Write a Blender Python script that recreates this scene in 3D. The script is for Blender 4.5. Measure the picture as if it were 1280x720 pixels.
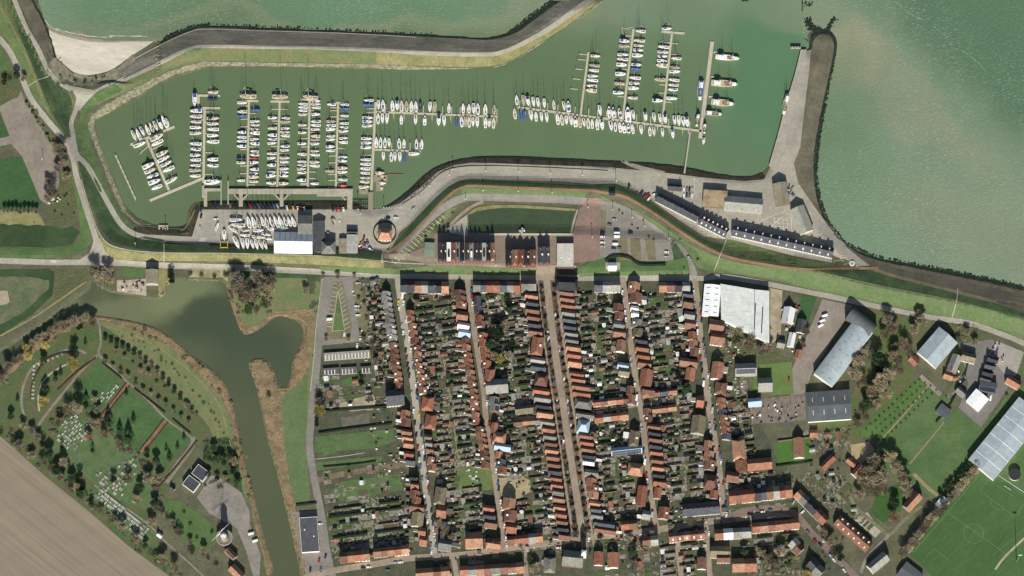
import bpy, math, random, numpy as np
from mathutils import Vector
from mathutils.geometry import delaunay_2d_cdt
R = random.Random(7)
PI = math.pi; rad = math.radians
C = bpy.context.scene.collection
for o in list(bpy.data.objects): bpy.data.objects.remove(o)
S = 0.73                                   # metres on the ground per survey unit
def W(x, y): return ((x-640)*S, (360-y)*S)
# ---------------------------------------------------------------- camera, sky, sun, exposure
sc = bpy.context.scene
ALT = 4000.0; TILT = rad(14)
cam = bpy.data.objects.new('camera', bpy.data.cameras.new('camera')); C.objects.link(cam); sc.camera = cam
cam.data.sensor_width = 36; cam.data.lens = 36*ALT/(1280*S)
cam.location = (0, -ALT*math.tan(TILT), ALT); cam.rotation_euler = (0, 0, 0)
cam.data.shift_y = ALT*math.tan(TILT)/(1280*S)
cam.data.clip_start = 500; cam.data.clip_end = 60000
SUN_EL = rad(34.5); SUN_AZ = rad(178)        # compass bearing of the sun
w = bpy.data.worlds.new("World"); sc.world = w; w.use_nodes = True
nt = w.node_tree; bg = nt.nodes['Background']; sky = nt.nodes.new('ShaderNodeTexSky')
sky.sky_type = 'NISHITA'; sky.sun_disc = False; sky.sun_elevation = SUN_EL; sky.sun_rotation = SUN_AZ
nt.links.new(sky.outputs[0], bg.inputs[0]); bg.inputs[1].default_value = 0.072
sl = bpy.data.lights.new('sun', 'SUN'); sl.energy = 4.8; sl.angle = rad(0.5); sl.color = (1, 0.968, 0.915)
so = bpy.data.objects.new('sun', sl); C.objects.link(so)
sd = Vector((math.sin(SUN_AZ)*math.cos(SUN_EL), math.cos(SUN_AZ)*math.cos(SUN_EL), math.sin(SUN_EL)))
so.rotation_euler = sd.to_track_quat('Z', 'Y').to_euler(); so.location = (0, 0, 900)
vs = sc.view_settings; vs.view_transform = 'Standard'; vs.look = 'None'; vs.exposure = 0.34; vs.gamma = 1
sc.cycles.max_bounces = 4; sc.cycles.diffuse_bounces = 2; sc.cycles.filter_width = 1.45
# ---------------------------------------------------------------- materials
def lin(c): 
    c = c/255.0
    return c/12.92 if c <= 0.04045 else ((c+0.055)/1.055)**2.4
KA = 0.98
def col(c, k=1): return tuple(min(0.9, lin(v)*KA*k) for v in c) + (1,)
MATS = {}
def mat(name, c1, c2=None, scale=0.2, rough=0.9, fine=0.18, fscale=1.2, spec=0.2, lo=0.4, hi=0.6, metal=0, rnd=0, bump=0, stretch=None, detail=6, mid=.13):
    if name in MATS: return MATS[name]
    m = bpy.data.materials.new(name); m.use_nodes = True; t = m.node_tree; n = t.nodes; L = t.links
    b = n['Principled BSDF']; b.inputs['Roughness'].default_value = rough; b.inputs['Metallic'].default_value = metal
    b.inputs['Specular IOR Level'].default_value = spec
    g = n.new('ShaderNodeNewGeometry'); src = g.outputs['Position']
    if stretch:
        mp = n.new('ShaderNodeMapping'); mp.vector_type = 'TEXTURE'; mp.inputs['Rotation'].default_value = (0, 0, stretch[0]); mp.inputs['Scale'].default_value = (1/stretch[1], 1/stretch[2], 1)
        L.new(src, mp.inputs[0]); src = mp.outputs[0]
    def noise(sca, det=detail):
        x = n.new('ShaderNodeTexNoise'); x.inputs['Scale'].default_value = sca; x.inputs['Detail'].default_value = det; x.inputs['Roughness'].default_value = 0.65
        L.new(src, x.inputs['Vector']); return x
    mix = n.new('ShaderNodeMix'); mix.data_type = 'RGBA'
    mix.inputs[6].default_value = col(c1); mix.inputs[7].default_value = col(c2 or c1)
    r = n.new('ShaderNodeMapRange'); r.inputs[1].default_value = lo; r.inputs[2].default_value = hi
    L.new(noise(scale).outputs[0], r.inputs[0]); L.new(r.outputs[0], mix.inputs[0])
    out = mix.outputs[2]
    if fine:
        r2 = n.new('ShaderNodeMapRange'); r2.inputs[1].default_value = 0.25; r2.inputs[2].default_value = 0.75; r2.inputs[3].default_value = 1-fine; r2.inputs[4].default_value = 1+fine
        L.new(noise(fscale, 3).outputs[0], r2.inputs[0])
        v = n.new('ShaderNodeVectorMath'); v.operation = 'SCALE'; L.new(out, v.inputs[0]); L.new(r2.outputs[0], v.inputs[3]); out = v.outputs[0]
    if scale <= .4 and mid:
        r4 = n.new('ShaderNodeMapRange'); r4.inputs[1].default_value = 0.3; r4.inputs[2].default_value = 0.7; r4.inputs[3].default_value = 1-mid; r4.inputs[4].default_value = 1+mid
        L.new(noise(.3, 5).outputs[0], r4.inputs[0])
        v = n.new('ShaderNodeVectorMath'); v.operation = 'SCALE'; L.new(out, v.inputs[0]); L.new(r4.outputs[0], v.inputs[3]); out = v.outputs[0]
    if rnd:
        oi = n.new('ShaderNodeObjectInfo'); r3 = n.new('ShaderNodeMapRange'); r3.inputs[3].default_value = 1-rnd; r3.inputs[4].default_value = 1+rnd
        L.new(oi.outputs['Random'], r3.inputs[0])
        v = n.new('ShaderNodeVectorMath'); v.operation = 'SCALE'; L.new(out, v.inputs[0]); L.new(r3.outputs[0], v.inputs[3]); out = v.outputs[0]
    L.new(out, b.inputs['Base Color'])
    if bump:
        bp = n.new('ShaderNodeBump'); bp.inputs['Strength'].default_value = 1; bp.inputs['Distance'].default_value = bump
        L.new(noise(fscale*0.7, 4).outputs[0], bp.inputs['Height']); L.new(bp.outputs[0], b.inputs['Normal'])
    MATS[name] = m; return m
# ---------------------------------------------------------------- object helpers
def tag(o, label=None, cat=None, group=None, kind=None):
    if label: o['label'] = label
    if cat: o['category'] = cat
    if group: o['group'] = group
    if kind: o['kind'] = kind
    return o
def link(name, me, parent=None):
    o = bpy.data.objects.new(name, me); C.objects.link(o)
    if parent: o.parent = parent
    return o
def empty(name, loc, rz=0, sc_=1):
    o = bpy.data.objects.new(name, None); C.objects.link(o); o.location = loc; o.rotation_euler = (0, 0, rz); o.scale = (sc_,)*3
    o.empty_display_size = 1; return o
def copy_tree(o, parent=None):
    c = o.copy(); C.objects.link(c)
    if parent: c.parent = parent
    for ch in KIDS.get(o.name, []): KIDS.setdefault(c.name, []).append(copy_tree(ch, c))
    return c
KIDS = {}
class MB:
    def __init__(s): s.v = []; s.f = []; s.m = []
    def add(s, vs, fs, mi=0):
        n = len(s.v); s.v += [tuple(p) for p in vs]; s.f += [tuple(n+i for i in f) for f in fs]; s.m += [mi]*len(fs); return s
    def box(s, cx, cy, z0, lx, ly, h, rz=0, mi=0, top=1.0):
        c, q = math.cos(rz), math.sin(rz); P = []
        for z, k in ((z0, 1), (z0+h, top)):
            for a, b in ((-1, -1), (1, -1), (1, 1), (-1, 1)):
                x, y = a*lx/2*k, b*ly/2*k; P.append((cx+x*c-y*q, cy+x*q+y*c, z))
        return s.add(P, [(3, 2, 1, 0), (4, 5, 6, 7), (0, 1, 5, 4), (1, 2, 6, 5), (2, 3, 7, 6), (3, 0, 4, 7)], mi)
    def prism(s, poly, z0, z1, mi=0, cap=True):
        n = len(poly); a = sum(poly[i][0]*poly[(i+1) % n][1]-poly[(i+1) % n][0]*poly[i][1] for i in range(n))
        if a < 0: poly = poly[::-1]
        z0f = z0 if callable(z0) else (lambda p: z0); z1f = z1 if callable(z1) else (lambda p: z1)
        P = [(p[0], p[1], z0f(p)) for p in poly]+[(p[0], p[1], z1f(p)) for p in poly]
        fs = [(i, (i+1) % n, n+(i+1) % n, n+i) for i in range(n)]
        if cap: fs += [tuple(range(n, 2*n)), tuple(range(n-1, -1, -1))]
        return s.add(P, fs, mi)
    def tube(s, p, q, r0, r1=None, n=6, mi=0):
        p, q = Vector(p), Vector(q); r1 = r0 if r1 is None else r1; d = (q-p).normalized()
        u = d.orthogonal().normalized(); w_ = d.cross(u); P = []
        for c_, r in ((p, r0), (q, r1)):
            for i in range(n):
                a = 2*PI*i/n; P.append(c_+(u*math.cos(a)+w_*math.sin(a))*r)
        return s.add(P, [(i, (i+1) % n, n+(i+1) % n, n+i) for i in range(n)]+[tuple(range(n-1, -1, -1)), tuple(range(n, 2*n))], mi)
    def mesh(s, name, mats):
        me = bpy.data.meshes.new(name); me.from_pydata(s.v, [], s.f)
        for m in (mats if isinstance(mats, (list, tuple)) else [mats]): me.materials.append(m)
        if any(s.m): me.polygons.foreach_set('material_index', s.m)
        me.update(); return me
    def build(s, name, mats, parent=None): return link(name, s.mesh(name, mats), parent)
def smooth(pts, k=4, closed=False):
    n = len(pts); out = []
    for i in range(n if closed else n-1):
        g = (lambda j: pts[j % n]) if closed else (lambda j: pts[min(max(j, 0), n-1)])
        p0, p1, p2, p3 = g(i-1), g(i), g(i+1), g(i+2)
        for j in range(k):
            t = j/k
            out.append(tuple(0.5*(2*p1[a]+(p2[a]-p0[a])*t+(2*p0[a]-5*p1[a]+4*p2[a]-p3[a])*t*t+(3*p1[a]-p0[a]-3*p2[a]+p3[a])*t**3) for a in (0, 1)))
    if not closed: out.append(pts[-1])
    return out
def dense(pts, step, closed=False):
    out = []; n = len(pts)
    for i in range(n if closed else n-1):
        a, b = pts[i], pts[(i+1) % n]; d = math.dist(a, b); k = max(1, int(d/step))
        out += [(a[0]+(b[0]-a[0])*j/k, a[1]+(b[1]-a[1])*j/k) for j in range(k)]
    if not closed: out.append(pts[-1])
    return out
def inside(P, poly):
    P = np.asarray(P, float); x, y = P[:, 0], P[:, 1]; r = np.zeros(len(P), bool); n = len(poly)
    for i in range(n):
        (x0, y0), (x1, y1) = poly[i], poly[(i+1) % n]
        if y0 == y1: continue
        c = ((y0 > y) != (y1 > y)) & (x < (x1-x0)*(y-y0)/(y1-y0)+x0); r ^= c
    return r
def dist_line(X, Y, pts, closed=False):
    D = np.full(X.shape, 1e9); n = len(pts)
    for i in range(n if closed else n-1):
        (ax, ay), (bx, by) = pts[i], pts[(i+1) % n]; dx, dy = bx-ax, by-ay; L2 = dx*dx+dy*dy+1e-9
        t = np.clip(((X-ax)*dx+(Y-ay)*dy)/L2, 0, 1); D = np.minimum(D, (X-ax-t*dx)**2+(Y-ay-t*dy)**2)
    return np.sqrt(D)
ORD = ['zeroth','first','second','third','fourth','fifth','sixth','seventh','eighth','ninth','tenth','eleventh','twelfth','thirteenth','fourteenth','fifteenth','sixteenth','seventeenth','eighteenth','nineteenth']
def ordn(i):
    if i < 20: return ORD[i]
    if i >= 100: return 'hundred-and-'+ordn(i-100) if i > 100 else 'hundredth'
    t = {2: 'twent', 3: 'thirt', 4: 'fort', 5: 'fift', 6: 'sixt', 7: 'sevent', 8: 'eight', 9: 'ninet'}[i//10]
    return t+'ieth' if i % 10 == 0 else t+'y-'+ORD[i % 10]
# ---------------------------------------------------------------- terrain
SEA_Z = -2.2; POND_Z = -1.0
HARB = smooth([(755,0),(728,20),(700,38),(662,64),(640,76),(620,83),(560,86),(480,87),(390,85),(300,83),(265,85),(235,92),(200,106),(160,130),(130,144),(121,152),(121,162),(127,185),(140,215),(153,248),(166,266),(185,276),(205,281),(228,281),(232,272),(236,258),(246,251),(262,250),(350,250),(436,250),(450,256),(470,260),(492,250),(514,232),(538,211),(570,198),(620,193),(700,196),(760,199),(800,201),(850,206),(900,216),(935,219),(952,214)], 3)+[(960,206),(973,172),(983,130),(992,96),(1000,62),(1011,60),(1011,50),(1004,36),(1004,0),(1004,-60),(850,-60)]
SEAP = [(-4000,-6000),(9000,-6000),(9000,900),(4000,700),(1400,395)]+smooth([(1280,357),(1220,344),(1150,331),(1090,319),(1058,303),(1036,278),(1025,248),(1021,215),(1024,180),(1031,130),(1040,90),(1047,60),(1045,45),(1035,36),(1015,36),(1008,46)], 3)+[(1011,60),(1004,40),(1004,-60),(850,-60),(755,0)]+smooth([(690,0),(665,18),(640,37),(612,45),(585,45),(540,42),(470,39),(400,36),(330,33),(260,30),(238,34),(215,42),(200,50)], 3)+smooth([(185,50),(150,48),(120,47),(90,42),(66,36),(57,26),(48,0)], 3)+[(30,-60),(-400,-2000),(-4000,-3000)]
POND = smooth([(-80,470),(0,440),(30,421),(60,401),(78,386),(98,372),(112,362),(116,350),(122,358),(140,366),(168,370),(182,374),(195,374),(208,366),(212,354),(228,350),(262,352),(280,354),(286,372),(294,396),(303,416),(313,417),(330,408),(345,396),(358,396),(374,404),(380,415),(376,432),(366,448),(364,470),(357,484),(347,478),(342,462),(334,450),(322,447),(311,452),(314,466),(320,484),(325,510),(336,560),(348,600),(360,650),(372,705),(380,760),(352,760),(342,712),(330,670),(316,615),(304,570),(296,530),(286,490),(272,466),(240,443),(210,418),(180,404),(145,397),(112,394),(85,400),(50,420),(20,440),(0,460),(-80,510)], 3, True)
DIKES = [  # crest line, half width, height, fall per metre
 ([(-60,-200),(5,10),(30,60),(50,108),(68,150),(88,190),(102,224),(113,262),(127,295),(150,311),(205,317),(300,319),(400,322),(480,328)], 1.2, 4.6, .40),
 ([(497,320),(520,292),(545,262),(563,245),(585,234),(640,236),(740,240),(775,243),(820,270),(870,303),(905,321),(950,330),(1000,337),(1060,346)], 2.0, 4.2, .42),
 ([(1000,337),(1020,341),(1100,358),(1195,377),(1290,402),(1500,470)], 1.5, 5.0, .36),
 ([(1030,58),(1022,100),(1012,150),(1004,190),(1010,240),(1030,280),(1060,310),(1090,332),(1150,350),(1220,366),(1290,388),(1500,450)], 4, 2.2, .25),
 ([(96,114),(116,116),(140,104),(170,88),(200,72),(230,63),(260,59),(400,61),(480,64),(600,68),(625,64),(650,53),(700,22),(780,-30)], 3, 3.0, .30),
 ([(-60,-160),(18,0),(47,57),(62,90),(95,116)], 3, 2.4, .25),
 ([(520,311),(600,312),(700,313),(850,322)], 20, 2.4, .30),
 ([(0,318),(100,318)], 1, 0.8, .1),
]
DIKES = [(smooth(p, 4), a, b, c) for p, a, b, c in DIKES]
gx = np.concatenate([[-9000,-4000,-2000,-1000,-500,-250,-120], np.arange(-60, 1341, 2.5), [1400,1520,1800,2300,3300,5300,10300]])
gy = np.concatenate([[-9000,-4000,-2000,-1000,-500,-250,-120], np.arange(-60, 781, 2.5), [840,960,1200,1700,2700,4700,9700]])
GX, GY = np.meshgrid(gx, gy)
def height_grid(X, Y):
    P = np.stack([X.ravel(), Y.ravel()], 1); h = np.zeros(X.shape)
    for pts, hw, H, f in DIKES:
        m = (X > min(p[0] for p in pts)-60) & (X < max(p[0] for p in pts)+60) & (Y > min(p[1] for p in pts)-60) & (Y < max(p[1] for p in pts)+60)
        d = np.full(X.shape, 1e6); d[m] = dist_line(X[m], Y[m], pts); h = np.maximum(h, H-np.maximum(0, d-hw)*S*f)
    rr = np.random.RandomState(3); 
    h = h+0.12*np.sin(X*0.11+Y*0.07)*np.sin(Y*0.13-X*0.05)
    for poly, z, sl_, deep in ((HARB, SEA_Z, .27, -5), (SEAP, SEA_Z, .24, -5), (POND, POND_Z, .45, -3)):
        ins = inside(P, poly).reshape(X.shape); d = dist_line(X, Y, poly, True)*S
        bank = z+d*sl_
        # the sheltered beach and the quay walls are shaped apart
        if poly is SEAP: bank = np.where((X > 60) & (X < 200) & (Y < 105), z+d*.07, bank)
        h = np.where(ins, np.maximum(deep, z-.5-d*(.12 if poly is SEAP else .35)), np.minimum(h, bank))
    return h
HG = height_grid(GX, GY)
def Hn(X, Y):
    X = np.asarray(X, float); Y = np.asarray(Y, float)
    i = np.clip(np.searchsorted(gx, X)-1, 0, len(gx)-2); j = np.clip(np.searchsorted(gy, Y)-1, 0, len(gy)-2)
    u = (X-gx[i])/(gx[i+1]-gx[i]); v = (Y-gy[j])/(gy[j+1]-gy[j])
    return HG[j, i]*(1-u)*(1-v)+HG[j, i+1]*u*(1-v)+HG[j+1, i]*(1-u)*v+HG[j+1, i+1]*u*v
def H(x, y): return float(Hn([x], [y])[0])
def grid_mesh(name, X, Y, Z, m):
    ny, nx = X.shape; me = bpy.data.meshes.new(name)
    V = np.stack([(X-640)*S, (360-Y)*S, Z], -1).reshape(-1, 3)
    a = (np.arange(ny-1)[:, None]*nx+np.arange(nx-1)[None, :]).ravel()
    F = np.stack([a, a+nx, a+nx+1, a+1], 1)
    me.vertices.add(len(V)); me.vertices.foreach_set('co', V.ravel().astype('f4'))
    me.loops.add(F.size); me.loops.foreach_set('vertex_index', F.ravel().astype('i4'))
    me.polygons.add(len(F)); me.polygons.foreach_set('loop_start', (np.arange(len(F))*4).astype('i4')); me.polygons.foreach_set('loop_total', np.full(len(F), 4, 'i4'))
    me.update(calc_edges=True); me.validate(); me.materials.append(m)
    me.polygons.foreach_set('use_smooth', np.ones(len(F), bool))
    return link(name, me)
G1 = mat('rough_ground', (98,98,74), (84,84,66), .06, fine=.3, fscale=.7)
tag(grid_mesh('ground', GX, GY, HG, G1), kind='structure')
ZOFF = {}
def sheet(name, poly, m, off=0.08, kind='structure', step=5, rough=0, sm=0, lab=None, cat=None, flat=None):
    if sm: poly = smooth(poly, sm, True)
    poly = dense(poly, step, True)
    if rough: poly = [(x+R.uniform(-rough, rough), y+R.uniform(-rough, rough)) for x, y in poly]
    xs = [p[0] for p in poly]; ys = [p[1] for p in poly]
    q = [(x, y) for x in np.arange(min(xs)+step*.6, max(xs), step) for y in np.arange(min(ys)+step*.6, max(ys), step)]
    if q and flat is None:
        q = np.array(q); q = q[inside(q, poly)]
        if len(q): q = q[dist_line(q[:, 0], q[:, 1], poly, True) > step*.35]
        q = [tuple(p) for p in q]
    else: q = []
    n = len(poly); V = [Vector(p) for p in poly+q]
    v2, e2, f2, *_ = delaunay_2d_cdt(V, [], [list(range(n))], 1, 1e-4)
    X = [p[0] for p in v2]; Y = [p[1] for p in v2]; Z = Hn(X, Y)+off if flat is None else [flat]*len(X)
    me = bpy.data.meshes.new(name); me.from_pydata([((x-640)*S, (360-y)*S, z) for x, y, z in zip(X, Y, Z)], [], [f[::-1] for f in f2])
    me.materials.append(m); me.update()
    if len(me.polygons) and me.polygons[0].normal.z < 0: me.flip_normals()
    return tag(link(name, me), lab, cat, None, kind)
def ribbon(name, pts, wid, m, off=0.12, kind='structure', k=4, step=4, nx=4, lab=None, cat=None, flat=None, rough=0):
    p = dense(smooth(pts, k), step); n = len(p); V = []; F = []
    for i, (x, y) in enumerate(p):
        a, b = p[max(i-1, 0)], p[min(i+1, n-1)]; d = math.dist(a, b) or 1; tx, ty = (b[0]-a[0])/d, (b[1]-a[1])/d
        wd = wid if not isinstance(wid, (tuple, list)) else wid[0]+(wid[1]-wid[0])*i/(n-1)
        for j in range(nx+1):
            o = (j/nx-.5)*wd+(R.uniform(-rough, rough) if rough and j in (0, nx) else 0); X, Y = x-ty*o, y+tx*o; V.append((X, Y))
    Z = Hn([v[0] for v in V], [v[1] for v in V])+off if flat is None else [flat]*len(V)
    for i in range(n-1):
        for j in range(nx): a = i*(nx+1)+j; F.append((a, a+1, a+nx+2, a+nx+1))
    me = bpy.data.meshes.new(name); me.from_pydata([((v[0]-640)*S, (360-v[1])*S, z) for v, z in zip(V, Z)], [], F); me.materials.append(m); me.update()
    if me.polygons[0].normal.z < 0: me.flip_normals()
    return tag(link(name, me), lab, cat, None, kind)
def band(name, A, B, m, off=.1, nx=4, step=4, kind='structure', rough=0):
    """surface between two traced lines"""
    def res(p, n):
        p = smooth(p, 4); L = [0]
        for i in range(1, len(p)): L.append(L[-1]+math.dist(p[i], p[i-1]))
        t = np.linspace(0, L[-1], n); return list(zip(np.interp(t, L, [q[0] for q in p]), np.interp(t, L, [q[1] for q in p])))
    n = max(4, int(sum(math.dist(A[i], A[i-1]) for i in range(1, len(A)))/step)); a, b = res(A, n), res(B, n); V = []
    for p, q in zip(a, b):
        for j in range(nx+1):
            t = j/nx+(R.uniform(-rough, rough) if rough and j in (0, nx) else 0); V.append((p[0]+(q[0]-p[0])*t, p[1]+(q[1]-p[1])*t))
    Z = Hn([v[0] for v in V], [v[1] for v in V])+off; F = []
    for i in range(n-1):
        for j in range(nx): k = i*(nx+1)+j; F.append((k, k+1, k+nx+2, k+nx+1))
    me = bpy.data.meshes.new(name); me.from_pydata([((v[0]-640)*S, (360-v[1])*S, z) for v, z in zip(V, Z)], [], F); me.materials.append(m); me.update()
    if me.polygons[0].normal.z < 0: me.flip_normals()
    return tag(link(name, me), None, None, None, kind)
# ---------------------------------------------------------------- water
def water_mat(name, base, tints, chop, foam=0.0, var=.06):
    m = bpy.data.materials.new(name); m.use_nodes = True; t = m.node_tree; n = t.nodes; L = t.links; b = n['Principled BSDF']
    b.inputs['Roughness'].default_value = .4; b.inputs['Specular IOR Level'].default_value = .12
    g = n.new('ShaderNodeNewGeometry'); out = None
    rgb = n.new('ShaderNodeRGB'); rgb.outputs[0].default_value = col(base); out = rgb.outputs[0]
    for (cx, cy, rx, ry, rot, c, k) in tints:      # drifting silt and deeper water
        x, y = W(cx, cy)
        mp = n.new('ShaderNodeMapping'); mp.vector_type = 'TEXTURE'; mp.inputs['Location'].default_value = (x, y, SEA_Z); mp.inputs['Rotation'].default_value = (0, 0, rot); mp.inputs['Scale'].default_value = (rx*S, ry*S, 200)
        nz = n.new('ShaderNodeTexNoise'); nz.inputs['Scale'].default_value = .012; nz.inputs['Detail'].default_value = 7
        L.new(g.outputs[0], nz.inputs[0]); sb = n.new('ShaderNodeVectorMath'); sb.operation = 'SUBTRACT'; L.new(nz.outputs[1], sb.inputs[0]); sb.inputs[1].default_value = (.5,.5,.5)
        sc2 = n.new('ShaderNodeVectorMath'); sc2.operation = 'MULTIPLY_ADD'; L.new(sb.outputs[0], sc2.inputs[0]); sc2.inputs[1].default_value = (90, 90, 0); L.new(g.outputs[0], sc2.inputs[2])
        L.new(sc2.outputs[0], mp.inputs[0])
        ln = n.new('ShaderNodeVectorMath'); ln.operation = 'LENGTH'; L.new(mp.outputs[0], ln.inputs[0])
        mr = n.new('ShaderNodeMapRange'); mr.interpolation_type = 'SMOOTHSTEP'; mr.inputs[1].default_value = 1.25; mr.inputs[2].default_value = .55; mr.inputs[3].default_value = 0; mr.inputs[4].default_value = k; L.new(ln.outputs['Value'], mr.inputs[0])
        mx = n.new('ShaderNodeMix'); mx.data_type = 'RGBA'; L.new(mr.outputs[0], mx.inputs[0]); L.new(out, mx.inputs[6]); mx.inputs[7].default_value = col(c); out = mx.outputs[2]
    nz = n.new('ShaderNodeTexNoise'); nz.inputs['Scale'].default_value = .02; nz.inputs['Detail'].default_value = 8; nz.inputs['Roughness'].default_value = .7; L.new(g.outputs[0], nz.inputs[0])
    mr = n.new('ShaderNodeMapRange'); mr.inputs[1].default_value = .3; mr.inputs[2].default_value = .7; mr.inputs[3].default_value = 1-var; mr.inputs[4].default_value = 1+var; L.new(nz.outputs[0], mr.inputs[0])
    v = n.new('ShaderNodeVectorMath'); v.operation = 'SCALE'; L.new(out, v.inputs[0]); L.new(mr.outputs[0], v.inputs[3]); out = v.outputs[0]
    mp = n.new('ShaderNodeMapping'); mp.vector_type = 'TEXTURE'; mp.inputs['Rotation'].default_value = (0, 0, rad(24)); mp.inputs['Scale'].default_value = (3.3, 1.0, 1); L.new(g.outputs[0], mp.inputs[0])
    wv = n.new('ShaderNodeTexNoise'); wv.inputs['Scale'].default_value = 1.0; wv.inputs['Detail'].default_value = 3; wv.inputs['Roughness'].default_value = .6; L.new(mp.outputs[0], wv.inputs[0])
    if foam:
        a = n.new('ShaderNodeMapRange'); a.inputs[1].default_value = .54; a.inputs[2].default_value = .7; a.inputs[4].default_value = foam; L.new(wv.outputs[0], a.inputs[0])
        pn = n.new('ShaderNodeTexNoise'); pn.inputs['Scale'].default_value = .009; L.new(g.outputs[0], pn.inputs[0])
        pm = n.new('ShaderNodeMapRange'); pm.inputs[1].default_value = .4; pm.inputs[2].default_value = .6; pm.inputs[3].default_value = .3; L.new(pn.outputs[0], pm.inputs[0])
        mm = n.new('ShaderNodeMath'); mm.operation = 'MULTIPLY'; L.new(a.outputs[0], mm.inputs[0]); L.new(pm.outputs[0], mm.inputs[1])
        mx = n.new('ShaderNodeMix'); mx.data_type = 'RGBA'; L.new(mm.outputs[0], mx.inputs[0]); L.new(out, mx.inputs[6]); mx.inputs[7].default_value = col((190,200,180)); out = mx.outputs[2]
    L.new(out, b.inputs['Base Color'])
    bp = n.new('ShaderNodeBump'); bp.inputs['Distance'].default_value = chop; L.new(wv.outputs[0], bp.inputs['Height']); L.new(bp.outputs[0], b.inputs['Normal'])
    return m
SARGS = ((114,130,106), [(1270,20,300,120,-.7,(82,108,82),.95),(1130,110,190,34,-.75,(132,136,108),.5),(1075,230,60,110,.2,(106,130,102),.7),(1055,70,34,60,-.3,(138,138,110),.7),(1240,290,170,50,-.3,(126,134,106),.4),
   (330,-10,330,42,0,(94,124,94),.85),(640,18,150,26,.1,(140,142,116),.7),(130,46,110,9,-.1,(160,152,128),.9),(400,24,280,9,0,(136,140,112),.6),
   (250,200,330,200,0,(90,106,76),1),(760,160,330,170,0,(94,114,84),1),(560,120,330,110,0,(91,109,78),.9),(960,90,62,150,.1,(82,116,84),.85),(985,8,80,34,0,(114,128,100),.7)])
SEAM = water_mat('sea_water', *SARGS, .3, .3)
HARM = water_mat('harbour_water', *SARGS, .03, 0)
PONDM = water_mat('pond_water', (80,86,64), [(275,400,70,46,0,(66,76,58),1.0),(330,440,60,60,0,(66,76,58),.9),(150,375,90,28,0,(104,110,80),.9),(225,360,50,26,0,(108,116,84),.9),(320,560,60,120,0,(82,88,64),.6)], .02, 0, .05)
sheet('sea_water', [(-9000,-8900),(10200,-8900),(10200,900),(3000,700),(1300,420),(1120,345),(1060,325),(1014,285),(1005,240),(1006,180),(1020,100),(1028,60),(1015,50),(1004,46),(1004,-60),(850,-60),(765,-8),(722,-8),(660,40),(620,56),(400,50),(250,46),(200,62),(130,60),(75,56),(55,40),(20,-60),(-9000,-3000)], SEAM, flat=SEA_Z, step=400)
sheet('harbour_water', [(765,-8),(690,45),(640,70),(600,78),(280,76),(200,100),(125,142),(115,150),(115,165),(148,255),(165,278),(190,292),(240,292),(246,268),(450,272),(500,262),(560,210),(850,216),(940,230),(962,222),(1003,66),(1015,55),(1004,46),(1004,-60),(850,-60)], HARM, flat=SEA_Z+.02, step=400)
sheet('pond_water', [(-80,440),(70,390),(105,365),(110,345),(150,360),(205,362),(208,345),(290,345),(310,408),(350,390),(390,400),(385,440),(370,480),(355,495),(345,490),(330,460),(316,460),(342,560),(385,700),(395,765),(345,765),(290,550),(280,480),(180,412),(90,408),(20,450),(-80,520)], PONDM, flat=POND_Z, step=400)
# ---------------------------------------------------------------- land cover
ASPH = mat('pale_asphalt', (160,154,138), (148,142,127), .05, fine=.08)
ASPD = mat('grey_asphalt', (120,116,108), (132,126,115), .05, fine=.1)
BRK = mat('brick_paving', (150,136,117), (136,122,106), .07, fine=.12, fscale=2)
REDP = mat('red_path', (148,114,88), (132,104,80), .06, fine=.12)
CONC = mat('concrete', (170,162,142), (152,146,128), .1, fine=.1)
SANDM = mat('beach_sand', (208,198,178), (192,182,160), .03, fine=.07, stretch=(rad(-10), .3, 1.3))
SHIN = mat('shingle', (140,134,110), (112,108,90), .25, fine=.4, fscale=1.5)
BAS = mat('basalt_slope', (112,109,96), (90,90,78), .09, fine=.3, fscale=.8, stretch=(0, .35, 1.5))
BAS2 = mat('asphalt_slope', (108,102,83), (90,87,72), .06, fine=.25, fscale=.9)
WEED = mat('weedy_rocks', (50,59,45), (34,43,36), .3, fine=.6, fscale=1.0, bump=.5)
RIPR = mat('rubble_edge', (150,145,116), (112,112,88), .35, fine=.45, fscale=1.1, bump=.6)
STONE = mat('harbour_bank', (72,66,52), (52,50,40), .12, fine=.4, fscale=.8, bump=.4)
GR = mat('lawn', (76,99,58), (89,109,66), .06, fine=.2)
GR2 = mat('sun_toned_grass', (102,115,76), (92,111,69), .07, fine=.22, fscale=.7)  # brightness of the sunlit south slopes put into the grass colour
GRD = mat('dark_shade_grass', (71,91,58), (57,73,48), .07, fine=.25)  # shade of the dikes' north faces put into the grass colour
GRD2 = mat('field_grass', (51,67,42), (62,81,51), .03, fine=.2)
STRAW = mat('dry_grass', (142,134,94), (120,120,76), .09, fine=.3, fscale=.8)
MEAD = mat('meadow', (98,113,73), (116,114,78), .08, fine=.22)
REED = mat('reed_bed', (138,118,88), (112,98,72), .12, fine=.4, fscale=.7, bump=.5)
SCRUB = mat('scrub', (96,92,64), (77,89,59), .15, fine=.5, fscale=.8, bump=.5)
SOIL = mat('bare_soil', (122,106,86), (104,92,72), .1, fine=.25)
LINE = mat('road_paint', (214,210,196), fine=.12, fscale=.8)
GARD = mat('garden_ground', (86,84,66), (67,75,56), .12, fine=.4, fscale=.8)
WALLC = mat('pale_masonry', (182,172,150), fine=.15)
def st(name, poly, m, off=.08, **k): return sheet(name, poly, m, off, **k)
# far surroundings south of the sea
st('field', [(-4000,350),(-2,350),(-2,9000),(-4000,9000)], GRD2, .04, flat=.06, step=900)
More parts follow.
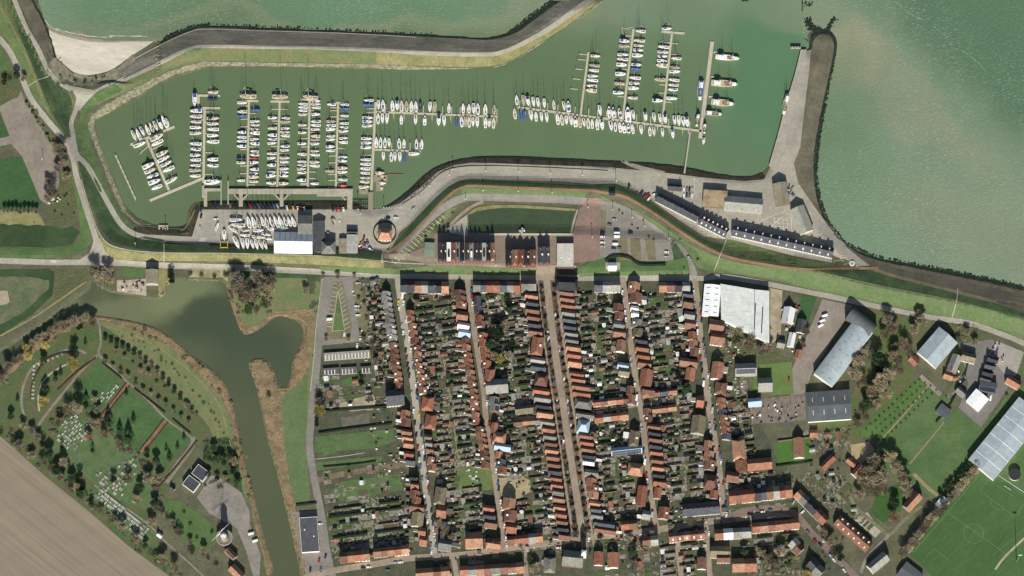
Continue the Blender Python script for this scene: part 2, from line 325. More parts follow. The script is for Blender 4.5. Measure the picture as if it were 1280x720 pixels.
# --- north breakwater, from the sea inwards
band('rubble', [(204,48),(236,33),(260,29),(330,32),(400,35),(470,38),(540,41),(585,44),(612,45),(640,37),(665,18),(700,-12)], [(190,62),(238,38),(262,34),(330,37),(400,39),(470,42),(540,46),(585,48),(614,49),(644,41),(670,23),(712,-8)], WEED, .12, rough=.15)
band('asphalt_slope', [(150,88),(190,63),(238,38),(262,34),(330,37),(400,39),(470,42),(540,46),(585,48),(614,49),(644,41),(670,23),(712,-8)], [(156,97),(200,76),(240,59),(262,57),(330,58),(400,59),(470,61),(540,65),(600,66),(625,64),(655,51),(690,30),(735,-4)], BAS, .14)
ribbon('kerb', [(168,73),(200,56),(238,39),(262,36),(330,38),(400,40),(470,43),(520,46)], 1.3, CONC, .3)
band('path', [(140,104),(160,96),(200,76),(240,59),(262,57),(330,58),(400,59),(470,61),(540,65),(600,66),(625,64),(655,51),(690,30),(735,-4)], [(146,107),(165,98),(205,80),(242,62),(264,61),(330,62),(400,63),(470,66),(540,70),(600,71),(628,68),(660,54),(698,32),(748,-4)], ASPH, .16)
band('grass_bank', [(100,150),(105,134),(118,118),(140,108),(165,98),(205,80),(242,62),(264,61),(330,62),(400,63),(470,66)], [(108,152),(112,140),(122,131),(150,118),(180,104),(212,88),(244,78),(270,76),(330,77),(400,78),(470,80)], MEAD, .12)
band('dry_bank', [(470,66),(540,70),(600,71),(628,68),(660,54),(698,32),(748,-4)], [(470,80),(540,82),(600,83),(634,77),(668,57),(708,32),(760,-8)], STRAW, .12)
band('grass_bank', [(92,130),(100,124),(122,114),(145,106)], [(108,152),(112,140),(126,128),(155,114)], GR, .13)
band('quay_rubble', [(152,262),(138,232),(124,195),(112,165),(111,152),(118,142),(150,120),(180,105),(212,89),(244,79),(270,77),(330,78),(400,79),(470,80),(540,83),(600,84),(634,78),(668,58),(708,33),(762,-8)], [(158,262),(143,228),(129,190),(119,165),(118,153),(124,147),(156,128),(188,109),(216,95),(244,86),(270,82),(330,82),(400,83),(470,85),(540,88),(600,89),(636,81),(672,63),(712,37),(768,-6)], RIPR, .13, rough=.12)
band('grass_bank', [(88,180),(92,160),(97,148),(106,146),(110,160),(120,195),(134,232),(150,262),(168,285),(180,292)], [(88,182),(96,200),(110,215),(122,238),(138,262),(150,276),(162,286),(172,291),(178,293),(182,293)], mat('coarse_grass', (87,103,66), (72,91,56), .12, fine=.35, fscale=.8), .11)
band('quay_rubble', [(150,262),(160,270),(172,281),(180,280)], [(156,262),(168,274),(180,281),(190,279)], RIPR, .16)
band('rubble', [(166,284),(185,283),(205,284),(226,282),(236,276),(240,262),(247,254)], [(166,300),(185,299),(205,299),(232,298),(246,296),(249,280),(252,262)], STONE, .12)
ribbon('grass_bank', [(243,262),(240,270),(232,284),(226,288)], 2, MEAD, .3)
ribbon('kerb', [(176,282),(200,284),(228,286)], 1.2, MEAD, .28)
# --- beach bay and western sea wall
band('asphalt_slope', [(12,-60),(34,0),(48,38),(60,70)], [(10,-60),(42,0),(58,38),(67,66)], BAS2, .16)
band('asphalt_slope', [(-10,-70),(22,0),(46,50),(58,78)], [(22,-70),(42,0),(60,38),(68,70)], BAS2, .18)
ribbon('rubble', [(40,0),(52,22),(60,40),(66,60),(69,72)], 2.6, WEED, .3, rough=.8)
st('beach', [(61,36),(80,41),(105,47),(130,49),(160,48),(192,48),(186,55),(172,64),(160,72),(150,80),(135,89),(110,94),(92,90),(80,80),(70,70),(65,52)], SANDM, .10, sm=2, step=3)
band('shingle', [(62,78),(70,70),(80,82),(92,92),(112,95),(136,90),(152,80),(166,68)], [(60,84),(70,100),(86,106),(104,108),(122,107),(138,104),(156,94),(172,82)], SHIN, .13, rough=.1)
band('shingle', [(150,92),(170,78),(200,64)], [(152,96),(174,86),(210,70)], mat('grey_setts', (128,122,106), (104,100,88), .3, fine=.4, fscale=1), .2)
for i, (x, y, r_) in enumerate([(88,96,2.5),(94,99,3.5),(101,101,4),(108,102,5),(116,101,4.5),(124,99,4),(131,97,3.2),(78,92,2.5),(72,97,2.5),(120,96,2.5),(100,96,2.5),(75,74,2.6),(79,78,2)]):
    pass
# --- grass of the western dike
band('grass_slope', [(-8,0),(20,46),(38,88),(52,128),(70,155),(84,175)], [(8,-4),(30,58),(48,104),(62,140),(78,165),(86,178)], MEAD, .12)
band('grass_slope', [(8,-4),(30,58),(48,104),(62,140),(78,165),(86,178)], [(20,-4),(46,57),(58,86),(76,104),(90,126),(88,150)], GRD, .14)
ribbon('path', [(5,8),(30,58),(48,104),(64,140),(80,166),(87,176)], .8, MEAD, .35)
st('verge', [(0,60),(18,88),(-60,92),(-60,30),(-4,48)], GR, .1)
band('grass_slope', [(96,178),(98,200),(104,225),(113,262),(127,295),(152,312),(206,318)], [(97,200),(112,212),(130,240),(142,264),(152,276),(176,292),(206,299)], GRD, .15)
band('grass_slope', [(97,196),(101,225),(111,262),(124,295),(150,311),(206,318)], [(94,200),(98,232),(112,275),(122,298),(140,320),(206,327)], MEAD, .17)
band('dry_bank', [(127,302),(140,312),(165,316),(206,318),(300,319),(400,322),(480,329)], [(126,308),(134,324),(165,326),(206,327),(300,328),(400,332),(480,338)], STRAW, .19)
band('grass_slope', [(168,298),(206,305),(300,309),(400,311),(480,318)], [(168,311),(206,317),(300,318),(400,321),(480,327)], GRD, .18)
ribbon('footpath', [(102,226),(113,262),(127,297),(150,312),(206,317.5),(300,318.5),(400,321.5),(480,328),(530,331)], 1.1, CONC, .3)
st('verge', [(86,206),(91,220),(103,258),(116,296),(112,306),(96,318),(60,323),(0,325),(-60,325),(-60,310),(60,310),(90,308),(102,298),(100,280),(92,240),(84,216)], GR, .12)
st('field', [(-60,278),(60,282),(92,284),(100,290),(90,306),(60,309),(-60,307)], GRD2, .1)
st('field', [(-60,90),(-60,262),(44,262),(48,256),(40,232),(28,198),(-60,200)], GR, .09)
st('lawn', [(-60,206),(26,196),(33,210),(44,236),(52,254),(44,262),(-60,263)], mat('dark_lawn', (55,85,48), (64,91,54), .05, fine=.15), .12)
st('lawn', [(-60,120),(0,142),(16,180),(-60,204)], mat('dark_lawn', (51,85,42)), .12)
st('car_park', [(-60,80),(20,92),(32,130),(46,136),(64,180),(72,200),(74,232),(60,256),(50,250),(40,225),(28,196),(14,180),(-60,196),(-60,188),(12,170),(0,138),(-60,100)], mat('yard_tarmac', (140,130,116), (126,117,104), .05, fine=.1), .14)
st('scrub', [(-60,92),(24,88),(30,108),(22,122),(4,130),(-60,150)], SCRUB, .16, rough=1)
st('scrub', [(34,128),(44,132),(60,160),(80,190),(88,215),(96,250),(98,276),(80,286),(58,282),(60,258),(74,232),(74,205),(62,178),(46,150)], SCRUB, .15, rough=1)
st('scrub', [(-60,263),(46,263),(56,282),(-60,278)], STRAW, .12, rough=1)
# --- pond and south-western fields
st('field', [(-60,338),(60,336),(68,340),(66,368),(40,394),(0,418),(-60,450)], GRD2, .08, rough=.5)
st('field', [(-60,346),(30,346),(62,350),(60,362),(30,390),(-60,436)], mat('weedy_soil', (104,104,78), (84,97,67), .1, fine=.35), .12, rough=1)
st('field', [(-60,360),(10,364),(12,378),(-60,398)], mat('pale_soil', (160,148,126), (150,138,116), .1, fine=.15), .16, rough=1)
st('verge', [(68,338),(112,336),(110,350),(96,364),(74,380),(68,370)], SCRUB, .1, rough=1)
ribbon('dirt_path', [(0,420),(40,398),(70,378),(96,360),(108,352)], 2.2, STRAW, .2)
st('scrub', [(112,332),(144,332),(146,364),(122,360),(112,350)], SCRUB, .12, rough=1)
ribbon('dirt_path', [(130,334),(129,352),(127,364)], 2, SOIL, .2)
st('lawn', [(154,334),(183,334),(183,346),(160,348),(150,340)], GR, .12)
st('yard', [(146,350),(160,350),(183,348),(183,370),(146,364)], mat('yard_gravel', (176,164,144), (150,140,122), .2, fine=.3), .14)
st('dry_bank', [(198,336),(208,336),(214,350),(210,364),(198,374)], STRAW, .12)
st('scrub', [(236,334),(284,334),(286,352),(238,350)], mat('pale_scrub', (158,148,112), (128,122,88), .12, fine=.35), .1, rough=1)
st('meadow', [(284,336),(404,340),(398,420),(392,470),(384,560),(386,630),(364,632),(352,560),(345,500),(360,486),(380,440),(384,410),(374,398),(340,396),(316,412),(300,410),(288,372)], MEAD, .07)
st('reed_bed', [(284,352),(292,372),(302,398),(310,410),(320,406),(346,388),(392,386),(394,400),(390,430),(386,465),(374,478),(352,496),(356,560),(362,600),(372,650),(382,706),(378,720),(370,690),(352,612),(338,560),(326,505),(314,468),(309,452),(318,446),(336,450),(350,474),(362,470),(366,446),(380,418),(376,400),(344,394),(312,418),(302,418),(282,372)], REED, .2, rough=.8, step=4)
st('meadow', [(386,465),(384,500),(383,560),(388,625),(364,632),(356,560),(345,512),(352,500)], mat('damp_meadow', (88,105,66), (96,111,74), .05, fine=.15), .13)
for A, B in (([(-60,520),(0,462),(50,424),(90,398),(120,393),(150,398),(185,408),(215,422),(245,448),(275,472),(288,492),(298,530),(306,570),(320,615),(334,670),(346,715)],
              [(-60,545),(0,480),(50,436),(90,408),(120,400),(150,406),(185,418),(212,434),(238,458),(264,482),(278,500),(290,534),(298,575),(310,615),(322,670),(334,720)]),):
    band('reed_bed', A, B, REED, .16, rough=.12)
band('verge', [(120,400),(150,406),(185,418),(212,434),(238,458),(264,482),(278,500),(290,534),(298,575),(310,615)], [(118,404),(140,414),(170,440),(200,470),(230,500),(250,520),(262,536),(272,560),(296,596),(308,625)], MEAD, .12)
ribbon('footpath', [(135,408),(180,424),(220,450),(250,476),(274,506),(284,540),(294,580)], 1.2, STRAW, .25)
ribbon('footpath', [(294,540),(300,575),(312,620),(326,670),(338,718)], 1.6, SOIL, .25)
# --- cemetery park
st('park_grass', [(0,478),(50,436),(90,410),(118,405),(140,416),(170,442),(200,472),(232,502),(262,536),(250,556),(232,580),(210,612),(190,650),(215,700),(240,740),(200,720),(0,545),(-60,500)], mat('park_grass', (74,93,56), (92,92,62), .06, fine=.28), .1)
PL = mat('mown_lawn', (75,101,60), (67,91,54), .05, fine=.12)
for p in ([(122,450),(150,480),(120,520),(98,512),(92,490)], [(156,484),(206,524),(178,566),(128,532)], [(209,528),(240,546),(206,586),(182,568)]): st('lawn', p, PL, .16)
st('cemetery_lawn', [(80,520),(112,526),(170,560),(200,590),(192,640),(150,626),(112,600),(64,562)], mat('cemetery_lawn', (77,99,60), (92,105,72), .12, fine=.3), .16)
st('cemetery_lawn', [(112,616),(124,610),(200,668),(186,684),(150,664)], mat('cemetery_lawn', (77,99,60)), .18)
st('lawn', [(204,622),(226,626),(260,650),(270,664),(262,690),(240,686),(210,650)], mat('mill_lawn', (73,97,54), (85,105,64), .08, fine=.25), .14)
for A in ([(160,480),(142,500),(128,522)], [(207,526),(190,548),(176,566)]): ribbon('brick_path', A, 4.5, mat('rust_paving', (132,102,82), (118,90,72), .1, fine=.15), .24)
for A in ([(108,442),(90,436),(62,446),(42,458),(30,480),(27,505),(34,528),(42,538),(54,524)], [(42,538),(60,515),(80,490),(105,460),(122,444)]): ribbon('footpath', A, 3.2, mat('gravel_path', (132,124,110), (118,110,96), .1, fine=.15), .24)
ribbon('footpath', [(49,514),(48,496),(52,480),(62,468),(78,458),(88,454)], 2.2, CONC, .24)
ribbon('brick_path', [(72,486),(86,470),(98,458)], 1.6, mat('rust_paving', (136,96,74)), .26)
ribbon('footpath', [(119,395),(124,405),(126,430),(124,444),(150,468),(160,478),(185,500),(210,526),(238,546),(236,560),(220,580),(206,602)], 2.6, mat('gravel_path', (132,124,110)), .22)
ribbon('lane', [(242,546),(240,560),(226,578),(208,604)], 5, mat('gravel_path', (132,124,110)), .27)
ribbon('footpath', [(118,606),(150,630),(186,656),(210,680),(250,716),(280,750)], 2.4, mat('gravel_path', (132,124,110)), .24)
st('ploughed_field', [(-60,500),(0,545),(60,598),(112,640),(160,682),(214,722),(300,800),(-60,800)], mat('ploughed_soil', (138,127,107), (126,115,97), .25, fine=.1, fscale=.05, stretch=(rad(-38.5), .03, 2.6), lo=.3, hi=.7), .2, step=7)
st('yard', [(264,594),(274,596),(302,616),(312,640),(312,655),(326,694),(324,725),(318,725),(308,690),(296,660),(262,642),(246,622)], mat('school_yard', (138,131,120), (122,116,106), .05, fine=.1), .16)
st('scrub', [(256,552),(286,545),(296,560),(304,620),(312,650),(300,614),(272,592),(254,582)], mat('park_scrub', (77,89,56), (61,77,47), .12, fine=.35), .15, rough=.6)
st('verge', [(313,655),(320,664),(334,705),(330,725),(325,725),(326,700)], SCRUB, .14)
# --- eastern sea wall and mole
band('rubble', [(1011,62),(1013,46),(1020,38),(1040,38),(1047,50),(1046,64),(1038,100),(1030,140),(1023,185),(1022,215),(1026,245),(1037,276),(1059,302),(1091,318),(1150,331),(1220,344),(1300,362),(1420,400)], [(1015,60),(1017,50),(1024,43),(1037,43),(1042,52),(1042,64),(1035,100),(1026,140),(1018,185),(1017,215),(1021,248),(1033,280),(1056,306),(1090,323),(1150,336),(1220,350),(1300,368),(1420,406)], WEED, .16, rough=.12)
st('asphalt_slope', [(1015,60),(1018,49),(1025,43),(1036,43),(1042,52),(1042,66),(1035,100),(1026,140),(1018,185),(1017,215),(1021,248),(1033,280),(1056,306),(1090,323),(1150,336),(1220,350),(1300,368),(1420,406),(1420,428),(1300,394),(1220,373),(1150,355),(1116,347),(1088,332),(1064,310),(1040,285),(1018,255),(998,230),(992,205),(1001,180),(1008,120),(1012,80)], BAS2, .15, step=4)
band('asphalt_slope', [(1062,308),(1090,327),(1150,342),(1220,356),(1300,375),(1420,412)], [(1054,305),(1090,334),(1116,347),(1150,355),(1220,373),(1300,394)], mat('dark_asphalt_slope', (96,92,78), (82,79,68), .05, fine=.18), .22)
ribbon('footpath', [(1092,337),(1116,345),(1150,354),(1220,372),(1300,393),(1420,428)], (4,5), mat('worn_path', (126,112,90), (108,102,76), .1, fine=.2), .26)
band('grass_slope', [(1062,338),(1100,340),(1130,349),(1180,362),(1230,376),(1262,388),(1300,400)], [(1022,341),(1060,350),(1100,358),(1150,368),(1195,377),(1240,389),(1262,398)], GRD, .16)  # shadow strip on the north face, carried by the dark grass colour
band('sun_toned_slope', [(750,245),(790,262),(820,278),(865,308),(905,325),(950,334),(1000,339),(1022,342),(1060,350),(1100,359),(1150,369),(1195,378),(1240,390),(1300,405),(1420,450)], [(756,256),(784,272),(812,290),(850,318),(882,338),(940,345),(1000,358),(1050,370),(1100,380),(1150,390),(1190,398),(1220,407),(1250,418),(1300,445),(1400,500)], GR2, .12, nx=8)  # sunlit south face, its extra brightness painted into the grass
band('grass_slope', [(742,232),(765,231),(780,236),(810,252),(850,282),(880,300),(920,310),(1000,326),(1048,330)], [(744,240),(776,243),(790,251),(820,270),(850,291),(870,303),(905,320),(950,329),(1000,336)], GRD, .15)
st('dry_bank', [(1040,318),(1060,326),(1080,334),(1040,337)], SCRUB, .2)
st('dry_bank', [(906,296),(916,300),(1000,324),(1044,330),(1046,336),(1000,335),(950,328),(900,318)], mat('scrubby_grass', (97,109,70), (80,95,58), .12, fine=.35), .17)
ribbon('brick_path', [(570,239),(560,247),(545,262),(528,282),(508,300),(492,312),(480,318)], 3.6, REDP, .3)
ribbon('brick_path', [(566,241),(578,236),(590,234),(640,236),(742,240)], 3.2, REDP, .3)
ribbon('brick_path', [(742,240),(776,246),(790,252),(820,270),(850,291),(872,305),(905,321),(950,331),(1000,338),(1040,337),(1098,335)], 3.4, REDP, .34)
band('grass_slope', [(482,312),(500,298),(520,275),(545,250),(560,236),(580,228),(640,229),(742,235)], [(487,316),(506,302),(526,281),(545,260),(564,242),(582,233),(640,234),(742,239)], mat('shade_toned_slope', (57,81,49), (66,89,56), .08, fine=.25), .2)  # north face of the inner dike, its shade painted as darker green
band('sun_toned_slope', [(577,238),(600,238),(640,239),(700,240),(736,242)], [(580,246),(600,242),(640,244.5),(700,246),(730,248)], GR2, .2)
st('sun_toned_slope', [(578,236),(640,237.5),(736,241.5),(728,249),(700,246.5),(640,243.5),(600,242),(582,245)], GR2, .25, step=3)
st('lawn', [(558,252),(572,244),(578,246),(560,256),(548,270),(540,277)], GR, .22, step=3)
# light stepped paths on the sea dike
ribbon('footpath', [(1022,341),(1100,358.5),(1195,377)], .9, STRAW, .4)
ribbon('steps', [(1197,361),(1195,378),(1189,400)], 1.2, CONC, .45)
ribbon('steps', [(908,298),(905,308),(900,320),(893,338)], 1.2, CONC, .5)
ribbon('steps', [(205,305),(205.5,318),(205,328)], 1.4, CONC, .5)
ribbon('steps', [(36,108),(48,102),(61,96)], 1.1, CONC, .5)
ribbon('steps', [(478,317),(478,330)], 2.4, CONC, .5)
# --- harbour quays
st('quay', [(250,262),(264,262),(300,262),(440,262),(480,260),(500,254),(526,234),(548,214),(568,206),(590,203),(640,205),(700,207),(760,209),(800,213),(840,217),(880,222),(930,226),(955,224),(962,210),(975,172),(986,130),(994,96),(1003,62),(1014,62),(1010,100),(1004,150),(1000,185),(992,205),(998,230),(1016,255),(1038,285),(1062,310),(1088,332),(1066,334),(1044,330),(1000,322),(916,300),(880,296),(846,274),(800,240),(770,230),(742,231),(700,227),(640,226),(590,224),(575,226),(560,234),(540,252),(515,278),(500,290),(486,318),(400,310),(300,307),(250,303),(170,299),(160,292),(240,296)], ASPH, .2, step=3)
band('stone_bank', [(250,250),(262,249),(350,249),(436,249),(455,256),(475,254),(497,243),(518,226),(540,206),(570,192),(620,188),(700,192),(760,195),(800,198),(850,203),(900,212),(936,214),(950,210)], [(250,262),(300,262),(350,262),(440,262),(470,261),(485,260),(503,255),(528,238),(550,217),(574,208.5),(622,207),(700,210),(760,213),(800,216),(850,219),(900,224),(936,226),(958,222)], STONE, .17, nx=6)
band('weed_line', [(252,250),(350,249.5),(436,249.5),(470,259),(490,252),(513,235),(536,212),(568,199),(620,194),(700,197),(760,200),(800,201),(850,205),(900,214),(936,217),(950,214)], [(252,253),(350,252.5),(434,252.5),(472,261),(494,253),(518,235),(541,213),(570,202),(620,197),(700,201),(760,203),(800,204),(850,209),(900,218),(936,220),(953,216)], WEED, .24, rough=.1)
ribbon('slipway', [(775,198),(790,206),(812,213),(830,218)], (4,8), CONC, .25)
ribbon('road', [(-60,325),(0,326),(60,328),(110,328),(150,329),(200,332),(300,335),(400,340),(500,345),(600,346),(700,347),(800,347),(870,347)], 7, ASPH, .22)
ribbon('road', [(-60,0),(0,49),(22,84),(38,122),(60,152),(82,178),(92,200),(96,222),(106,255),(118,292),(122,310),(124,328)], 7, ASPH, .24)
ribbon('road', [(-40,-140),(18,0),(33,36),(47,60),(59,86),(72,102),(90,113)], 6, ASPH, .24)
ribbon('road', [(89,186),(92,172),(89,155),(94,140),(98,126),(100,118)], 5.5, ASPH, .26)
st('road', [(86,108),(98,110),(118,114),(140,103),(158,94),(148,104),(124,114),(108,128),(100,138),(94,138),(96,124),(92,116)], ASPH, .27, step=3)
st('road', [(84,174),(94,170),(98,190),(104,202),(92,204)], ASPH, .27, step=3)
ribbon('road', [(96,196),(108,206),(120,226),(134,252),(148,276),(160,288),(176,295),(210,300),(262,305)], 6.5, ASPH, .24)
st('road', [(100,324),(112,316),(118,300),(126,300),(132,316),(146,326),(124,330)], ASPH, .26, step=3)
ribbon('road', [(700,348),(866,348),(880,348),(905,346),(945,352),(985,360),(1035,370),(1100,384),(1160,396),(1210,404),(1247,416),(1290,434),(1400,490)], 6.5, ASPH, .23)
ribbon('road', [(496,316),(520,292),(545,268),(570,252),(590,247),(640,248),(700,250),(745,254),(778,262),(800,275),(830,296),(852,314),(862,330),(868,345)], 8.5, ASPD, .28)
ribbon('road', [(560,262),(568,252),(560,262)], 5, ASPD, .26)
# town square and brick forecourt
st('square', [(735,248),(752,248),(750,280),(750,326),(716,330),(716,292),(724,262)], mat('purple_brick', (136,114,100), (124,106,94), .06, fine=.1), .34, step=4)
st('square', [(545,292),(716,292),(716,334),(700,338),(540,334),(500,322),(530,310)], mat('brick_apron', (134,120,104), (124,110,97), .08, fine=.12), .3, step=4)
st('pavement', [(480,318),(500,318),(530,322),(620,330),(720,333),(720,338),(620,335),(530,328),(480,324)], BRK, .36, step=4)
st('field', [(586,266),(600,260),(640,258),(718,263),(712,291),(640,292),(586,290)], mat('sports_grass', (58,72,52), (64,78,55), .04, fine=.12), .2, step=4)
band('dry_bank', [(584,268),(598,259),(640,256),(720,261)], [(588,268),(602,263),(640,260),(718,264)], STRAW, .3)
ribbon('pavement', [(612,294),(716,294)], 2.6, WALLC, .5)
ribbon('pavement', [(722,262),(717,278),(714,292)], 2, CONC, .45)
st('pavement', [(560,286),(584,268),(585,296),(562,292)], mat('pale_slabs', (168,162,148), (156,150,136), .1, fine=.08), .42, step=3)
ribbon('brick_path', [(556,290),(572,272),(590,258),(604,252)], 4, BRK, .36)
st('dry_bank', [(526,300),(548,276),(560,262),(572,258),(566,268),(552,284),(536,302)], MEAD, .3, step=3)
st('car_park', [(750,250),(778,262),(800,276),(840,306),(842,328),(770,330),(750,326)], mat('lot_tarmac', (128,122,112), (136,130,118), .06, fine=.1), .3, step=4)
for p in ([(751,262),(758,264),(757,292),(750,292)], [(772,298),(784,298),(785,326),(776,326)], [(787,299),(800,299),(802,326),(789,326)], [(806,300),(818,300),(820,326),(810,326)]): st('parking_bay', p, mat('grass_paving', (118,112,84), (106,102,76), .1, fine=.15), .36, step=4)
band('grass_slope', [(724,334),(760,322),(800,329),(842,326),(858,322)], [(724,345),(760,344),(800,344),(842,344),(862,338)], GR, .34)
band('sun_toned_slope', [(400,333),(480,336),(520,334),(560,333),(620,335),(692,338)], [(400,338),(480,343),(520,342),(560,343),(620,344),(690,344)], GR2, .3)
band('sun_toned_slope', [(724,342),(760,341),(800,340),(860,338)], [(724,346),(760,345),(800,345),(860,344)], GR2, .36)
band('grass_slope', [(842,300),(852,316),(860,328)], [(838,306),(842,322),(850,338)], GRD, .3)
st('square', [(672,332),(694,332),(700,350),(668,350)], BRK, .45, step=3)
# --- streets
STREETS = {
 1: [(497,346),(500,370),(503,390),(509,427),(513,457),(518,492),(522,530),(526,562),(533,616),(543,692)],
 2: [(584,346),(588,382),(592.5,412),(597,440),(605,492),(607.5,525),(613,558),(621,615),(628,660),(631,688)],
 3: [(683,346),(687.5,390),(693,432),(696,455),(703,500),(709,542),(720,615),(727,660),(731,684)],
 4: [(778,346),(783,383),(788,427),(792,455),(797.5,492),(804,530),(807,565),(813,615),(820,656),(822,668)],
 5: [(868,346),(872,383),(876,427),(880,455),(885,500),(892,542),(897,571),(902,616),(905.5,652)]}
st('town_ground', [(384,348),(880,350),(935,500),(985,600),(1010,640),(1080,728),(1080,800),(380,800),(402,700),(394,600),(388,560),(392,480)], GARD, .06, step=10)
ribbon('road', STREETS[1], 8, ASPH, .22); ribbon('road', STREETS[2], 7, BRK, .22); ribbon('road', STREETS[4], 7, BRK, .22); ribbon('road', STREETS[5], 8, BRK, .22)
ribbon('pavement', STREETS[3], 27, mat('gravel_verge', (104,92,72), (88,80,62), .15, fine=.3), .14)
for o in (-12, 12): ribbon('pavement', [(x+o, y) for x, y in STREETS[3]], 3, BRK, .2)
ribbon('road', STREETS[3], 8.5, BRK, .24)
ribbon('road', [(380,722),(424,712),(470,705),(511,698),(560,695),(593,692),(629,686),(695,678),(733,672),(780,668),(822,662),(878,653),(905,650),(950,645),(992,642)], 8, BRK, .26)
ribbon('road', [(905,650),(930,640),(960,636),(992,642),(1015,667),(1040,692),(1067,718),(1090,745)], 9, mat('plum_brick', (126,108,98), (114,98,90), .07, fine=.12), .28)
for p in ([(843,655),(848,690),(852,725)], [(882,652),(885,690),(888,725)], [(655,684),(658,725)], [(566,694),(572,725)], [(900,300),(901,301)]):
    if p[0][0] != 900: ribbon('road', p, 6.5, BRK, .24)
ribbon('road', [(407,346),(404,370),(400,407),(396,457),(392,492),(389,525),(387,560),(394,604),(402,645),(409,690),(416,724)], (9,9), ASPD, .24)
ribbon('kerb', [(403,348),(396,400),(392,450),(388,490)], 1, CONC, .3)
ribbon('lane', [(525,534),(560,531),(600,528)], 4.5, BRK, .22)
ribbon('lane', [(742,516),(800,506),(850,500),(890,494)], 4, BRK, .24)
ribbon('lane', [(620,528),(655,523),(700,518)], 4, BRK, .22)
ribbon('alley', [(554,450),(560,480),(566,520),(569,545),(573,572)], 1.4, mat('mossy_path', (128,124,84), fine=.2), .3)
ribbon('lane', [(448,350),(456,390),(466,440),(470,470)], 3, mat('hard_lane', (120,116,88), (108,104,80), .1, fine=.2), .24)
# triangle car park
st('car_park', [(404,346),(448,346),(452,380),(462,426),(402,432),(398,425)], ASPD, .2, step=4)
st('parking_bay', [(417,353),(428,352),(440,408),(436,424),(412,424),(408,410)], mat('grass_paving', (128,124,92)), .28, step=4)
st('lawn', [(424,368),(431,413),(415,413)], GR, .34)
for A in ([(422,364),(415,414)], [(423,364),(431,413)], [(415,414),(431,413)]): ribbon('kerb', A, .9, CONC, .4, k=1)
st('verge', [(441,352),(451,352),(462,408),(460,426),(450,426),(444,390)], mat('grass_paving', (128,124,92)), .28, step=4)
st('lawn', [(300,340),(402,344),(400,352),(384,352),(384,348),(300,346)], GRD, .2)
# west allotments
st('lawn', [(394,546),(492,536),(492,552),(470,560),(393,566)], mat('allotment_lawn', (76,99,58), (89,105,68), .08, fine=.22), .14)
st('lawn', [(393,578),(478,570),(478,577),(396,588)], mat('allotment_lawn', (72,99,51)), .16)
ribbon('dirt_path', [(398,600),(430,592),(470,586),(510,580)], 7, SOIL, .2)
st('lawn', [(426,602),(500,592),(504,612),(434,628),(410,618)], mat('allotment_lawn', (72,99,51)), .18)
ribbon('footpath', [(394,574),(430,570),(456,566)], 1, CONC, .3)
st('yard', [(424,504),(466,492),(470,500),(466,512),(440,514),(424,512)], mat('pale_dirt', (168,156,130), (140,128,104), .15, fine=.2), .18, rough=.6)
st('yard', [(426,522),(462,516),(462,530),(428,534)], mat('slab_yard', (104,98,86), (92,90,80), .2, fine=.12), .2)
st('lawn', [(426,476),(443,470),(446,484),(430,488)], GR, .2)
st('lawn', [(404,560),(420,556),(420,566),(404,570)], GR, .18)
st('car_park', [(364,640),(398,638),(404,690),(412,716),(384,724),(374,690)], ASPD, .2, step=4)
# vacant lots in the town
st('lawn', [(562,586),(613,580),(616,612),(566,618)], mat('rough_lawn', (101,113,70), (89,105,62), .08, fine=.2), .16)
st('yard', [(623,598),(652,595),(662,600),(664,614),(648,624),(626,620)], mat('sand_lot', (160,146,114), (146,134,104), .1, fine=.15), .2)
# --- eastern district
st('yard', [(963,360),(978,363),(976,420),(962,432)], mat('pale_dirt', (168,156,130)), .2)
st('lawn', [(1003,368),(1021,372),(1010,404),(996,396)], mat('dark_lawn', (51,85,42)), .2)
st('yard', [(1028,374),(1066,382),(1056,400),(1014,468),(1008,486),(990,520),(986,470),(1004,430)], mat('yard_tarmac', (140,130,116)), .17)
st('yard', [(936,500),(1006,492),(1008,526),(940,530)], mat('scrap_yard', (126,116,104), (108,98,88), .2, fine=.25), .2)
st('lawn', [(944,456),(990,452),(992,492),(966,494),(940,490)], mat('paddock', (88,111,57), (100,117,69), .06, fine=.22), .18)
st('lawn', [(896,430),(950,436),(992,450),(944,456),(890,450)], mat('scrub', (96,92,64)), .16)
st('grove_floor', [(1066,384),(1096,386),(1130,394),(1156,400),(1150,440),(1140,480),(1080,545),(1060,560),(1000,520),(1066,490),(1098,424)], mat('grove_grass', (79,99,56), (96,92,64), .08, fine=.28), .12, step=8)
st('orchard', [(1074,534),(1152,470),(1160,480),(1100,552),(1078,545)], mat('orchard_grass', (83,107,59), (71,97,51), .08, fine=.2), .2)
st('playing_field', [(1100,552),(1160,482),(1190,500),(1180,528),(1200,540),(1230,560),(1218,580),(1180,618),(1170,625),(1130,600),(1096,580)], mat('playing_grass', (76,99,58), (88,107,66), .04, fine=.14), .17, step=8)
st('playing_field', [(1180,528),(1196,510),(1240,540),(1280,480),(1400,560),(1300,660),(1240,580),(1170,625),(1180,600)], mat('playing_grass', (72,99,51)), .16, step=8)
ribbon('dirt_path', [(1096,556),(1130,518),(1160,482)], 1.8, mat('worn_dirt', (140,124,94), fine=.15), .27)
ribbon('dirt_path', [(1137,580),(1160,552),(1180,528)], 1.6, mat('worn_dirt', (140,124,94)), .27)
ribbon('dirt_path', [(1142,592),(1160,610),(1176,622)], 4.5, mat('worn_dirt', (140,124,94)), .27)
ribbon('dirt_path', [(1150,470),(1162,480),(1176,494)], 6, mat('yard_tarmac', (140,130,116)), .25)
st('yard', [(1200,430),(1240,424),(1276,452),(1262,480),(1250,500),(1226,534),(1198,510),(1210,480)], mat('new_tarmac', (118,114,108), (112,108,102), .05, fine=.08), .24, step=6)
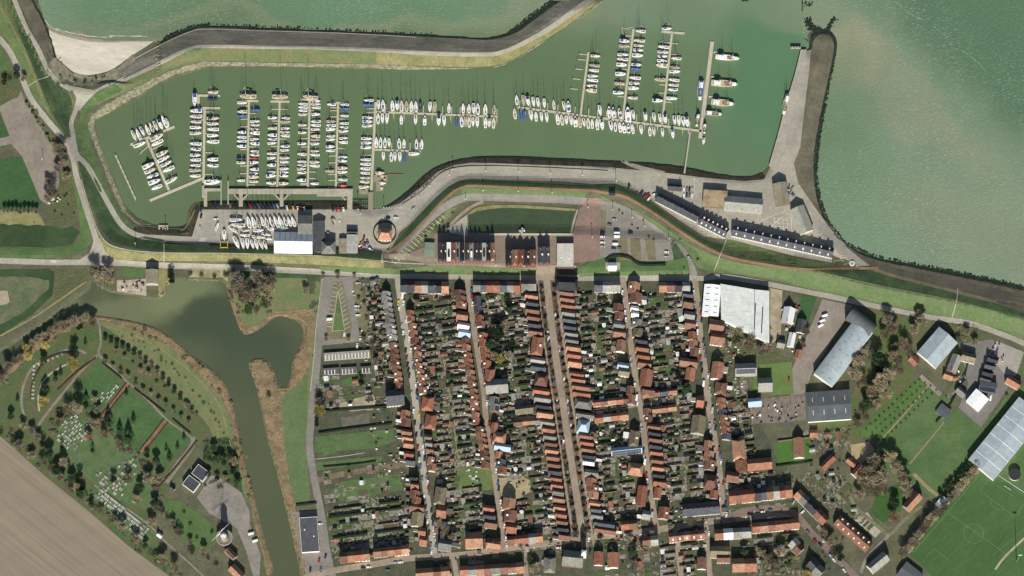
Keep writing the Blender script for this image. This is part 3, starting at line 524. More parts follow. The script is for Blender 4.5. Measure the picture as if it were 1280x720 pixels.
st('yard', [(1246,426),(1280,440),(1270,470),(1256,468),(1236,444)], mat('slab_court', (158,150,138), (146,140,128), .1, fine=.12), .28)
st('verge', [(1190,404),(1250,420),(1236,428),(1216,440),(1200,470),(1180,450)], SCRUB, .15, rough=.8)
st('lawn', [(1278,456),(1400,480),(1400,560),(1276,470)], GR, .26)
st('lawn', [(1250,506),(1258,492),(1270,498),(1236,548),(1226,540)], GR, .26)
st('football_pitch', [(1226,581),(1136,692),(1150,704),(1182,740),(1400,740),(1400,686)], mat('pitch_turf', (72,99,56), (64,91,50), .03, fine=.1, stretch=(rad(51), .3, 1)), .25, step=8)
st('yard', [(1068,650),(1084,640),(1102,664),(1094,672)], CONC, .2)
st('lawn', [(1096,620),(1132,600),(1126,640),(1104,654),(1088,640)], mat('grove_lawn', (65,95,47), (56,85,42), .06, fine=.15), .18)
st('yard', [(1064,556),(1086,552),(1094,562),(1078,580),(1064,576)], mat('hard_sand', (164,146,112), (150,134,102), .1, fine=.12), .25)
st('lawn', [(970,552),(1012,546),(1014,576),(972,582)], mat('villa_lawn', (71,105,48), fine=.15), .22)
ribbon('lane', [(1062,620),(1072,636),(1100,660),(1112,668),(1130,650),(1152,632)], 4.5, mat('hard_lane', (120,116,88)), .24)
ribbon('lane', [(1112,668),(1096,684),(1082,700),(1076,716)], 4, ASPD, .25)
def pl(a, b, wd=.42, m=LINE, off=.34): ribbon('pitch_line', [a, b], wd, m, off, k=1, nx=1)
PLN = mat('faded_line', (106,128,88), fine=.2)
for a, b in (((1230,587),(1142,690)), ((1230,587),(1310,637)), ((1185,641),(1268,700)), ((1240,594),(1225,613)), ((1225,613),(1268,646)), ((1268,646),(1281,628)), ((1246,607),(1266,620)), ((1168,686),(1156,698)), ((1168,686),(1185,700)), ((1240,695),(1310,637))): pl(a, b, .5, PLN)
ribbon('pitch_line', [(1217+12.3*math.cos(i*PI/8), 667+12.3*math.sin(i*PI/8)) for i in range(17)], .5, PLN, .34, k=3, nx=1)
ribbon('pitch_line', [(1238,624),(1240,632),(1247,637),(1255,637)], .5, PLN, .34, nx=1)
ribbon('pavement', [(1244,712),(1258,694),(1290,664)], 2.6, CONC, .34)
# painted markings
for i in range(10): pl((478+i*3.6-10,258.2),(482+i*3.6-10,261.5), .8, LINE, .5)
for i in range(14): pl((556-i*3.4,273+i*3.6),(552-i*3.4,270+i*3.6), .6, mat('bay_line', (188,184,150), fine=.1), .5)
for i in range(14): pl((556-i*4.2-6,274+i*3.9+6),(550-i*4.2-6,270+i*3.9+6), .6, mat('bay_line', (188,184,150)), .5)
for i in range(5): pl((252+i*1.5,297),(249+i*1.5,302), .6, LINE, .5)
for i in range(8): pl((64+i*.9,325),(64+i*.9,328), .4, LINE, .5)
for i in range(8):
    pl((784+i*4.5,233+i*2.8),(788+i*4.5,230+i*2.8-2.5), .4, LINE, .5)
for i in range(9): pl((962+i*1.6,284-i*1.4),(965+i*1.6,282-i*1.4), .7, LINE, .5)
for i in range(5): pl((966,272+i*5),(966+24-i*3,276+i*4), .35, LINE, .5)
for i in range(5): pl((968+i*5.2,272),(969+i*5.2,288), .35, LINE, .5)
for i in range(11):
    t = i/10; pl((416-8*t+.5,354+54*t),(422-7*t,355+54*t), .35, LINE, .5); pl((427+11*t,354+54*t),(424+6.5*t,358+54*t), .35, LINE, .5)
pl((984,262),(935,283), .4); pl((868,222),(868,244), .3); 
ribbon('foam_streak', [(1118,0),(1130,10),(1140,17),(1160,27),(1178,40),(1192,54),(1210,67),(1224,78),(1232,88)], .7, mat('foam', (118,146,118), fine=.3, fscale=.4), 0, flat=SEA_Z+.05, rough=.4)
ribbon('beach', [(58,30),(66,37),(80,42),(105,48),(130,50),(160,49),(196,49)], 4.5, mat('wet_sand', (158,150,126), (144,138,116), .06, fine=.06), .16, nx=4)
for k, pts in enumerate(([(56,24),(62,32),(74,38),(90,43)], [(70,35),(88,40),(106,44)], [(98,42),(118,45),(140,45.5)], [(136,44),(160,44),(184,44.5)])):
    ribbon('surf_line', pts, (1.0,.5), mat('surf', (186,182,160), fine=.3, fscale=.5), 0, flat=SEA_Z+.06, rough=.35)
st('grass_slope', [(-30,-60),(0,-60),(22,2),(46,54),(57,84),(74,104),(89,118),(93,130),(88,152),(84,172),(66,150),(44,122),(30,94),(10,52),(-6,30),(-40,-20)], mat('dike_sward', (102,112,71), (88,104,61), .08, fine=.22), .13, step=4)
band('grass_slope', [(10,-4),(32,58),(50,104),(64,140),(79,165),(87,178)], [(21,-4),(46,57),(57,86),(74,106),(88,126),(86,150)], GRD, .2)

ribbon('lane', [(797,668),(800,690),(803,722)], 7, mat('leafy_lane', (112,100,80), (94,88,70), .2, fine=.25), .26)
# ---------------------------------------------------------------- harbour: pontoons, boats
PONT = mat('pontoon_deck', (188,180,156), (168,160,138), .3, fine=.15)
TIMB = mat('weathered_timber', (150,138,112), (132,122,100), .3, fine=.2)
STEEL = mat('galvanised_steel', (150,150,148), rough=.5, metal=.3, fine=.1)
PILE = mat('dark_pile', (52,46,38), fine=.2)
HULLW = mat('white_gelcoat', (232,230,222), (222,220,210), .5, rough=.35, fine=.05, spec=.5)
HULLC = mat('cream_gelcoat', (216,206,182), rough=.4, fine=.05)
NAVY = mat('navy_hull', (30,38,62), rough=.3, fine=.05, spec=.5)
REDH = mat('red_hull', (150,46,44), rough=.4, fine=.05)
BLUC = mat('blue_canvas', (70,98,148), (58,84,134), .6, fine=.15, fscale=2)
NAVC = mat('navy_canvas', (40,50,78), fine=.15)
GRYC = mat('grey_canvas', (128,130,130), fine=.15)
TEAK = mat('teak_deck', (186,170,140), (168,152,124), 1, fine=.15, fscale=3)
GLAS = mat('dark_glass', (38,44,52), rough=.12, fine=0, spec=.6)
ALU = mat('aluminium_spar', (200,200,196), rough=.4, fine=0, metal=.2)
COCK = mat('cockpit_floor', (140,136,124), (110,108,100), 1.5, fine=.25, fscale=3)
def floating(name, segs, label, group='floating pontoons of the marina', fingers=(), z=SEA_Z+.55, wid=2.4):
    """one pontoon: deck of straight runs, thin finger piers and mooring piles as its parts"""
    x0, y0 = W(*segs[0][0]); o = empty(name, (x0, y0, SEA_Z)); tag(o, label, 'pontoon', group)
    m = MB()
    for k, sg in enumerate(segs):
        (ax, ay), (bx, by) = W(*sg[0]), W(*sg[1]); wd = sg[2]*S if len(sg) > 2 else wid
        d = math.dist((ax, ay), (bx, by)); rz = math.atan2(by-ay, bx-ax)
        m.box((ax+bx)/2-x0, (ay+by)/2-y0, .1-k*.02, d, wd, .5-k*.012, rz)
    mk(m, 'deck', PONT, o)
    for a, b in fingers:
        (ax, ay), (bx, by) = W(*a), W(*b); f = MB(); d = math.dist((ax, ay), (bx, by)); rz = math.atan2(by-ay, bx-ax)
        f.box((ax+bx)/2-x0, (ay+by)/2-y0, .05, d, .75, .42, rz); mk(f, 'finger_pier', PONT, o)
        p = MB(); p.tube((bx-x0, by-y0, -3), (bx-x0, by-y0, 2.2), .22); mk(p, 'mooring_pile', PILE, o)
    return o
def mk(mb, name, mats, parent):
    o = mb.build(name, mats, parent); KIDS.setdefault(parent.name, []).append(o); return o
def hull_outline(L, B, n=9, stern=.72, bow=1.0):
    P = []
    for i in range(n+1):
        t = i/n; x = -L/2+L*t; hw = B/2*(stern+(1-stern)*math.sin(min(1, t/.45)*PI/2)) if t < .45 else B/2*max(0, 1-((t-.45)/.55)**2.1)**.9
        P.append((x, hw))
    return P
def hull_mesh(L, B, hgt, mats, cockpit=(-.42, -.12), stern=.72, deckmi=1, sheer=.35):
    P = hull_outline(L, B, 9, stern); m = MB(); n = len(P)
    top = [(x, hw) for x, hw in P]+[(x, -hw) for x, hw in P[::-1][1:]]
    zt = lambda p: hgt+sheer*((p[0]/L+.5)**2)
    N = len(top); V = [(x*.93-.1, y*.55, -.35) for x, y in top]+[(x, y, zt((x, y))) for x, y in top]+[(x*.97, y*.93, zt((x, y))+.02) for x, y in top]
    m.add(V, [(i, (i+1) % N, N+(i+1) % N, N+i) for i in range(N)], 0); m.add([], [])
    m.f += [(N+i, N+(i+1) % N, 2*N+(i+1) % N, 2*N+i) for i in range(N)]; m.m += [0]*N
    for i in range(n-1):           # deck strips across the beam
        a, b = i, i+1; c, d = (N-i) % N if i else None, N-1-i
        l0, l1 = 2*N+i, 2*N+i+1; r0 = 2*N+(2*n-2-i if True else 0); r1 = 2*N+(2*n-2-i-1)
        if i == n-2: m.f.append((l0, l1, r0)); m.m.append(deckmi)
        else: m.f.append((l0, l1, r1, r0)); m.m.append(deckmi)
    m.f = [f if all(v < len(m.v) for v in f) else (0, 1, 2) for f in m.f]
    if cockpit:
        x0, x1 = cockpit[0]*L, cockpit[1]*L; m.box((x0+x1)/2, 0, hgt*.97, x1-x0, B*.42, .09, 0, 2)
        m.box((x0+x1)/2, B*.25, hgt*.97, x1-x0, B*.09, .3, 0, 0); m.box((x0+x1)/2, -B*.25, hgt*.97, x1-x0, B*.09, .3, 0, 0)
    return m
def sailboat(hullm, deckm, cover=None, tarp=None, L=10.0, B=3.3, ketch=False):
    t = empty('sailing_yacht', (0, 0, 0)); mk(hull_mesh(L, B, 1.15, None), 'hull', [hullm, deckm, COCK], t)
    c = MB(); c.prism([(-.12*L, B*.27), (.1*L, B*.26), (.24*L, B*.12), (.27*L, 0), (.24*L, -B*.12), (.1*L, -B*.26), (-.12*L, -B*.27)], 1.1, 1.62, 0)
    for s in (-1, 1): c.box(0, s*B*.268, 1.3, .2*L, .05, .2, 0, 1)
    c.box(.15*L, 0, 1.6, .6, .6, .07, 0, 1); c.box(-.1*L, 0, 1.6, .9, .7, .06, 0, 1)
    mk(c, 'cabin', [deckm, GLAS], t)
    m = MB(); m.tube((.1*L, 0, 1.5), (.1*L, 0, 14.2*L/10), .11, .07); m.tube((.1*L, 0, 2.5), (-.3*L, 0, 2.35), .08)
    for z in (6.0, 9.5): m.tube((.1*L, -1.1, z*L/10), (.1*L, 1.1, z*L/10), .04)
    m.tube((.495*L, 0, 1.5), (.1*L, 0, 13.6*L/10), .05, n=4); m.tube((-.48*L, 0, 1.3), (.1*L, 0, 14*L/10), .025, n=3)
    if ketch: m.tube((-.33*L, 0, 1.5), (-.33*L, 0, 9.5), .08, .05)
    mk(m, 'mast', ALU, t)
    if cover:
        c = MB(); c.tube((.08*L, 0, 2.62), (-.28*L, 0, 2.5), .24, .13); c.box(-.16*L, 0, 1.65, .13*L, B*.5, .4, 0, 0, .8); mk(c, 'sail_cover', cover, t)
    if tarp:
        c = MB(); P = [(x*.92, y*.88) for x, y in hull_outline(L, B, 8)]; n = len(P)
        V = [(x, y, 1.35) for x, y in P]+[(x, -y, 1.35) for x, y in P]+[(x, 0, 2.3) for x, y in P]
        c.add(V, [(i, i+1, 2*n+i+1, 2*n+i) for i in range(n-1)]+[(n+i+1, n+i, 2*n+i, 2*n+i+1) for i in range(n-1)]+[(0, 2*n, n)]); mk(c, 'tarpaulin', tarp, t)
    return t
def motorboat(hullm, canopy, L=8.5, B=3.2, fly=False):
    t = empty('motor_boat', (0, 0, 0)); mk(hull_mesh(L, B, 1.1, None, (-.44, -.2), stern=.86), 'hull', [hullm, hullm, COCK], t)
    c = MB(); c.prism([(-.18*L, B*.36), (.12*L, B*.34), (.3*L, B*.16), (.3*L, -B*.16), (.12*L, -B*.34), (-.18*L, -B*.36)], 1.05, 1.55, 0)
    c.box(-.03*L, 0, 1.54, .26*L, B*.6, .8, 0, 0, .86); c.box(-.03*L, 0, 1.75, .262*L, B*.603, .32, 0, 1, .95); c.box(.2*L, 0, 1.55, .7, .7, .06, 0, 1)
    mk(c, 'wheelhouse', [hullm, GLAS], t)
    if canopy: d = MB(); d.box(-.28*L, 0, 1.6, .2*L, B*.72, .75, 0, 0, .8); mk(d, 'canopy', canopy, t)
    if fly: d = MB(); d.box(-.05*L, 0, 2.34, .16*L, B*.5, .4, 0, 0, .9); d.tube((-.12*L, 0, 2.4), (-.12*L, 0, 5), .05); mk(d, 'flybridge', hullm, t)
    return t
SB = [(sailboat(HULLW, HULLW), 'white sailing yacht'), (sailboat(HULLW, HULLW, NAVC), 'white sailing yacht with dark boom cover'), (sailboat(HULLC, TEAK, GRYC), 'cream decked sailing yacht'),
      (sailboat(HULLW, HULLW, BLUC), 'white sailing yacht with blue boom cover'), (sailboat(HULLW, HULLC, GRYC), 'white sailing yacht with grey spray hood'), (sailboat(HULLC, HULLW), 'plain cream sailing yacht')]
SBX = {'b': (sailboat(BLUC, BLUC, BLUC, BLUC), 'blue tarpaulin covered sailing yacht'), 'n': (sailboat(NAVY, HULLC, NAVC), 'navy hulled sailing yacht'), 'r': (sailboat(REDH, REDH, None, REDH), 'red covered sailing yacht'),
       'k': (sailboat(NAVY, NAVC, NAVC, NAVC), 'sailing yacht under a navy cover'), 't': (sailboat(HULLC, TEAK, TEAK), 'brown decked sailing yacht')}
MBT = [(motorboat(HULLW, None), 'white motor cruiser'), (motorboat(HULLW, BLUC), 'white motor boat with blue canopy'), (motorboat(HULLC, GRYC), 'cream motor boat with grey canopy'), (motorboat(HULLW, None, fly=True), 'white motor boat with flybridge'), (motorboat(HULLW, NAVC), 'white motor boat with navy canopy')]
protos = [a for a, b in SB+MBT]+[a for a, b in SBX.values()]
USED = set(); SEENL = {}
LP = {id(a): float(max(abs(v.co.x) for v in KIDS[a.name][0].data.vertices)*2) for a in protos}
def put_boat(pr, look, px, py, ang, Lpx, label, group, z=SEA_Z+.12, motor=False):
    o = pr if id(pr) not in USED else copy_tree(pr); USED.add(id(pr))
    s = Lpx*S/LP[id(pr)]; x, y = W(px, py); o.location = (x, y, z); o.rotation_euler = (0, 0, rad(ang)); o.scale = (s, s*R.uniform(.93, 1.06), s*1.45)
    tag(o, label, 'sailing boat' if o.name.startswith('sail') else 'motor boat', group); return o
def moor(where, pts, axis, side, ang, L, pick=None, start='counting from its outer end'):
    """boats along one side of a pontoon; pts: (x, y[, code[, length]])"""
    for i, p in enumerate(pts):
        c = p[2] if len(p) > 2 else ''
        Lp = p[3] if len(p) > 3 else L*R.uniform(.9, 1.08)
        if c in SBX: pr, look = SBX[c]
        elif c == 'm' or (c == '' and R.random() < .22): pr, look = R.choice(MBT)
        else: pr, look = R.choices(SB, (36, 12, 5, 6, 16, 10))[0]
        flip = 0 if R.random() < .5 else 180
        put_boat(pr, look, p[0], p[1], ang+(flip if len(p) < 5 else p[4])+R.uniform(-3, 3), Lp, f"{look}, {ordn(i+1)} on {where.replace('the ','')}", 'boats berthed in the marina')
def col_of(ys, x0, y0, x1, y1, off, codes={}):
    return [(x0+(x1-x0)*(y-y0)/(y1-y0)+off, y, codes.get(i, '')) for i, y in enumerate(ys)]
def fings(ys, x0, y0, x1, y1, off):
    return [((x0+(x1-x0)*(y-y0)/(y1-y0), y), (x0+(x1-x0)*(y-y0)/(y1-y0)+off, y+.3)) for y in ys]
# angled western pontoon
def along(a, b, t): return (a[0]+(b[0]-a[0])*t, a[1]+(b[1]-a[1])*t)
floating('pontoon', [((163,180.5),(218,157.5)), ((182.5,173),(211,237)), ((187,250),(254,222))], 'slanting T-shaped pontoon in the west corner of the basin', fingers=[((186,181),(174,192)), ((190,186),(203,180))])
moor('the slanting head pontoon', [(167.5,169.4),(173,168),(178,164),(184.5,162),(189.5,159.5),(194.5,157.5),(200.5,155.5),(205.5,152,'',16),(209,153,'',12)], 0, 0, -66, 13.5)
moor('the right side of the slanting pontoon', [(196,171.5,'',18),(196.5,178.5,'',16.5),(203,191.5),(204.5,198.5),(207.5,204.5),(210.5,211.5),(214.5,225,'',16)], 0, 0, 26, 16)
moor('the left side of the slanting pontoon', [(174.5,180.5),(185.5,207),(187.5,213.5),(190.5,219.8),(193,227,'',16),(195.8,234)], 0, 0, 22, 15.5)
# second, by the west quay
floating('pontoon', [((248,117.5),(248,135.5),3), ((247,118.5),(275,119),2.6), ((247,134),(275,134.3),2.6), ((255.5,134),(254,246),3)], 'second pontoon from the west, with its C-shaped head', fingers=fings([139,152,166,190,217], 255.5,134,254,246, 12)+fings([149,163,183,203], 255.5,134,254,246, -11))
moor('the left side of the second pontoon', col_of([138.5,145.3,152,159.2,166.3,179.5,186.3,193.7,199.7,206.7,212.7,219.7], 255.5,134,254,246,-10.5), 0,0,0,14.5)
moor('the right side of the second pontoon', col_of([148,154.4,161.4,169.1,177,199.2,206.7], 255.5,134,254,246,11,{0:'n'}), 0,0,0,15)
moor('the C-shaped head of the second pontoon', [(243.5,125,'',17,270),(266,115,'',13,180),(266,123.5,'k',13,0),(265.5,227.5,'w',20,0)], 0,0,0,15)
def comb(nm, x0, y0, x1, y1, left, right, lc={}, rc={}, L=11.5, T=None, fl=(), fr=()):
    segs = [((x0, y0), (x1, y1), 2.4)]
    if T: segs.append(((T[0], T[2]), (T[1], T[2]+.3), 2.4))
    floating('pontoon', segs, f'{nm} pontoon of the western basin', fingers=fings([y+3.4 for y in left[::2]]+list(fl), x0,y0,x1,y1,-10)+fings([y+3.4 for y in right[::2]]+list(fr), x0,y0,x1,y1,10))
    moor(f'the left side of the {nm} pontoon', col_of(left, x0,y0,x1,y1,-8.2,lc), 0,0,0,L); moor(f'the right side of the {nm} pontoon', col_of(right, x0,y0,x1,y1,8.2,rc), 0,0,0,L)
comb('third', 311,124.5,309,236, [128.1,139.4,144.6,165,171.3,176.3,182.6,198,203,225.3], [137.3,151.6,156,161.3,166,174,179.2,188.9,193.3,198,202.8,211.4,216.4,221.1,226.7], {2:'b',7:'k'}, {0:'b',5:'',9:'r'}, T=(297.5,323,125.3), fl=[157.5,216])
comb('fourth', 349.5,125,346.5,236, [146.9,160,168.6,173.7,178.6,191.7,197.2,206,215,219.6,228.5], [147.5,152,160.3,165,169.4,182.6,187.4,197.2,202.1,210.8,215.3,219.5,229.2], {1:'',7:'m'}, {}, T=(338,361.5,126), fl=[135.5,153.7], fr=[135.5])
comb('fifth', 387,124,384.5,237, [129.8,134,138,142.8,155.9,165.3,179.2,192.4,202,206.4,211.1,215.5,225], [126,129.9,134.2,142.5,151.6,156.3,161.4,170.1,174.4,179.4,188.6,193.3,202.5,207,229.2], T=(376,398,123.8), fl=[172,230], fr=[214,222])
comb('sixth', 422.5,128,419.5,238, [130.2,151.6,156.6,161.3,170,174.2,183,188,213.6], [130.6,135.6,144.4,154,158.8,163.5,172.5,177.5,196.1,200.9,210,214.8,224.3,232], {}, {1:'b',13:'r'}, L=11.5, T=(413,433,127.5), fl=[137.3,145,194,202.5,224.5,233.5], fr=[184.5])
moor('the cross heads of the comb pontoons', [(310,120.5,'t',21,180),(350,121,'w',20,0),(388,121.5,'t',19,172)], 0,0,0,20)
# seventh with two cross arms
floating('pontoon', [((469.5,127),(463.7,246),3), ((469,139),(622,145),2.4), ((467,186.2),(526,188.5),2.2)], 'F-shaped pontoon in the middle of the harbour', fingers=[((x, 139+(x-469)*.039), (x+.3, 139+(x-469)*.039-10)) for x in (482,493,504.5,516.5,529,541,553,564.5,575,583.5,594,604,621)]+[((x, 139+(x-469)*.039), (x, 139+(x-469)*.039+11)) for x in (492,505,530,540,563.5,575,588,604,621)]+[((x, 187),(x,177.5)) for x in (477,489.5,501,512.5,524)]+fings([135,139.3,155,181,193,208,221], 469,129,463.5,238,-11))
moor('the left side of the F-shaped pontoon', col_of([125.2,131,147,151.9,157,173.2,178.5,184,199.5,205,210.6,216,222.3,227,233.5], 469,129.5,463.5,238,-8.5,{0:'w',1:'b'}), 0,0,0,13)
hl = lambda xs, y0, off, cd={}, x0=469, k=.039: [(x, y0+(x-x0)*k+off, cd.get(i, '')) for i, x in enumerate(xs)]
moor('the upper side of the long cross arm', hl([473,478.7,490.4,496.4,501.8,508.2,514.1,519.8,525.4,537.4,543.5,561.2,579,586.3,592,597.3,606.8,617.5],139,-8.2,{8:'k',15:''}), 0,0,90,13)
moor('the lower side of the long cross arm', hl([472.6,478,483.8,501.6,519.4,530.9,548.4,555.2,571,577.1,582,586.4,591.2,596.6,606.8,611.6,617],139,8.6,{8:'b',10:'t'}), 0,0,90,13)
moor('the upper side of the short cross arm', hl([470.4,475.6,481.2,486.4,498.9,505,520.5,527.2],186,-8.5), 0,0,90,12.5)
moor('the lower side of the short cross arm', hl([479.2,489,493.7,499.7,505.5],186,8.6,{4:'b'}), 0,0,90,12.5)
put_boat(SB[0][0], '', 517.8, 192, 0, 14, 'white sailing yacht lying lengthwise under the short cross arm', 'boats berthed in the marina')
# eighth: long eastern pontoon
K8 = (163-133.3)/(876.7-647.5)
y8 = lambda x: 133.3+(x-647.5)*K8
BR = {'first': ((735.6,64.3),(725.8,143)), 'second': ((792,35.3),(778.3,149)), 'third': ((840,41.5),(827.5,156))}
floating('pontoon', [((647,133.3),(877,163),2.6)]+[(a, b, 2.6) for a, b in BR.values()]+[((826.5,38.8),(855.5,40.8),2.6)], 'long eastern pontoon with three cross arms pointing north',
   fingers=[((x, y8(x)), (x+.6, y8(x)-10)) for x in (649.5,663,675.5,684,697,708.5,718.5,735.5,746.5,758,770,795.5,805,813,835.5,862)]+[((x, y8(x)), (x-.4, y8(x)+10)) for x in (661,681.5,694,711,728,749,761,772,788,797,806,822,836.5,853.5,861)]
   +[((733.8-i*1.6, 67.5+i*6.2), (724-i*1.6, 66.5+i*6.2)) for i in (0,1.1,3,5,7)]+[(along(*BR['second'], t), (along(*BR['second'], t)[0]-10, along(*BR['second'], t)[1]-1)) for t in (.08,.2,.45,.62,.75)]+[(along(*BR['second'], t), (along(*BR['second'], t)[0]+10, along(*BR['second'], t)[1]+1)) for t in (.13,.25,.4,.57)]
   +[(along(*BR['third'], t), (along(*BR['third'], t)[0]-9, along(*BR['third'], t)[1]-.8)) for t in (.1,.35,.56,.65)]+[(along(*BR['third'], t), (along(*BR['third'], t)[0]+9, along(*BR['third'], t)[1]+1)) for t in (.1,.22,.42,.74)])
moor('the upper side of the long eastern pontoon', [(x, y8(x)-8.6, c) for x, c in [(645.9,''),(654.4,'w'),(660,''),(666.9,''),(672.5,''),(680.4,''),(692.3,'w'),(705,''),(710.6,''),(750,''),(761.6,''),(766.9,''),(774.8,'m'),(791.6,''),(807,''),(817.7,''),(825,''),(831.7,''),(843.3,''),(848.6,'w'),(854,''),(858.9,'')]], 0,0,97,13)
put_boat(MBT[0][0], '', 785, 143, 94, 19, 'large white catamaran motor cruiser beside the second cross arm', 'boats berthed in the marina')
moor('the lower side of the long eastern pontoon', [(x, y8(x)+8.8, c) for x, c in [(643.5,''),(651.3,'b'),(656.6,'b'),(664,''),(670,''),(676.9,''),(683.5,''),(697.1,''),(702.3,''),(708,''),(714,''),(719.3,''),(724.6,'t'),(730,''),(735.3,''),(740.3,''),(746.5,''),(752.5,''),(763.8,''),(769.1,''),(775,''),(780,''),(785.6,'m'),(790.9,''),(801.5,''),(812.3,''),(817.4,''),(828.2,''),(840.9,'')]], 0,0,96,13)
def br(nm, side, ys, off, cd={}):
    (x0, y0), (x1, y1) = BR[nm]
    moor(f'the {side} side of the {nm} northern cross arm', [(x0+(x1-x0)*(y-y0)/(y1-y0)+off, y, cd.get(i, '')) for i, y in enumerate(ys)], 0,0,-4,13.5)
br('first','right',[69.7,81.6,87.7,94.9,100,107.2,113],9.5)
br('second','left',[51,57.2,68.2,73.8,80.7,92.2,104,115.6],-9.2,{6:'t'}); br('second','right',[38.7,50.6,56.7,62.4,69,80.7,86,97.2,104,110,122],9.2,{6:'b'})
br('third','left',[58.5,65,70,76,81.6,99.2,125.5],-8.6); br('third','right',[72.8,84.2,89,99.8,106,111.7,122.7],8.8)
put_boat(SB[3][0], '', 833.5, 35.5, 2, 12, 'white sailing yacht moored outside the T-head of the third cross arm', 'boats berthed in the marina')
put_boat(SB[4][0], '', 471, 118.5, 4, 15, 'white sailing yacht outside the top end of the F-shaped pontoon', 'boats berthed in the marina') if False else None
# heavy outer pontoon with working vessels
floating('pontoon', [((890.5,51),(875.3,172),4.6), ((892,64.5),(898,65),2), ((889,95),(894,95.5),2), ((886,120),(891,120.5),2)], 'broad outer pontoon where the large vessels lie', group=None)
def vessel(L, B, look, label, px, py, ang, deckc=TEAK, hullm=HULLW, masts=(.2,-.2), house=.28):
    t = empty('fishing_vessel', (*W(px, py), SEA_Z+.1), rad(ang)); tag(t, label, 'ship', 'working vessels on the outer pontoon')
    mk(hull_mesh(L, B, 1.9, None, None, stern=.8, sheer=.9), 'hull', [hullm, deckc, COCK], t)
    c = MB(); c.box(-.28*L, 0, 1.9, house*L, B*.62, 2.4, 0, 0, .94); c.box(-.28*L, 0, 3.3, house*L*.98, B*.625, .6, 0, 1, .96); c.box(-.28*L, 0, 4.28, house*L*.6, B*.4, .8, 0, 0); mk(c, 'wheelhouse', [HULLW, GLAS], t)
    c = MB(); c.box(.36*L, 0, 2.4, .16*L, B*.5, .7, 0, 0, .8); mk(c, 'bow_deck', HULLW, t)
    for s_ in masts:
        m = MB(); m.tube((s_*L, 0, 2), (s_*L, 0, 15), .2, .1); m.tube((s_*L, 0, 5), (s_*L-.15*L, 0, 8), .1); m.tube((s_*L, -2, 9), (s_*L, 2, 9), .07); mk(m, 'mast', ALU, t)
    g = MB(); g.box(.08*L, 0, 2.0, .2*L, B*.5, .7, 0, 0, .9)
    for s_ in (-1, 1): g.tube((.05*L, s_*B*.3, 2.2), (.28*L, s_*B*.3, 3.2), .15)
    mk(g, 'deck_gear', mat('deck_gear_brown', (120,84,62), (150,130,104), 1, fine=.4, fscale=2), t); return t
vessel(22, 5.2, '', 'long white two-masted ship, topmost at the broad outer pontoon', 909.5, 72, -5, HULLW)
vessel(24, 6.2, '', 'white trawler with brown midship deck, second down the broad pontoon', 905.8, 104.3, -4)
vessel(21, 6.2, '', 'white trawler with timber hold and bulky bow, third down the broad pontoon', 903.5, 128.5, -7)
vessel(15, 4.4, '', 'small grey workboat at the lower right of the broad pontoon', 892.5, 141.8, -6, COCK, HULLC, (.1,), .3)
vessel(19, 6, '', 'white trawler with blue deck lying along the left of the broad pontoon', 875.8, 113.5, 265, BLUC, masts=(.15,))
vessel(13, 4.2, '', 'dark hulled workboat below the left side of the broad pontoon', 871.8, 150.5, 262, COCK, NAVY, (.1,), .25)
vessel(20, 5.2, '', 'dark fishing ship moored against the stone mole', 982, 131, 258, COCK, HULLC, (.05,-.3), .26)
vessel(10, 3.6, '', 'dark low barge behind the foot of the broad pontoon', 880.7, 161, 267, COCK, NAVY, (.1,), .2)
put_boat(MBT[0][0], '', 879.6, 176, 265, 9, 'small white motor boat at the very foot of the broad pontoon', 'boats berthed in the marina')
# gangway to the quay
g = empty('gangway', (*W(863,164), SEA_Z+1)); tag(g, 'long narrow gangway from the eastern pontoon up to the quay', 'gangway')
m = MB(); a, b = Vector((0, 0, 0)), Vector((W(855.5,217)[0]-W(863,164)[0], W(855.5,217)[1]-W(863,164)[1], 2.2)); d = b-a
m.add([a+Vector((-.7,0,0)), a+Vector((.7,0,0)), b+Vector((.7,0,0)), b+Vector((-.7,0,0)), a+Vector((-.7,0,-.25)), a+Vector((.7,0,-.25)), b+Vector((.7,0,-.25)), b+Vector((-.7,0,-.25))], [(0,1,2,3),(7,6,5,4),(0,4,5,1),(1,5,6,2),(2,6,7,3),(3,7,4,0)])
mk(m, 'walkway', PONT, g)
for s_ in (-.75, .75):
    m = MB(); m.tube(a+Vector((s_,0,1.1)), b+Vector((s_,0,1.1)), .08, n=4)
    for i in range(16): q = a+d*(i/15); m.tube(q+Vector((s_,0,0)), q+Vector((s_,0,1.1)), .05, n=4)
    mk(m, 'railing', STEEL, g)
# breakwater baffle in the west corner
t = empty('mooring_boom', (*W(144,193), SEA_Z)); tag(t, 'narrow slanting timber jetty alone in the western water', 'jetty')
m = MB(); (ax, ay), (bx, by) = W(144,193), W(170,250); dd = math.dist((ax,ay),(bx,by)); rz = math.atan2(by-ay, bx-ax); m.box((bx-ax)/2, (by-ay)/2, .5, dd, 1.5, .35, rz); mk(m, 'deck', PONT, t)
for i in range(10): m = MB(); k = i/9; m.tube(((bx-ax)*k, (by-ay)*k, -3), ((bx-ax)*k, (by-ay)*k, 1.8), .25); mk(m, 'mooring_pile', PILE, t)
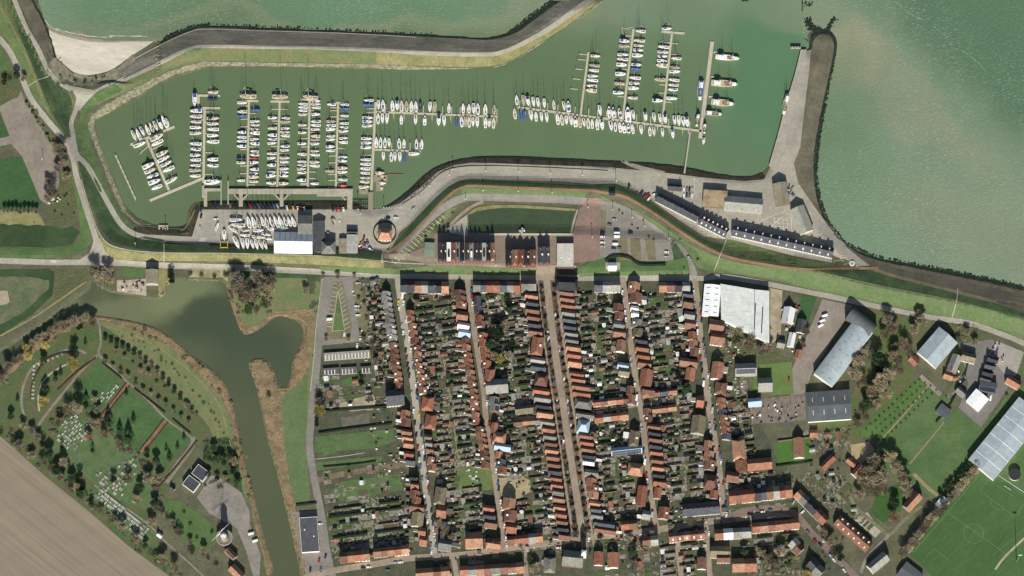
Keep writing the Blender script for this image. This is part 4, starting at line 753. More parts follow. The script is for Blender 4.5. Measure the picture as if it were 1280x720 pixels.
# fixed quay deck on piles
t = empty('quay_deck', (*W(350,238), 0)); tag(t, 'long grey deck on piles joining the western pontoons', 'pier')
X0, Y0 = W(350,238); m = MB()
def rect(m, x0, y0, x1, y1, z0, h, mi=0, ox=None, oy=None):
    ox = X0 if ox is None else ox; oy = Y0 if oy is None else oy
    (ax, ay), (bx, by) = W(x0, y0), W(x1, y1); m.box((ax+bx)/2-ox, (ay+by)/2-oy, z0, abs(bx-ax), abs(by-ay), h, 0, mi)
rect(m, 286,236, 441,242.5, -.35, .5); rect(m, 396,242.5, 441,245.5, -.36, .5)
for x in (301,352): rect(m, x-2.4,242.4, x+2.4,258, -.37, .5)
rect(m, 434,245.4, 440.5,262, -.37, .5); rect(m, 284.4,226, 286,256, -.38, .5)
mk(m, 'deck', CONC, t)
for x in (301, 352, 434):
    for s_ in (-1, 1):
        m = MB(); x0, y0 = W(x+s_*2, 250); x1, y1 = W(x+s_*9, 242.5)
        if x == 434 and s_ == 1: continue
        m.box((x0+x1)/2-X0, (y0+y1)/2-Y0, -.4, math.dist((x0,y0),(x1,y1)), 1.6, .45, math.atan2(y1-y0, x1-x0)); mk(m, 'brace', CONC, t)
for i in range(20):
    for y in (237, 242): m = MB(); x_, y_ = W(288+i*8, y); m.tube((x_-X0, y_-Y0, -5), (x_-X0, y_-Y0, -.36), .28); mk(m, 'pile', PILE, t)
t = empty('quay_deck', (*W(262,240), 0)); tag(t, 'short grey deck on piles beside the western slipway', 'pier'); X0, Y0 = W(262,240)
m = MB(); rect(m, 252.5,232, 255,245, -.35, .5); rect(m, 255,235.5, 277,239, -.36, .5); rect(m, 275.6,225, 277.2,256, -.38, .5); rect(m, 254.8,238.8, 259,258, -.4, .5); mk(m, 'deck', CONC, t)
for i in range(6): m = MB(); x_, y_ = W(254+i*4.4, 237); m.tube((x_-X0, y_-Y0, -5), (x_-X0, y_-Y0, -.36), .28); mk(m, 'pile', PILE, t)
for x in (276.4, 285.2): t = MB(); t.tube((0,0,-3), (0,0,3.2), .35); o = t.build('slipway_post', PILE); o.location = (*W(x, 224.5), SEA_Z); tag(o, 'dark tall pile ending the %s edge of the slipway' % ('western' if x < 280 else 'eastern'), 'pile')
# bridge down to the F-shaped pontoon and the floating workshop
t = empty('footbridge', (*W(463,253), 0)); tag(t, 'short footbridge from the quay down to the F-shaped pontoon', 'bridge'); X0, Y0 = W(463,253)
m = MB(); rect(m, 460.3,240, 466.3,262, -.7, .5); mk(m, 'deck', TIMB, t)
for x in (460.6, 466): m = MB(); rect(m, x-.15,240, x+.15,262, -.2, .9); mk(m, 'railing', STEEL, t)
t = empty('work_raft', (*W(475,222), SEA_Z)); tag(t, 'square floating work raft with stored gear off the F-shaped pontoon', 'raft'); X0, Y0 = W(475,222)
m = MB(); rect(m, 466,218, 484,226.5, .1, .5); rect(m, 470,226.4, 479,238, .1, .48); mk(m, 'deck', TIMB, t)
for k, (x, y) in enumerate([(473,222),(478,220),(481,224),(474,231),(477,235)]): m = MB(); rect(m, x-1.2,y-.9, x+1.2,y+.9, .6, 1.2); mk(m, 'crate', [GRYC, HULLC, TEAK][k % 3], t)
t = empty('work_raft', (*W(453,240), SEA_Z)); tag(t, 'pale floating raft with a box hut at the foot of the F-shaped pontoon', 'raft'); X0, Y0 = W(453,240)
m = MB(); rect(m, 449,235.5, 460,242, .1, .5); mk(m, 'deck', TIMB, t); m = MB(); rect(m, 452,237.5, 456,240.5, .6, 1.6); mk(m, 'hut', GRYC, t)
put_boat(MBT[2][0], '', 475, 216, 0, 11, 'cream motor boat above the square work raft', 'boats berthed in the marina')
put_boat(MBT[0][0], '', 478, 228.6, 0, 9, 'small white motor boat between the two halves of the square work raft', 'boats berthed in the marina')
t = MB(); t.tube((0,0,0), (16,-.4,0), .35); o = t.build('floating_boom', mat('rusty_boom', (120,82,62), fine=.2)); o.location = (*W(482,216.5), SEA_Z+.25); tag(o, 'thin brown floating boom reaching east from the work raft', 'boom')
# orange and white float line off the second cross arm
t = empty('float_line', (*W(778,33), SEA_Z)); tag(t, 'loop of red and white floats around the tip of the second cross arm', 'float line')
pts = smooth([(803,31),(798,36),(790,33),(784,35),(778,34),(778,39),(782,44),(788,48)], 5)
for i, (x, y) in enumerate(dense(pts, 1.3)):
    m = MB(); a_, b_ = W(x, y); c_, d_ = W(778, 33); m.box(a_-c_, b_-d_, 0, .7, .7, .5, i, 0, .6); mk(m, 'float', HULLW if i % 2 else mat('red_float', (170,80,60), fine=0), t)
# piles and dolphins off the mole
t = empty('jetty', (*W(995,60), 0)); tag(t, 'short concrete jetty poking from the head of the quay wall', 'jetty'); X0, Y0 = W(995,60)
m = MB(); rect(m, 988,58.6, 1001,61, -.3, 1.0); mk(m, 'deck', CONC, t)
for i in range(4): m = MB(); x_, y_ = W(989+i*3.5, 60); m.tube((x_-X0, y_-Y0, -5), (x_-X0, y_-Y0, 1.2), .3); mk(m, 'pile', PILE, t)
# quay retaining walls
def wall(name, pts, h, th, m, label, cat='wall', z=None, group=None, hz=0):
    (cx, cy) = W(*pts[0]); mb = MB(); P = [W(*p) for p in pts]; z0 = H(*pts[0]) if z is None else z
    L_, R_ = [], []
    for i, p in enumerate(P):
        a, b = P[max(i-1, 0)], P[min(i+1, len(P)-1)]; d = math.dist(a, b) or 1; nx_, ny_ = -(b[1]-a[1])/d*th/2, (b[0]-a[0])/d*th/2
        zz = (H(*pts[i]) if z is None else z)
        L_.append((p[0]+nx_-cx, p[1]+ny_-cy, zz)); R_.append((p[0]-nx_-cx, p[1]-ny_-cy, zz))
    for i in range(len(P)-1):
        a, b, c, d = L_[i], L_[i+1], R_[i+1], R_[i]
        V = [(q[0], q[1], q[2]-hz-z0) for q in (a, b, c, d)]+[(q[0], q[1], q[2]+h-z0) for q in (a, b, c, d)]
        f = [(4, 5, 6, 7), (0, 4, 7, 3) if i == 0 else None, (1, 2, 6, 5) if i == len(P)-2 else None, (0, 1, 5, 4), (2, 3, 7, 6)]
        mb.add(V, [q for q in f if q])
    o = mb.build(name, m); o.location = (cx, cy, z0); tag(o, label, cat, group); return o
wall('quay_wall', [(962,207),(972,173),(983,130),(994,94),(1002,62)], .25, 1.2, CONC, 'long concrete quay wall on the inner side of the mole', z=0.05, hz=5)
wall('sea_wall', smooth([(503,256),(528,239),(550,218),(574,209.5),(622,208),(700,211),(760,214)], 3), .9, .5, TIMB, 'low parapet wall along the curved promenade')
st('quay', [(962,208),(972,174),(983,131),(994,95),(1002.5,62),(1008,62),(1006,110),(1001,150),(996,190),(988,212),(975,222)], ASPH, flat=.12, step=400)
t = empty('lift_gate', (*W(447,262), 0))
tag(t, 'dark timber grid gate in the water beside the footbridge', 'gate'); X0, Y0 = W(447,262)
m = MB(); [rect(m, 442+i*2.4,250, 442.6+i*2.4,262, -.6, .4) for i in range(8)]; rect(m, 441.5,252, 460,252.8, -.15, .3); rect(m, 441.5,258, 460,258.8, -.15, .3); mk(m, 'grid', PILE, t)
t = MB(); (ax,ay) = W(197,283)
t = empty('sluice', (*W(203,283), -1)); tag(t, 'small concrete sluice with two dark openings on the south bank', 'sluice'); X0, Y0 = W(203,283)
m = MB(); rect(m, 198,281, 210,283, -2, 2.2); rect(m, 198,283, 200,287, -2, 2.2); rect(m, 203,283, 204,287, -2, 2.1); rect(m, 208.5,283, 210,287, -2, 2.2); mk(m, 'frame', CONC, t)
m = MB(); rect(m, 200,284, 203,286.8, -2, 1.4); rect(m, 204,284, 208.5,286.8, -2, 1.4); mk(m, 'grate', PILE, t)
# ---------------------------------------------------------------- buildings
def tiles(name, c1, c2, ang=0): return mat(name, c1, c2, .35, rough=.85, fine=.25, fscale=1.6, rnd=.2, mid=.16)
RF = {'O': [tiles('orange_tiles', (150,104,81), (126,90,72)), tiles('salmon_tiles', (164,124,98), (142,106,84)), tiles('red_tiles', (118,84,70), (102,75,64))],
      'B': [tiles('brown_tiles', (132,100,80), (116,86,70)), tiles('rust_tiles', (148,98,76), (130,86,68))],
      'D': [tiles('slate_tiles', (78,80,82), (68,70,74)), tiles('black_tiles', (60,60,62), (52,53,56))],
      'G': [tiles('grey_tiles', (122,120,110), (106,106,98)), tiles('pale_grey_roof', (152,150,140), (136,134,126))],
      'N': [tiles('olive_tiles', (126,116,92), (112,104,84))],
      'W': [mat('white_roofing', (222,222,216), (208,208,204), .3, fine=.05)],
      'L': [mat('pale_blue_roofing', (164,180,190), (150,166,178), .3, fine=.08)]}
LOOK = {'orange_tiles': 'orange tiled', 'salmon_tiles': 'pale orange tiled', 'red_tiles': 'red tiled', 'brown_tiles': 'brown tiled', 'rust_tiles': 'rust brown tiled', 'slate_tiles': 'slate grey', 'black_tiles': 'black tiled',
        'grey_tiles': 'grey', 'pale_grey_roof': 'pale grey', 'olive_tiles': 'olive brown', 'white_roofing': 'white', 'pale_blue_roofing': 'pale blue'}
WALLS = [mat('red_brick', (140,98,80), (124,88,72), .5, fine=.2, fscale=3, rnd=.12), mat('cream_render', (206,196,174), fine=.1, rnd=.08), mat('white_render', (220,216,206), fine=.08), mat('brown_brick', (120,96,80), fine=.2, rnd=.1), mat('grey_render', (166,162,150), fine=.12)]
FLATR = [mat('bitumen_roof', (96,94,88), (84,82,78), .3, fine=.15, rnd=.25), mat('gravel_roof', (150,144,128), (134,128,114), .5, fine=.2, rnd=.15), mat('white_sheet_roof', (214,214,208), fine=.06)]
CHIM = mat('chimney_brick', (128,90,74), fine=.15); FRAME = mat('white_frame', (226,224,216), fine=.03)
SOLAR = mat('solar_glass', (36,44,62), (30,38,56), 2, rough=.15, fine=.05, spec=.6)
def gable_parts(root, w, d, e, rise, axis, rm, wm, over=.35, hip=0, chim=True, dorm=0, dside=-1, win=True, thick=.18, solar=0):
    """w along local x, d along local y; axis 'x' or 'y' = ridge direction"""
    if axis == 'y': T = lambda x, y, z: (-y, x, z); L, Wd = d, w
    else: T = lambda x, y, z: (x, y, z); L, Wd = w, d
    hx, hy = L/2, Wd/2; m = MB(); z0 = -1.2; hp = hip*hy
    V = [T(-hx,-hy,z0), T(hx,-hy,z0), T(hx,hy,z0), T(-hx,hy,z0), T(-hx,-hy,e), T(hx,-hy,e), T(hx,hy,e), T(-hx,hy,e)]
    F = [(0,1,5,4), (2,3,7,6)]
    if hip: F += [(1,2,6,5), (3,0,4,7)]
    else: V += [T(-hx,0,e+rise), T(hx,0,e+rise)]; F += [(1,2,6,9,5), (3,0,4,8,7)]
    m.add(V, F, 0)
    if win:
        g = 0.03
        for sgn in (-1, 1):
            n = max(1, int(L/2.6))
            for i in range(n):
                for zz in ((.9, 2.1), (3.4, 4.6)):
                    if zz[1] > e: continue
                    x = -hx+(i+.5)*L/n; y = sgn*(hy+g); a = [T(x-.55,y,zz[0]), T(x+.55,y,zz[0]), T(x+.55,y,zz[1]), T(x-.55,y,zz[1])]
                    m.add(a, [(0,1,2,3) if sgn < 0 else (3,2,1,0)], 1)
        for sgn in (-1, 1):
            x = sgn*(hx+g); a = [T(x,-.6,3.3), T(x,.6,3.3), T(x,.6,4.5), T(x,-.6,4.5)]; m.add(a, [(0,1,2,3) if sgn > 0 else (3,2,1,0)], 1)
    mk(m, 'wall', [wm, GLAS], root)
    r = MB(); o = over; k = rise/hy; ze = e-k*o
    if hip:
        P = [(-hx-o,-hy-o,ze), (hx+o,-hy-o,ze), (hx+o,hy+o,ze), (-hx-o,hy+o,ze), (-hx+hp,0,e+rise), (hx-hp,0,e+rise)]
        top = [T(x,y,z+thick) for x,y,z in P]; bot = [T(x,y,z) for x,y,z in P[:4]]
        r.add(top+bot, [(0,1,5,4), (1,2,5), (2,3,4,5), (3,0,4), (6,7,1,0), (7,8,2,1), (8,9,3,2), (9,6,0,3), (9,8,7,6)])
    else:
        P = [(-hx-o,-hy-o,ze), (hx+o,-hy-o,ze), (hx+o,0,e+rise), (-hx-o,0,e+rise), (-hx-o,hy+o,ze), (hx+o,hy+o,ze)]
        top = [T(x,y,z+thick) for x,y,z in P]; bot = [T(x,y,z) for x,y,z in P]
        r.add(top+bot, [(0,1,2,3), (3,2,5,4), (7,6,9,8), (8,9,10,11), (6,7,1,0), (10,4,5,11), (6,0,3,9), (9,3,4,10), (1,7,8,2), (2,8,11,5)])
    roof = mk(r, 'roof', rm, root)
    if chim:
        c = MB(); px = hx*.8*(1 if R.random() < .5 else -1)*(0 if hip else 1); q = T(px, 0, 0); c.box(q[0], q[1], e+rise-.6, .8, .8, 1.7); mk(c, 'chimney', CHIM, roof)
    for i in range(dorm):
        x = -hx+(i+.5)*L/dorm; dm = MB(); yy = dside*hy*.55; a = T(x, yy, 0); dm.box(a[0], a[1], e+rise*.25, 1.5 if axis == 'x' else 1.8, 1.8 if axis == 'x' else 1.5, rise*.55); mk(dm, 'dormer', FRAME, roof)
    if solar:
        sp = MB(); sy = -1
        for i in range(int((L-1)/1.1)):
            for j in range(2 if hy > 3 else 1):
                x0 = -hx+.6+i*1.1; y0 = sy*(hy*.12+j*1.75); y1 = y0+sy*1.65; zz = lambda y: e+rise-k*abs(y)+thick+.06
                sp.add([T(x0,y0,zz(y0)), T(x0+1.0,y0,zz(y0)), T(x0+1.0,y1,zz(y1)), T(x0,y1,zz(y1))], [(0,1,2,3) if sy > 0 else (3,2,1,0)])
        mk(sp, 'solar_panels', SOLAR, roof)
    return roof
def flat_parts(root, w, d, e, rm, wm, par=.35, lights=0):
    m = MB(); m.box(0, 0, -1.2, w, d, e+1.2); 
    mk(m, 'wall', wm, root); r = MB(); r.box(0, 0, e+.003, w+.1, d+.1, .14, 0, 0)
    for a, b, c, f in ((0, d/2, w+.3, .25), (0, -d/2, w+.3, .25), (w/2, 0, .25, d-.25), (-w/2, 0, .25, d-.25)): r.box(a, b, e+.14, c, f, par, 0, 1)
    mk(r, 'roof', [rm, FRAME if wm in WALLS[1:3] else CHIM], root)
    for i in range(lights): q = MB(); q.box(-w/2+(i+.5)*w/lights, R.uniform(-.2, .2)*d, e+.14, 1.2, 1.2, .35, 0, 0, .8); mk(q, 'skylight', FRAME, KIDS[root.name][1])
def place(name, px, py, e, rz=0):
    """(px, py): the roof's middle as surveyed from the air; the foot lies a little south of it"""
    py += math.tan(TILT)*e/S*.9; x, y = W(px, py); return empty(name, (x, y, H(px, py)), rad(rz))
def house(px, py, w, d, rz, axis, code, e=5.8, name='brick_house', rise=None, annex=None, **kw):
    """w, d in survey units"""
    o = place(name, px, py, e, rz); w, d = w*S, d*S; rm = R.choice(RF[code]); wm = R.choice(WALLS)
    span = d if axis == 'x' else w; rise = rise or span*.5*R.uniform(.85, 1.08)
    gable_parts(o, w, d, e, rise, axis, rm, wm, **kw)
    if annex:
        for sx, aw, ad, ay in annex:
            a = MB(); h_ = R.uniform(2.6, 3.2); a.box(sx*(w/2+aw*S/2-.02), ay*S, -1, aw*S, ad*S, h_+1, 0, 0); a.box(sx*(w/2+aw*S/2-.02), ay*S, h_+.01, aw*S+.2, ad*S+.2, .15, 0, 1); mk(a, 'annex', [R.choice(WALLS), R.choices(FLATR, (5, 4, 2))[0]], o)
    return o, LOOK[rm.name]
def hall(px, py, w, d, rz, label, rm, wm, e=6, rise=None, axis='x', cat='warehouse', name='warehouse', hip=0, seams=0, seamm=None, roofl=None, doors=0, arch=0, **kw):
    o = place(name, px, py, e, rz); w, d = w*S, d*S; tag(o, label, cat); L, Wd = (w, d) if axis == 'x' else (d, w); rise = rise or Wd*.12
    T = (lambda x, y: (x, y)) if axis == 'x' else (lambda x, y: (-y, x))
    if arch:
        m = MB(); n = 14; V = []; zf = lambda t: e+rise*(1-(2*t-1)**2)
        for s_ in (-L/2, L/2):
            for i in range(n+1): V.append((*T(s_, -Wd/2+Wd*i/n), zf(i/n)))
        N = n+1; V += [(*T(s_, y_), -1) for s_ in (-L/2, L/2) for y_ in (-Wd/2, Wd/2)]
        m.add(V, [tuple(range(N))[::-1]+(2*N, 2*N+1), tuple(range(N, 2*N))+(2*N+3, 2*N+2), (2*N, 2*N+2, N, 0), (2*N+3, 2*N+1, n, N+n)]); mk(m, 'wall', wm, o)
        r = MB(); ww = Wd+.6; V = [(*T(s_, -ww/2+ww*i/n), zf(i/n)+t) for t in (.05, .25) for s_ in (-L/2-.3, L/2+.3) for i in range(N)]
        F = [(i+2*N, i+3*N, i+1+3*N, i+1+2*N) for i in range(n)]+[(i+1, i+1+N, i+N, i) for i in range(n)]+[(i, i+2*N, i+1+2*N, i+1) for i in range(n)]+[(i+N+1, i+1+3*N, i+3*N, i+N) for i in range(n)]+[(0, N, 3*N, 2*N), (N-1+N, N-1, 3*N-1, 4*N-1)]
        r.add(V, F); mk(r, 'roof', rm, o)
    else: gable_parts(o, w, d, e, rise, axis, rm, wm, hip=hip, chim=False, win=False, **kw)
    k = rise/(Wd/2)
    if seams:
        for i in range(1, seams):
            x = -L/2+L*i/seams; s_ = MB()
            for sg in (-1, 1):
                if arch: continue
                a = [(*T(x-.25, 0), e+rise+.26), (*T(x+.25, 0), e+rise+.26), (*T(x+.25, sg*Wd/2), e+.28), (*T(x-.25, sg*Wd/2), e+.28)]
                s_.add(a, [(0,1,2,3) if sg > 0 else (3,2,1,0)])
            if s_.v: mk(s_, 'roof_seam', seamm or STEEL, o)
    if roofl:
        n, ln, wd_, lm = roofl
        for sg in (-1, 1):
            for i in range(n):
                x = -L/2+L*(i+.5)/n; y0, y1 = sg*Wd*.14, sg*(Wd*.14+ln); q = MB(); zz = lambda y: (e+rise-k*abs(y)+.3) if not arch else e+rise*(1-(2*y/Wd)**2)+.36
                q.add([(*T(x-wd_/2, y0), zz(y0)), (*T(x+wd_/2, y0), zz(y0)), (*T(x+wd_/2, y1), zz(y1)), (*T(x-wd_/2, y1), zz(y1))], [(0,1,2,3) if sg > 0 else (3,2,1,0)]); mk(q, 'roof_light', lm, o)
    for i in range(doors):
        q = MB(); x, y = T(-L/2+L*(i+.5)/doors, -Wd/2-.05) ; q.box(x, y, 0, 3.2 if axis == 'x' else .12, .12 if axis == 'x' else 3.2, min(e-.8, 3.6)); mk(q, 'door', STEEL, o)
    return o
MET = mat('pale_metal_roof', (204,206,198), (194,198,190), .1, rough=.6, fine=.04); METB = mat('blue_grey_metal_roof', (158,168,168), (148,158,160), .1, rough=.6, fine=.05)
METD = mat('dark_metal_roof', (88,92,92), (80,84,86), .1, rough=.6, fine=.08); METG = mat('grey_green_roof', (148,150,134), (136,138,124), .1, rough=.7, fine=.06); METW = mat('white_metal_roof', (226,228,224), fine=.03, rough=.6)
RFG = mat('old_fibre_roof', (140,132,110), (124,118,100), .2, fine=.12); LT = mat('cream_rooflight', (190,184,156), fine=.05); DKT = mat('dark_rooflight', (70,74,76), fine=.05)
WW, WC, WBk, WBr, WG = WALLS[2], WALLS[1], WALLS[0], WALLS[3], WALLS[4]
# harbour side
hall(367.2,304, 47,26, -1, 'big boatyard hall with a grey and gleaming white metal roof', mat('silver_roof', (196,200,200), rough=.5, fine=.05), WW, e=5.5, rise=5.6, seams=7, roofl=None)
hall(382,281.5, 17,23, -1, 'tall grey tiled gabled boathouse behind the boatyard hall', RF['G'][0], WBr, e=7, rise=4.2)
hall(399,296, 14,38, 0, 'long dark grey flat-sided office block east of the boatyard hall', RF['D'][0], WG, e=4.5, rise=1.6, axis='y')
hall(411,310, 17,15, 0, 'grey tiled pyramid-like clubhouse by the dike', RF['G'][0], WBr, e=5, rise=4.6, hip=.9, cat='house', name='clubhouse')
hall(440.5,305, 13,22, -1, 'flat pale grey shed near the roundabout', RF['G'][1], WG, e=5.5, rise=.7, axis='y', cat='shed', name='shed')
hall(429,308, 9,18, -1, 'low tan roofed store beside the pale grey shed', RFG, WG, e=3.2, rise=.5, axis='y', cat='shed', name='shed')
hall(440.5,290.5, 13,6, -1, 'dark roofed lean-to north of the pale grey shed', RF['D'][0], WG, e=4, rise=1.5, cat='shed', name='shed')
o, _ = house(481.5,293, 16,14, -4, 'x', 'O', e=6, name='dike_house', hip=.5); tag(o, 'orange tiled house standing alone inside the round hedge', 'house')
sheet('pavement', [(481+12.5*math.cos(a*PI/8), 290+12.5*math.sin(a*PI/8)) for a in range(16)], mat('sandy_slabs', (176,162,134), (160,148,122), .2, fine=.12), .2, step=4)
hall(806,226, 17,8, -4, 'small dark roofed harbour office with white south front', RF['D'][1], WW, e=3.6, rise=2.2, cat='office', name='harbour_office', win=False) if False else None
o, _ = house(843.5,234.5, 17,7, -5, 'x', 'D', e=3.8, name='harbour_office'); tag(o, 'small dark roofed harbour office with white front beside the gangway', 'office')
hall(893.5,248.5, 29,20, -4, 'flat tan roofed fish hall, half stained brown', mat('stained_tan_roof', (156,140,112), (134,110,70), .12, fine=.15, lo=.5, hi=.62), WBr, e=5.5, rise=.25, cat='hall', name='fish_hall')
hall(929,255.5, 47,17, -5, 'long shed with black north and pale grey south roof', RF['G'][1], WG, e=5, rise=3.4, cat='hall', name='fish_hall')
hall(976,242.5, 17,27, 10, 'grey ridged barn standing on the quay, the darker of two', RFG, WBr, e=5.5, rise=2.6, axis='y')
hall(1002,275, 17,33, 22, 'pale green-grey ridged barn on the quay, the lighter of two', METG, WC, e=5.5, rise=2.6, axis='y')
def terrace(px, py, Lx, dp, rz, code, label, n, e=5, dorm=2, rise=3.6, name='row_of_lofts', dmat=None, solar=0):
    o = place(name, px, py, e, rz); tag(o, label, 'building'); gable_parts(o, Lx*S, dp*S, e, rise, 'x', RF[code][0], WW if code == 'D' else WBk, chim=False, solar=0)
    for i in range(n*dorm):
        for sg in ((-1, 1) if dmat != 'S' else (-1,)):
            q = MB(); q.box(-Lx*S/2+(i+.5)*Lx*S/(n*dorm), sg*dp*S*.3, e+.6, 1.3, 1.6, rise*.5+.2, 0, 0, .95); mk(q, 'dormer', FRAME, o)
    for i in range(n): q = MB(); q.box(-Lx*S/2+(i+.5)*Lx*S/n, 0, e+rise-.4, .9, .9, 1.5); mk(q, 'chimney', CHIM, o)
    return o
terrace(847,259.5, 57,11, -27, 'D', 'slanting dark slate building below the harbour office', 4, dorm=0, rise=3)
terrace(892,283.5, 37,12, -27, 'D', 'dark slate loft building with white dormers, middle one on the slant', 6, dorm=1)
terrace(978,302.5, 128,12, -12.5, 'D', 'very long dark slate loft building with dormers at its east end', 12, dorm=1)
hall(826,250, 11,8, -27, 'white and blue canopied cafe at the west end of the slate building', METW, WW, e=3.5, rise=.8, cat='cafe', name='cafe')
hall(765,243, 7,5, -5, 'small black square hut on the bend of the brick path', RF['D'][1], WBr, e=2.6, rise=.6, cat='hut', name='hut')
# apartment villas on the town quay
def villa(px, py, w, d, label, codes):
    o = place('apartment_block', px, py, 8, 0); tag(o, label, 'apartment block'); m = MB(); m.box(0, 0, -2.5, w*S, d*S, 10.5, 0, 0)
    for i in range(int(w*S/3)):
        for z in (1, 3.8, 6.2): x = -w*S/2+(i+.5)*3; m.add([(x-.7,-d*S/2-.03,z), (x+.7,-d*S/2-.03,z), (x+.7,-d*S/2-.03,z+1.5), (x-.7,-d*S/2-.03,z+1.5)], [(0,1,2,3)], 1)
    mk(m, 'wall', [WBk, GLAS], o); n = len(codes)
    for i, c in enumerate(codes):
        x = -w*S/2+(i+.5)*w*S/n; ww = w*S/n*.96; r = MB(); h_ = R.uniform(3, 5.5)
        if c in 'GW': r.box(x, 0, 8.01, ww, d*S*.96, R.uniform(.4, 1.4)); mk(r, 'roof', R.choice(RF[c]), o); q = MB(); q.box(x, -d*.15*S, 9.5, ww*.5, d*S*.3, 1.6); mk(q, 'penthouse', WALLS[2] if i % 2 else GLAS, o)
        else:
            P = [(x-ww/2,-d*S/2,8), (x+ww/2,-d*S/2,8), (x+ww/2,d*S/2,8), (x-ww/2,d*S/2,8), (x,-d*S/2+1.5,8+h_), (x,d*S/2-1.5,8+h_)]
            r.add(P, [(0,1,4), (1,2,5,4), (2,3,5), (3,0,4,5), (3,2,1,0)]); mk(r, 'roof', R.choice(RF[c]), o)
            q = MB(); q.box(x+ww*.2, 0, 9, 1.5, 1.5, 2); mk(q, 'dormer', FRAME, o)
    for sx in (-.3, .25): q = MB(); q.box(w*S*sx, d*S*.3, 8, 1, 1, 4.5); mk(q, 'chimney', CHIM, o)
    return o
villa(564,316, 33,24, 'brick apartment block with grey and orange roofs, western half', 'DDWOGD'); villa(600,316, 37,23, 'brick apartment block with slate centre and orange east end, eastern half', 'DGDDGDO')
villa(651,323, 38,20, 'brick apartment block with pointed orange roofs beside the square', 'DOBDO'); villa(680,320, 15,22, 'tall dark roofed apartment tower east of the pointed blocks', 'DD')
hall(537,313, 12,17, -3, 'pale green flat roofed store at the west end of the town quay', mat('pale_green_roof', (124,136,118), (112,126,108), .2, fine=.1), WBr, e=3.5, rise=.3, cat='store', name='store')
o = place('market_hall', 706.5, 321, 3, 0); tag(o, 'flat pale grey roofed hall standing on the town square', 'hall'); flat_parts(o, 21*S, 30*S, 5, mat('pale_flat_roof', (186,182,170), (176,172,160), .1, fine=.06), WBr, lights=2)
hall(708,355, 27,17, -3, 'big black roofed town hall at the head of the avenue', RF['D'][1], WBr, e=9, rise=5, cat='town hall', name='town_hall', hip=.4)
hall(765,334, 10,9, 0, 'small white gabled pump house in the hollow below the car park', METW, WW, e=4, rise=2, cat='hut', name='hut')
sheet('pavement', [(757,329),(775,329),(775,338),(757,338)], CONC, .5, step=4)
# factory sheds by the dike
hall(889,375.5, 20,38, -5, 'white roofed factory wing with five black seams', METW, WW, e=6, rise=2, axis='y', seams=1, roofl=(5, 3.5, .5, DKT), cat='factory', name='factory')
o = place('factory', 921, 382, 7.5, 0); tag(o, 'huge pale grey factory hall with a stepped slanting south edge', 'factory')
def wpoly(root, pts, e, rm, wm, par=0, off=0):
    ox, oy = root.location.x, root.location.y; dy = math.tan(TILT)*e/S*.9
    P = [(W(x, y+dy)[0]-ox, W(x, y+dy)[1]-oy) for x, y in pts]; m = MB(); m.prism(P, -1.2, e-.02, 0, cap=False); mk(m, 'wall', wm, root); r = MB(); r.prism(P, e, e+.25); mk(r, 'roof', rm, root); return P
wpoly(o, [(900,355),(942,362),(961,364),(961,429),(944,421),(918,407),(901,399)], 7.5, MET, WW)
for i, (x, y, w_) in enumerate([(912,363,18),(911,379,15),(911,395,13),(933,373,20),(933,390,19),(933,406,16),(943,395,1),(952,400,1)]):
    q = MB(); a, b = W(x, y+2.5); rect_ = (a-o.location.x, b-o.location.y); q.box(rect_[0], rect_[1], 7.76, max(1, w_*S*.7 if w_ > 1 else .3), .5 if w_ > 1 else 24, .08, rad(-3)); mk(q, 'roof_light', LT if w_ > 1 else DKT, o)
q = MB(); a, b = W(942.5, 394); q.box(a-o.location.x, b-o.location.y, 7.76, .35, 44, .3); mk(q, 'roof_seam', DKT, o)
hall(1053.5,441.5, 28,84, -37, 'long blue-grey metal shed with a dark curved end', METB, WW, e=7, rise=2.6, axis='y', arch=1, roofl=(7, 3.0, .35, DKT))
hall(1076,402.5, 36,17, -37, 'charcoal barrel roof hall joined to the north end of the long metal shed', METD, WBr, e=7.8, rise=3.4, axis='x', arch=1, cat='hall', name='hall')
hall(1035.5,507, 54,36, 4, 'dark grey barn with four cream rooflights and white south wall', METD, WW, e=6.5, rise=2.2, roofl=(4, 4.5, .6, LT))
hall(1171,434.5, 30,41, -41, 'silver metal barn with one blue-white slope beside the dike road', METB, WW, e=6, rise=2.8, axis='y')
hall(1257,548, 40,100, -39, 'huge ribbed grey greenhouse-like hall beside the football pitch', METB, WW, e=6.5, rise=1.6, axis='y', seams=7, seamm=METW, cat='hall', name='sports_hall')
hall(1221,500, 20,19, -40, 'white metal roofed workshop on the dark yard', METW, WW, e=6, rise=.8, axis='y')
hall(1234,484, 21,13, -10, 'workshop roof covered in solar panels north of the white workshop', METD, WBr, e=6, rise=1.2, solar=1)
for i, (x, y) in enumerate([(1228,475),(1231,467),(1234,458),(1237,450)]): o, l = house(x+3, y, 13, 7, -15, 'x', 'D', e=4.5, name='yard_house'); tag(o, f'black roofed unit in the sloping row by the tarmac yard, {ordn(4-i)} from its top', 'house', 'black roofed units by the tarmac yard')
def hs(px, py, w, d, rz, ax, code, label, e=4.8, name='brick_house', **k): o, l = house(px, py, w, d, rz, ax, code, e, name, **k); tag(o, label, 'house'); return o
hs(1266,478, 18,10, -30, 'x', 'O', 'bright orange tiled house at the east edge by the tarmac yard')
hs(1142,451, 11,9, -48, 'x', 'O', 'small orange tiled cottage beside the silver barn', e=3)
hs(1192,455, 12,22, -22, 'y', 'G', 'blue-grey roofed house with solar glass in the eastern farmyard')
hs(1210,447, 17,11, -14, 'x', 'N', 'olive brown roofed house in the eastern farmyard')
hs(1185,470, 11,9, -18, 'x', 'O', 'little house with striped orange porch in the eastern farmyard', e=3)
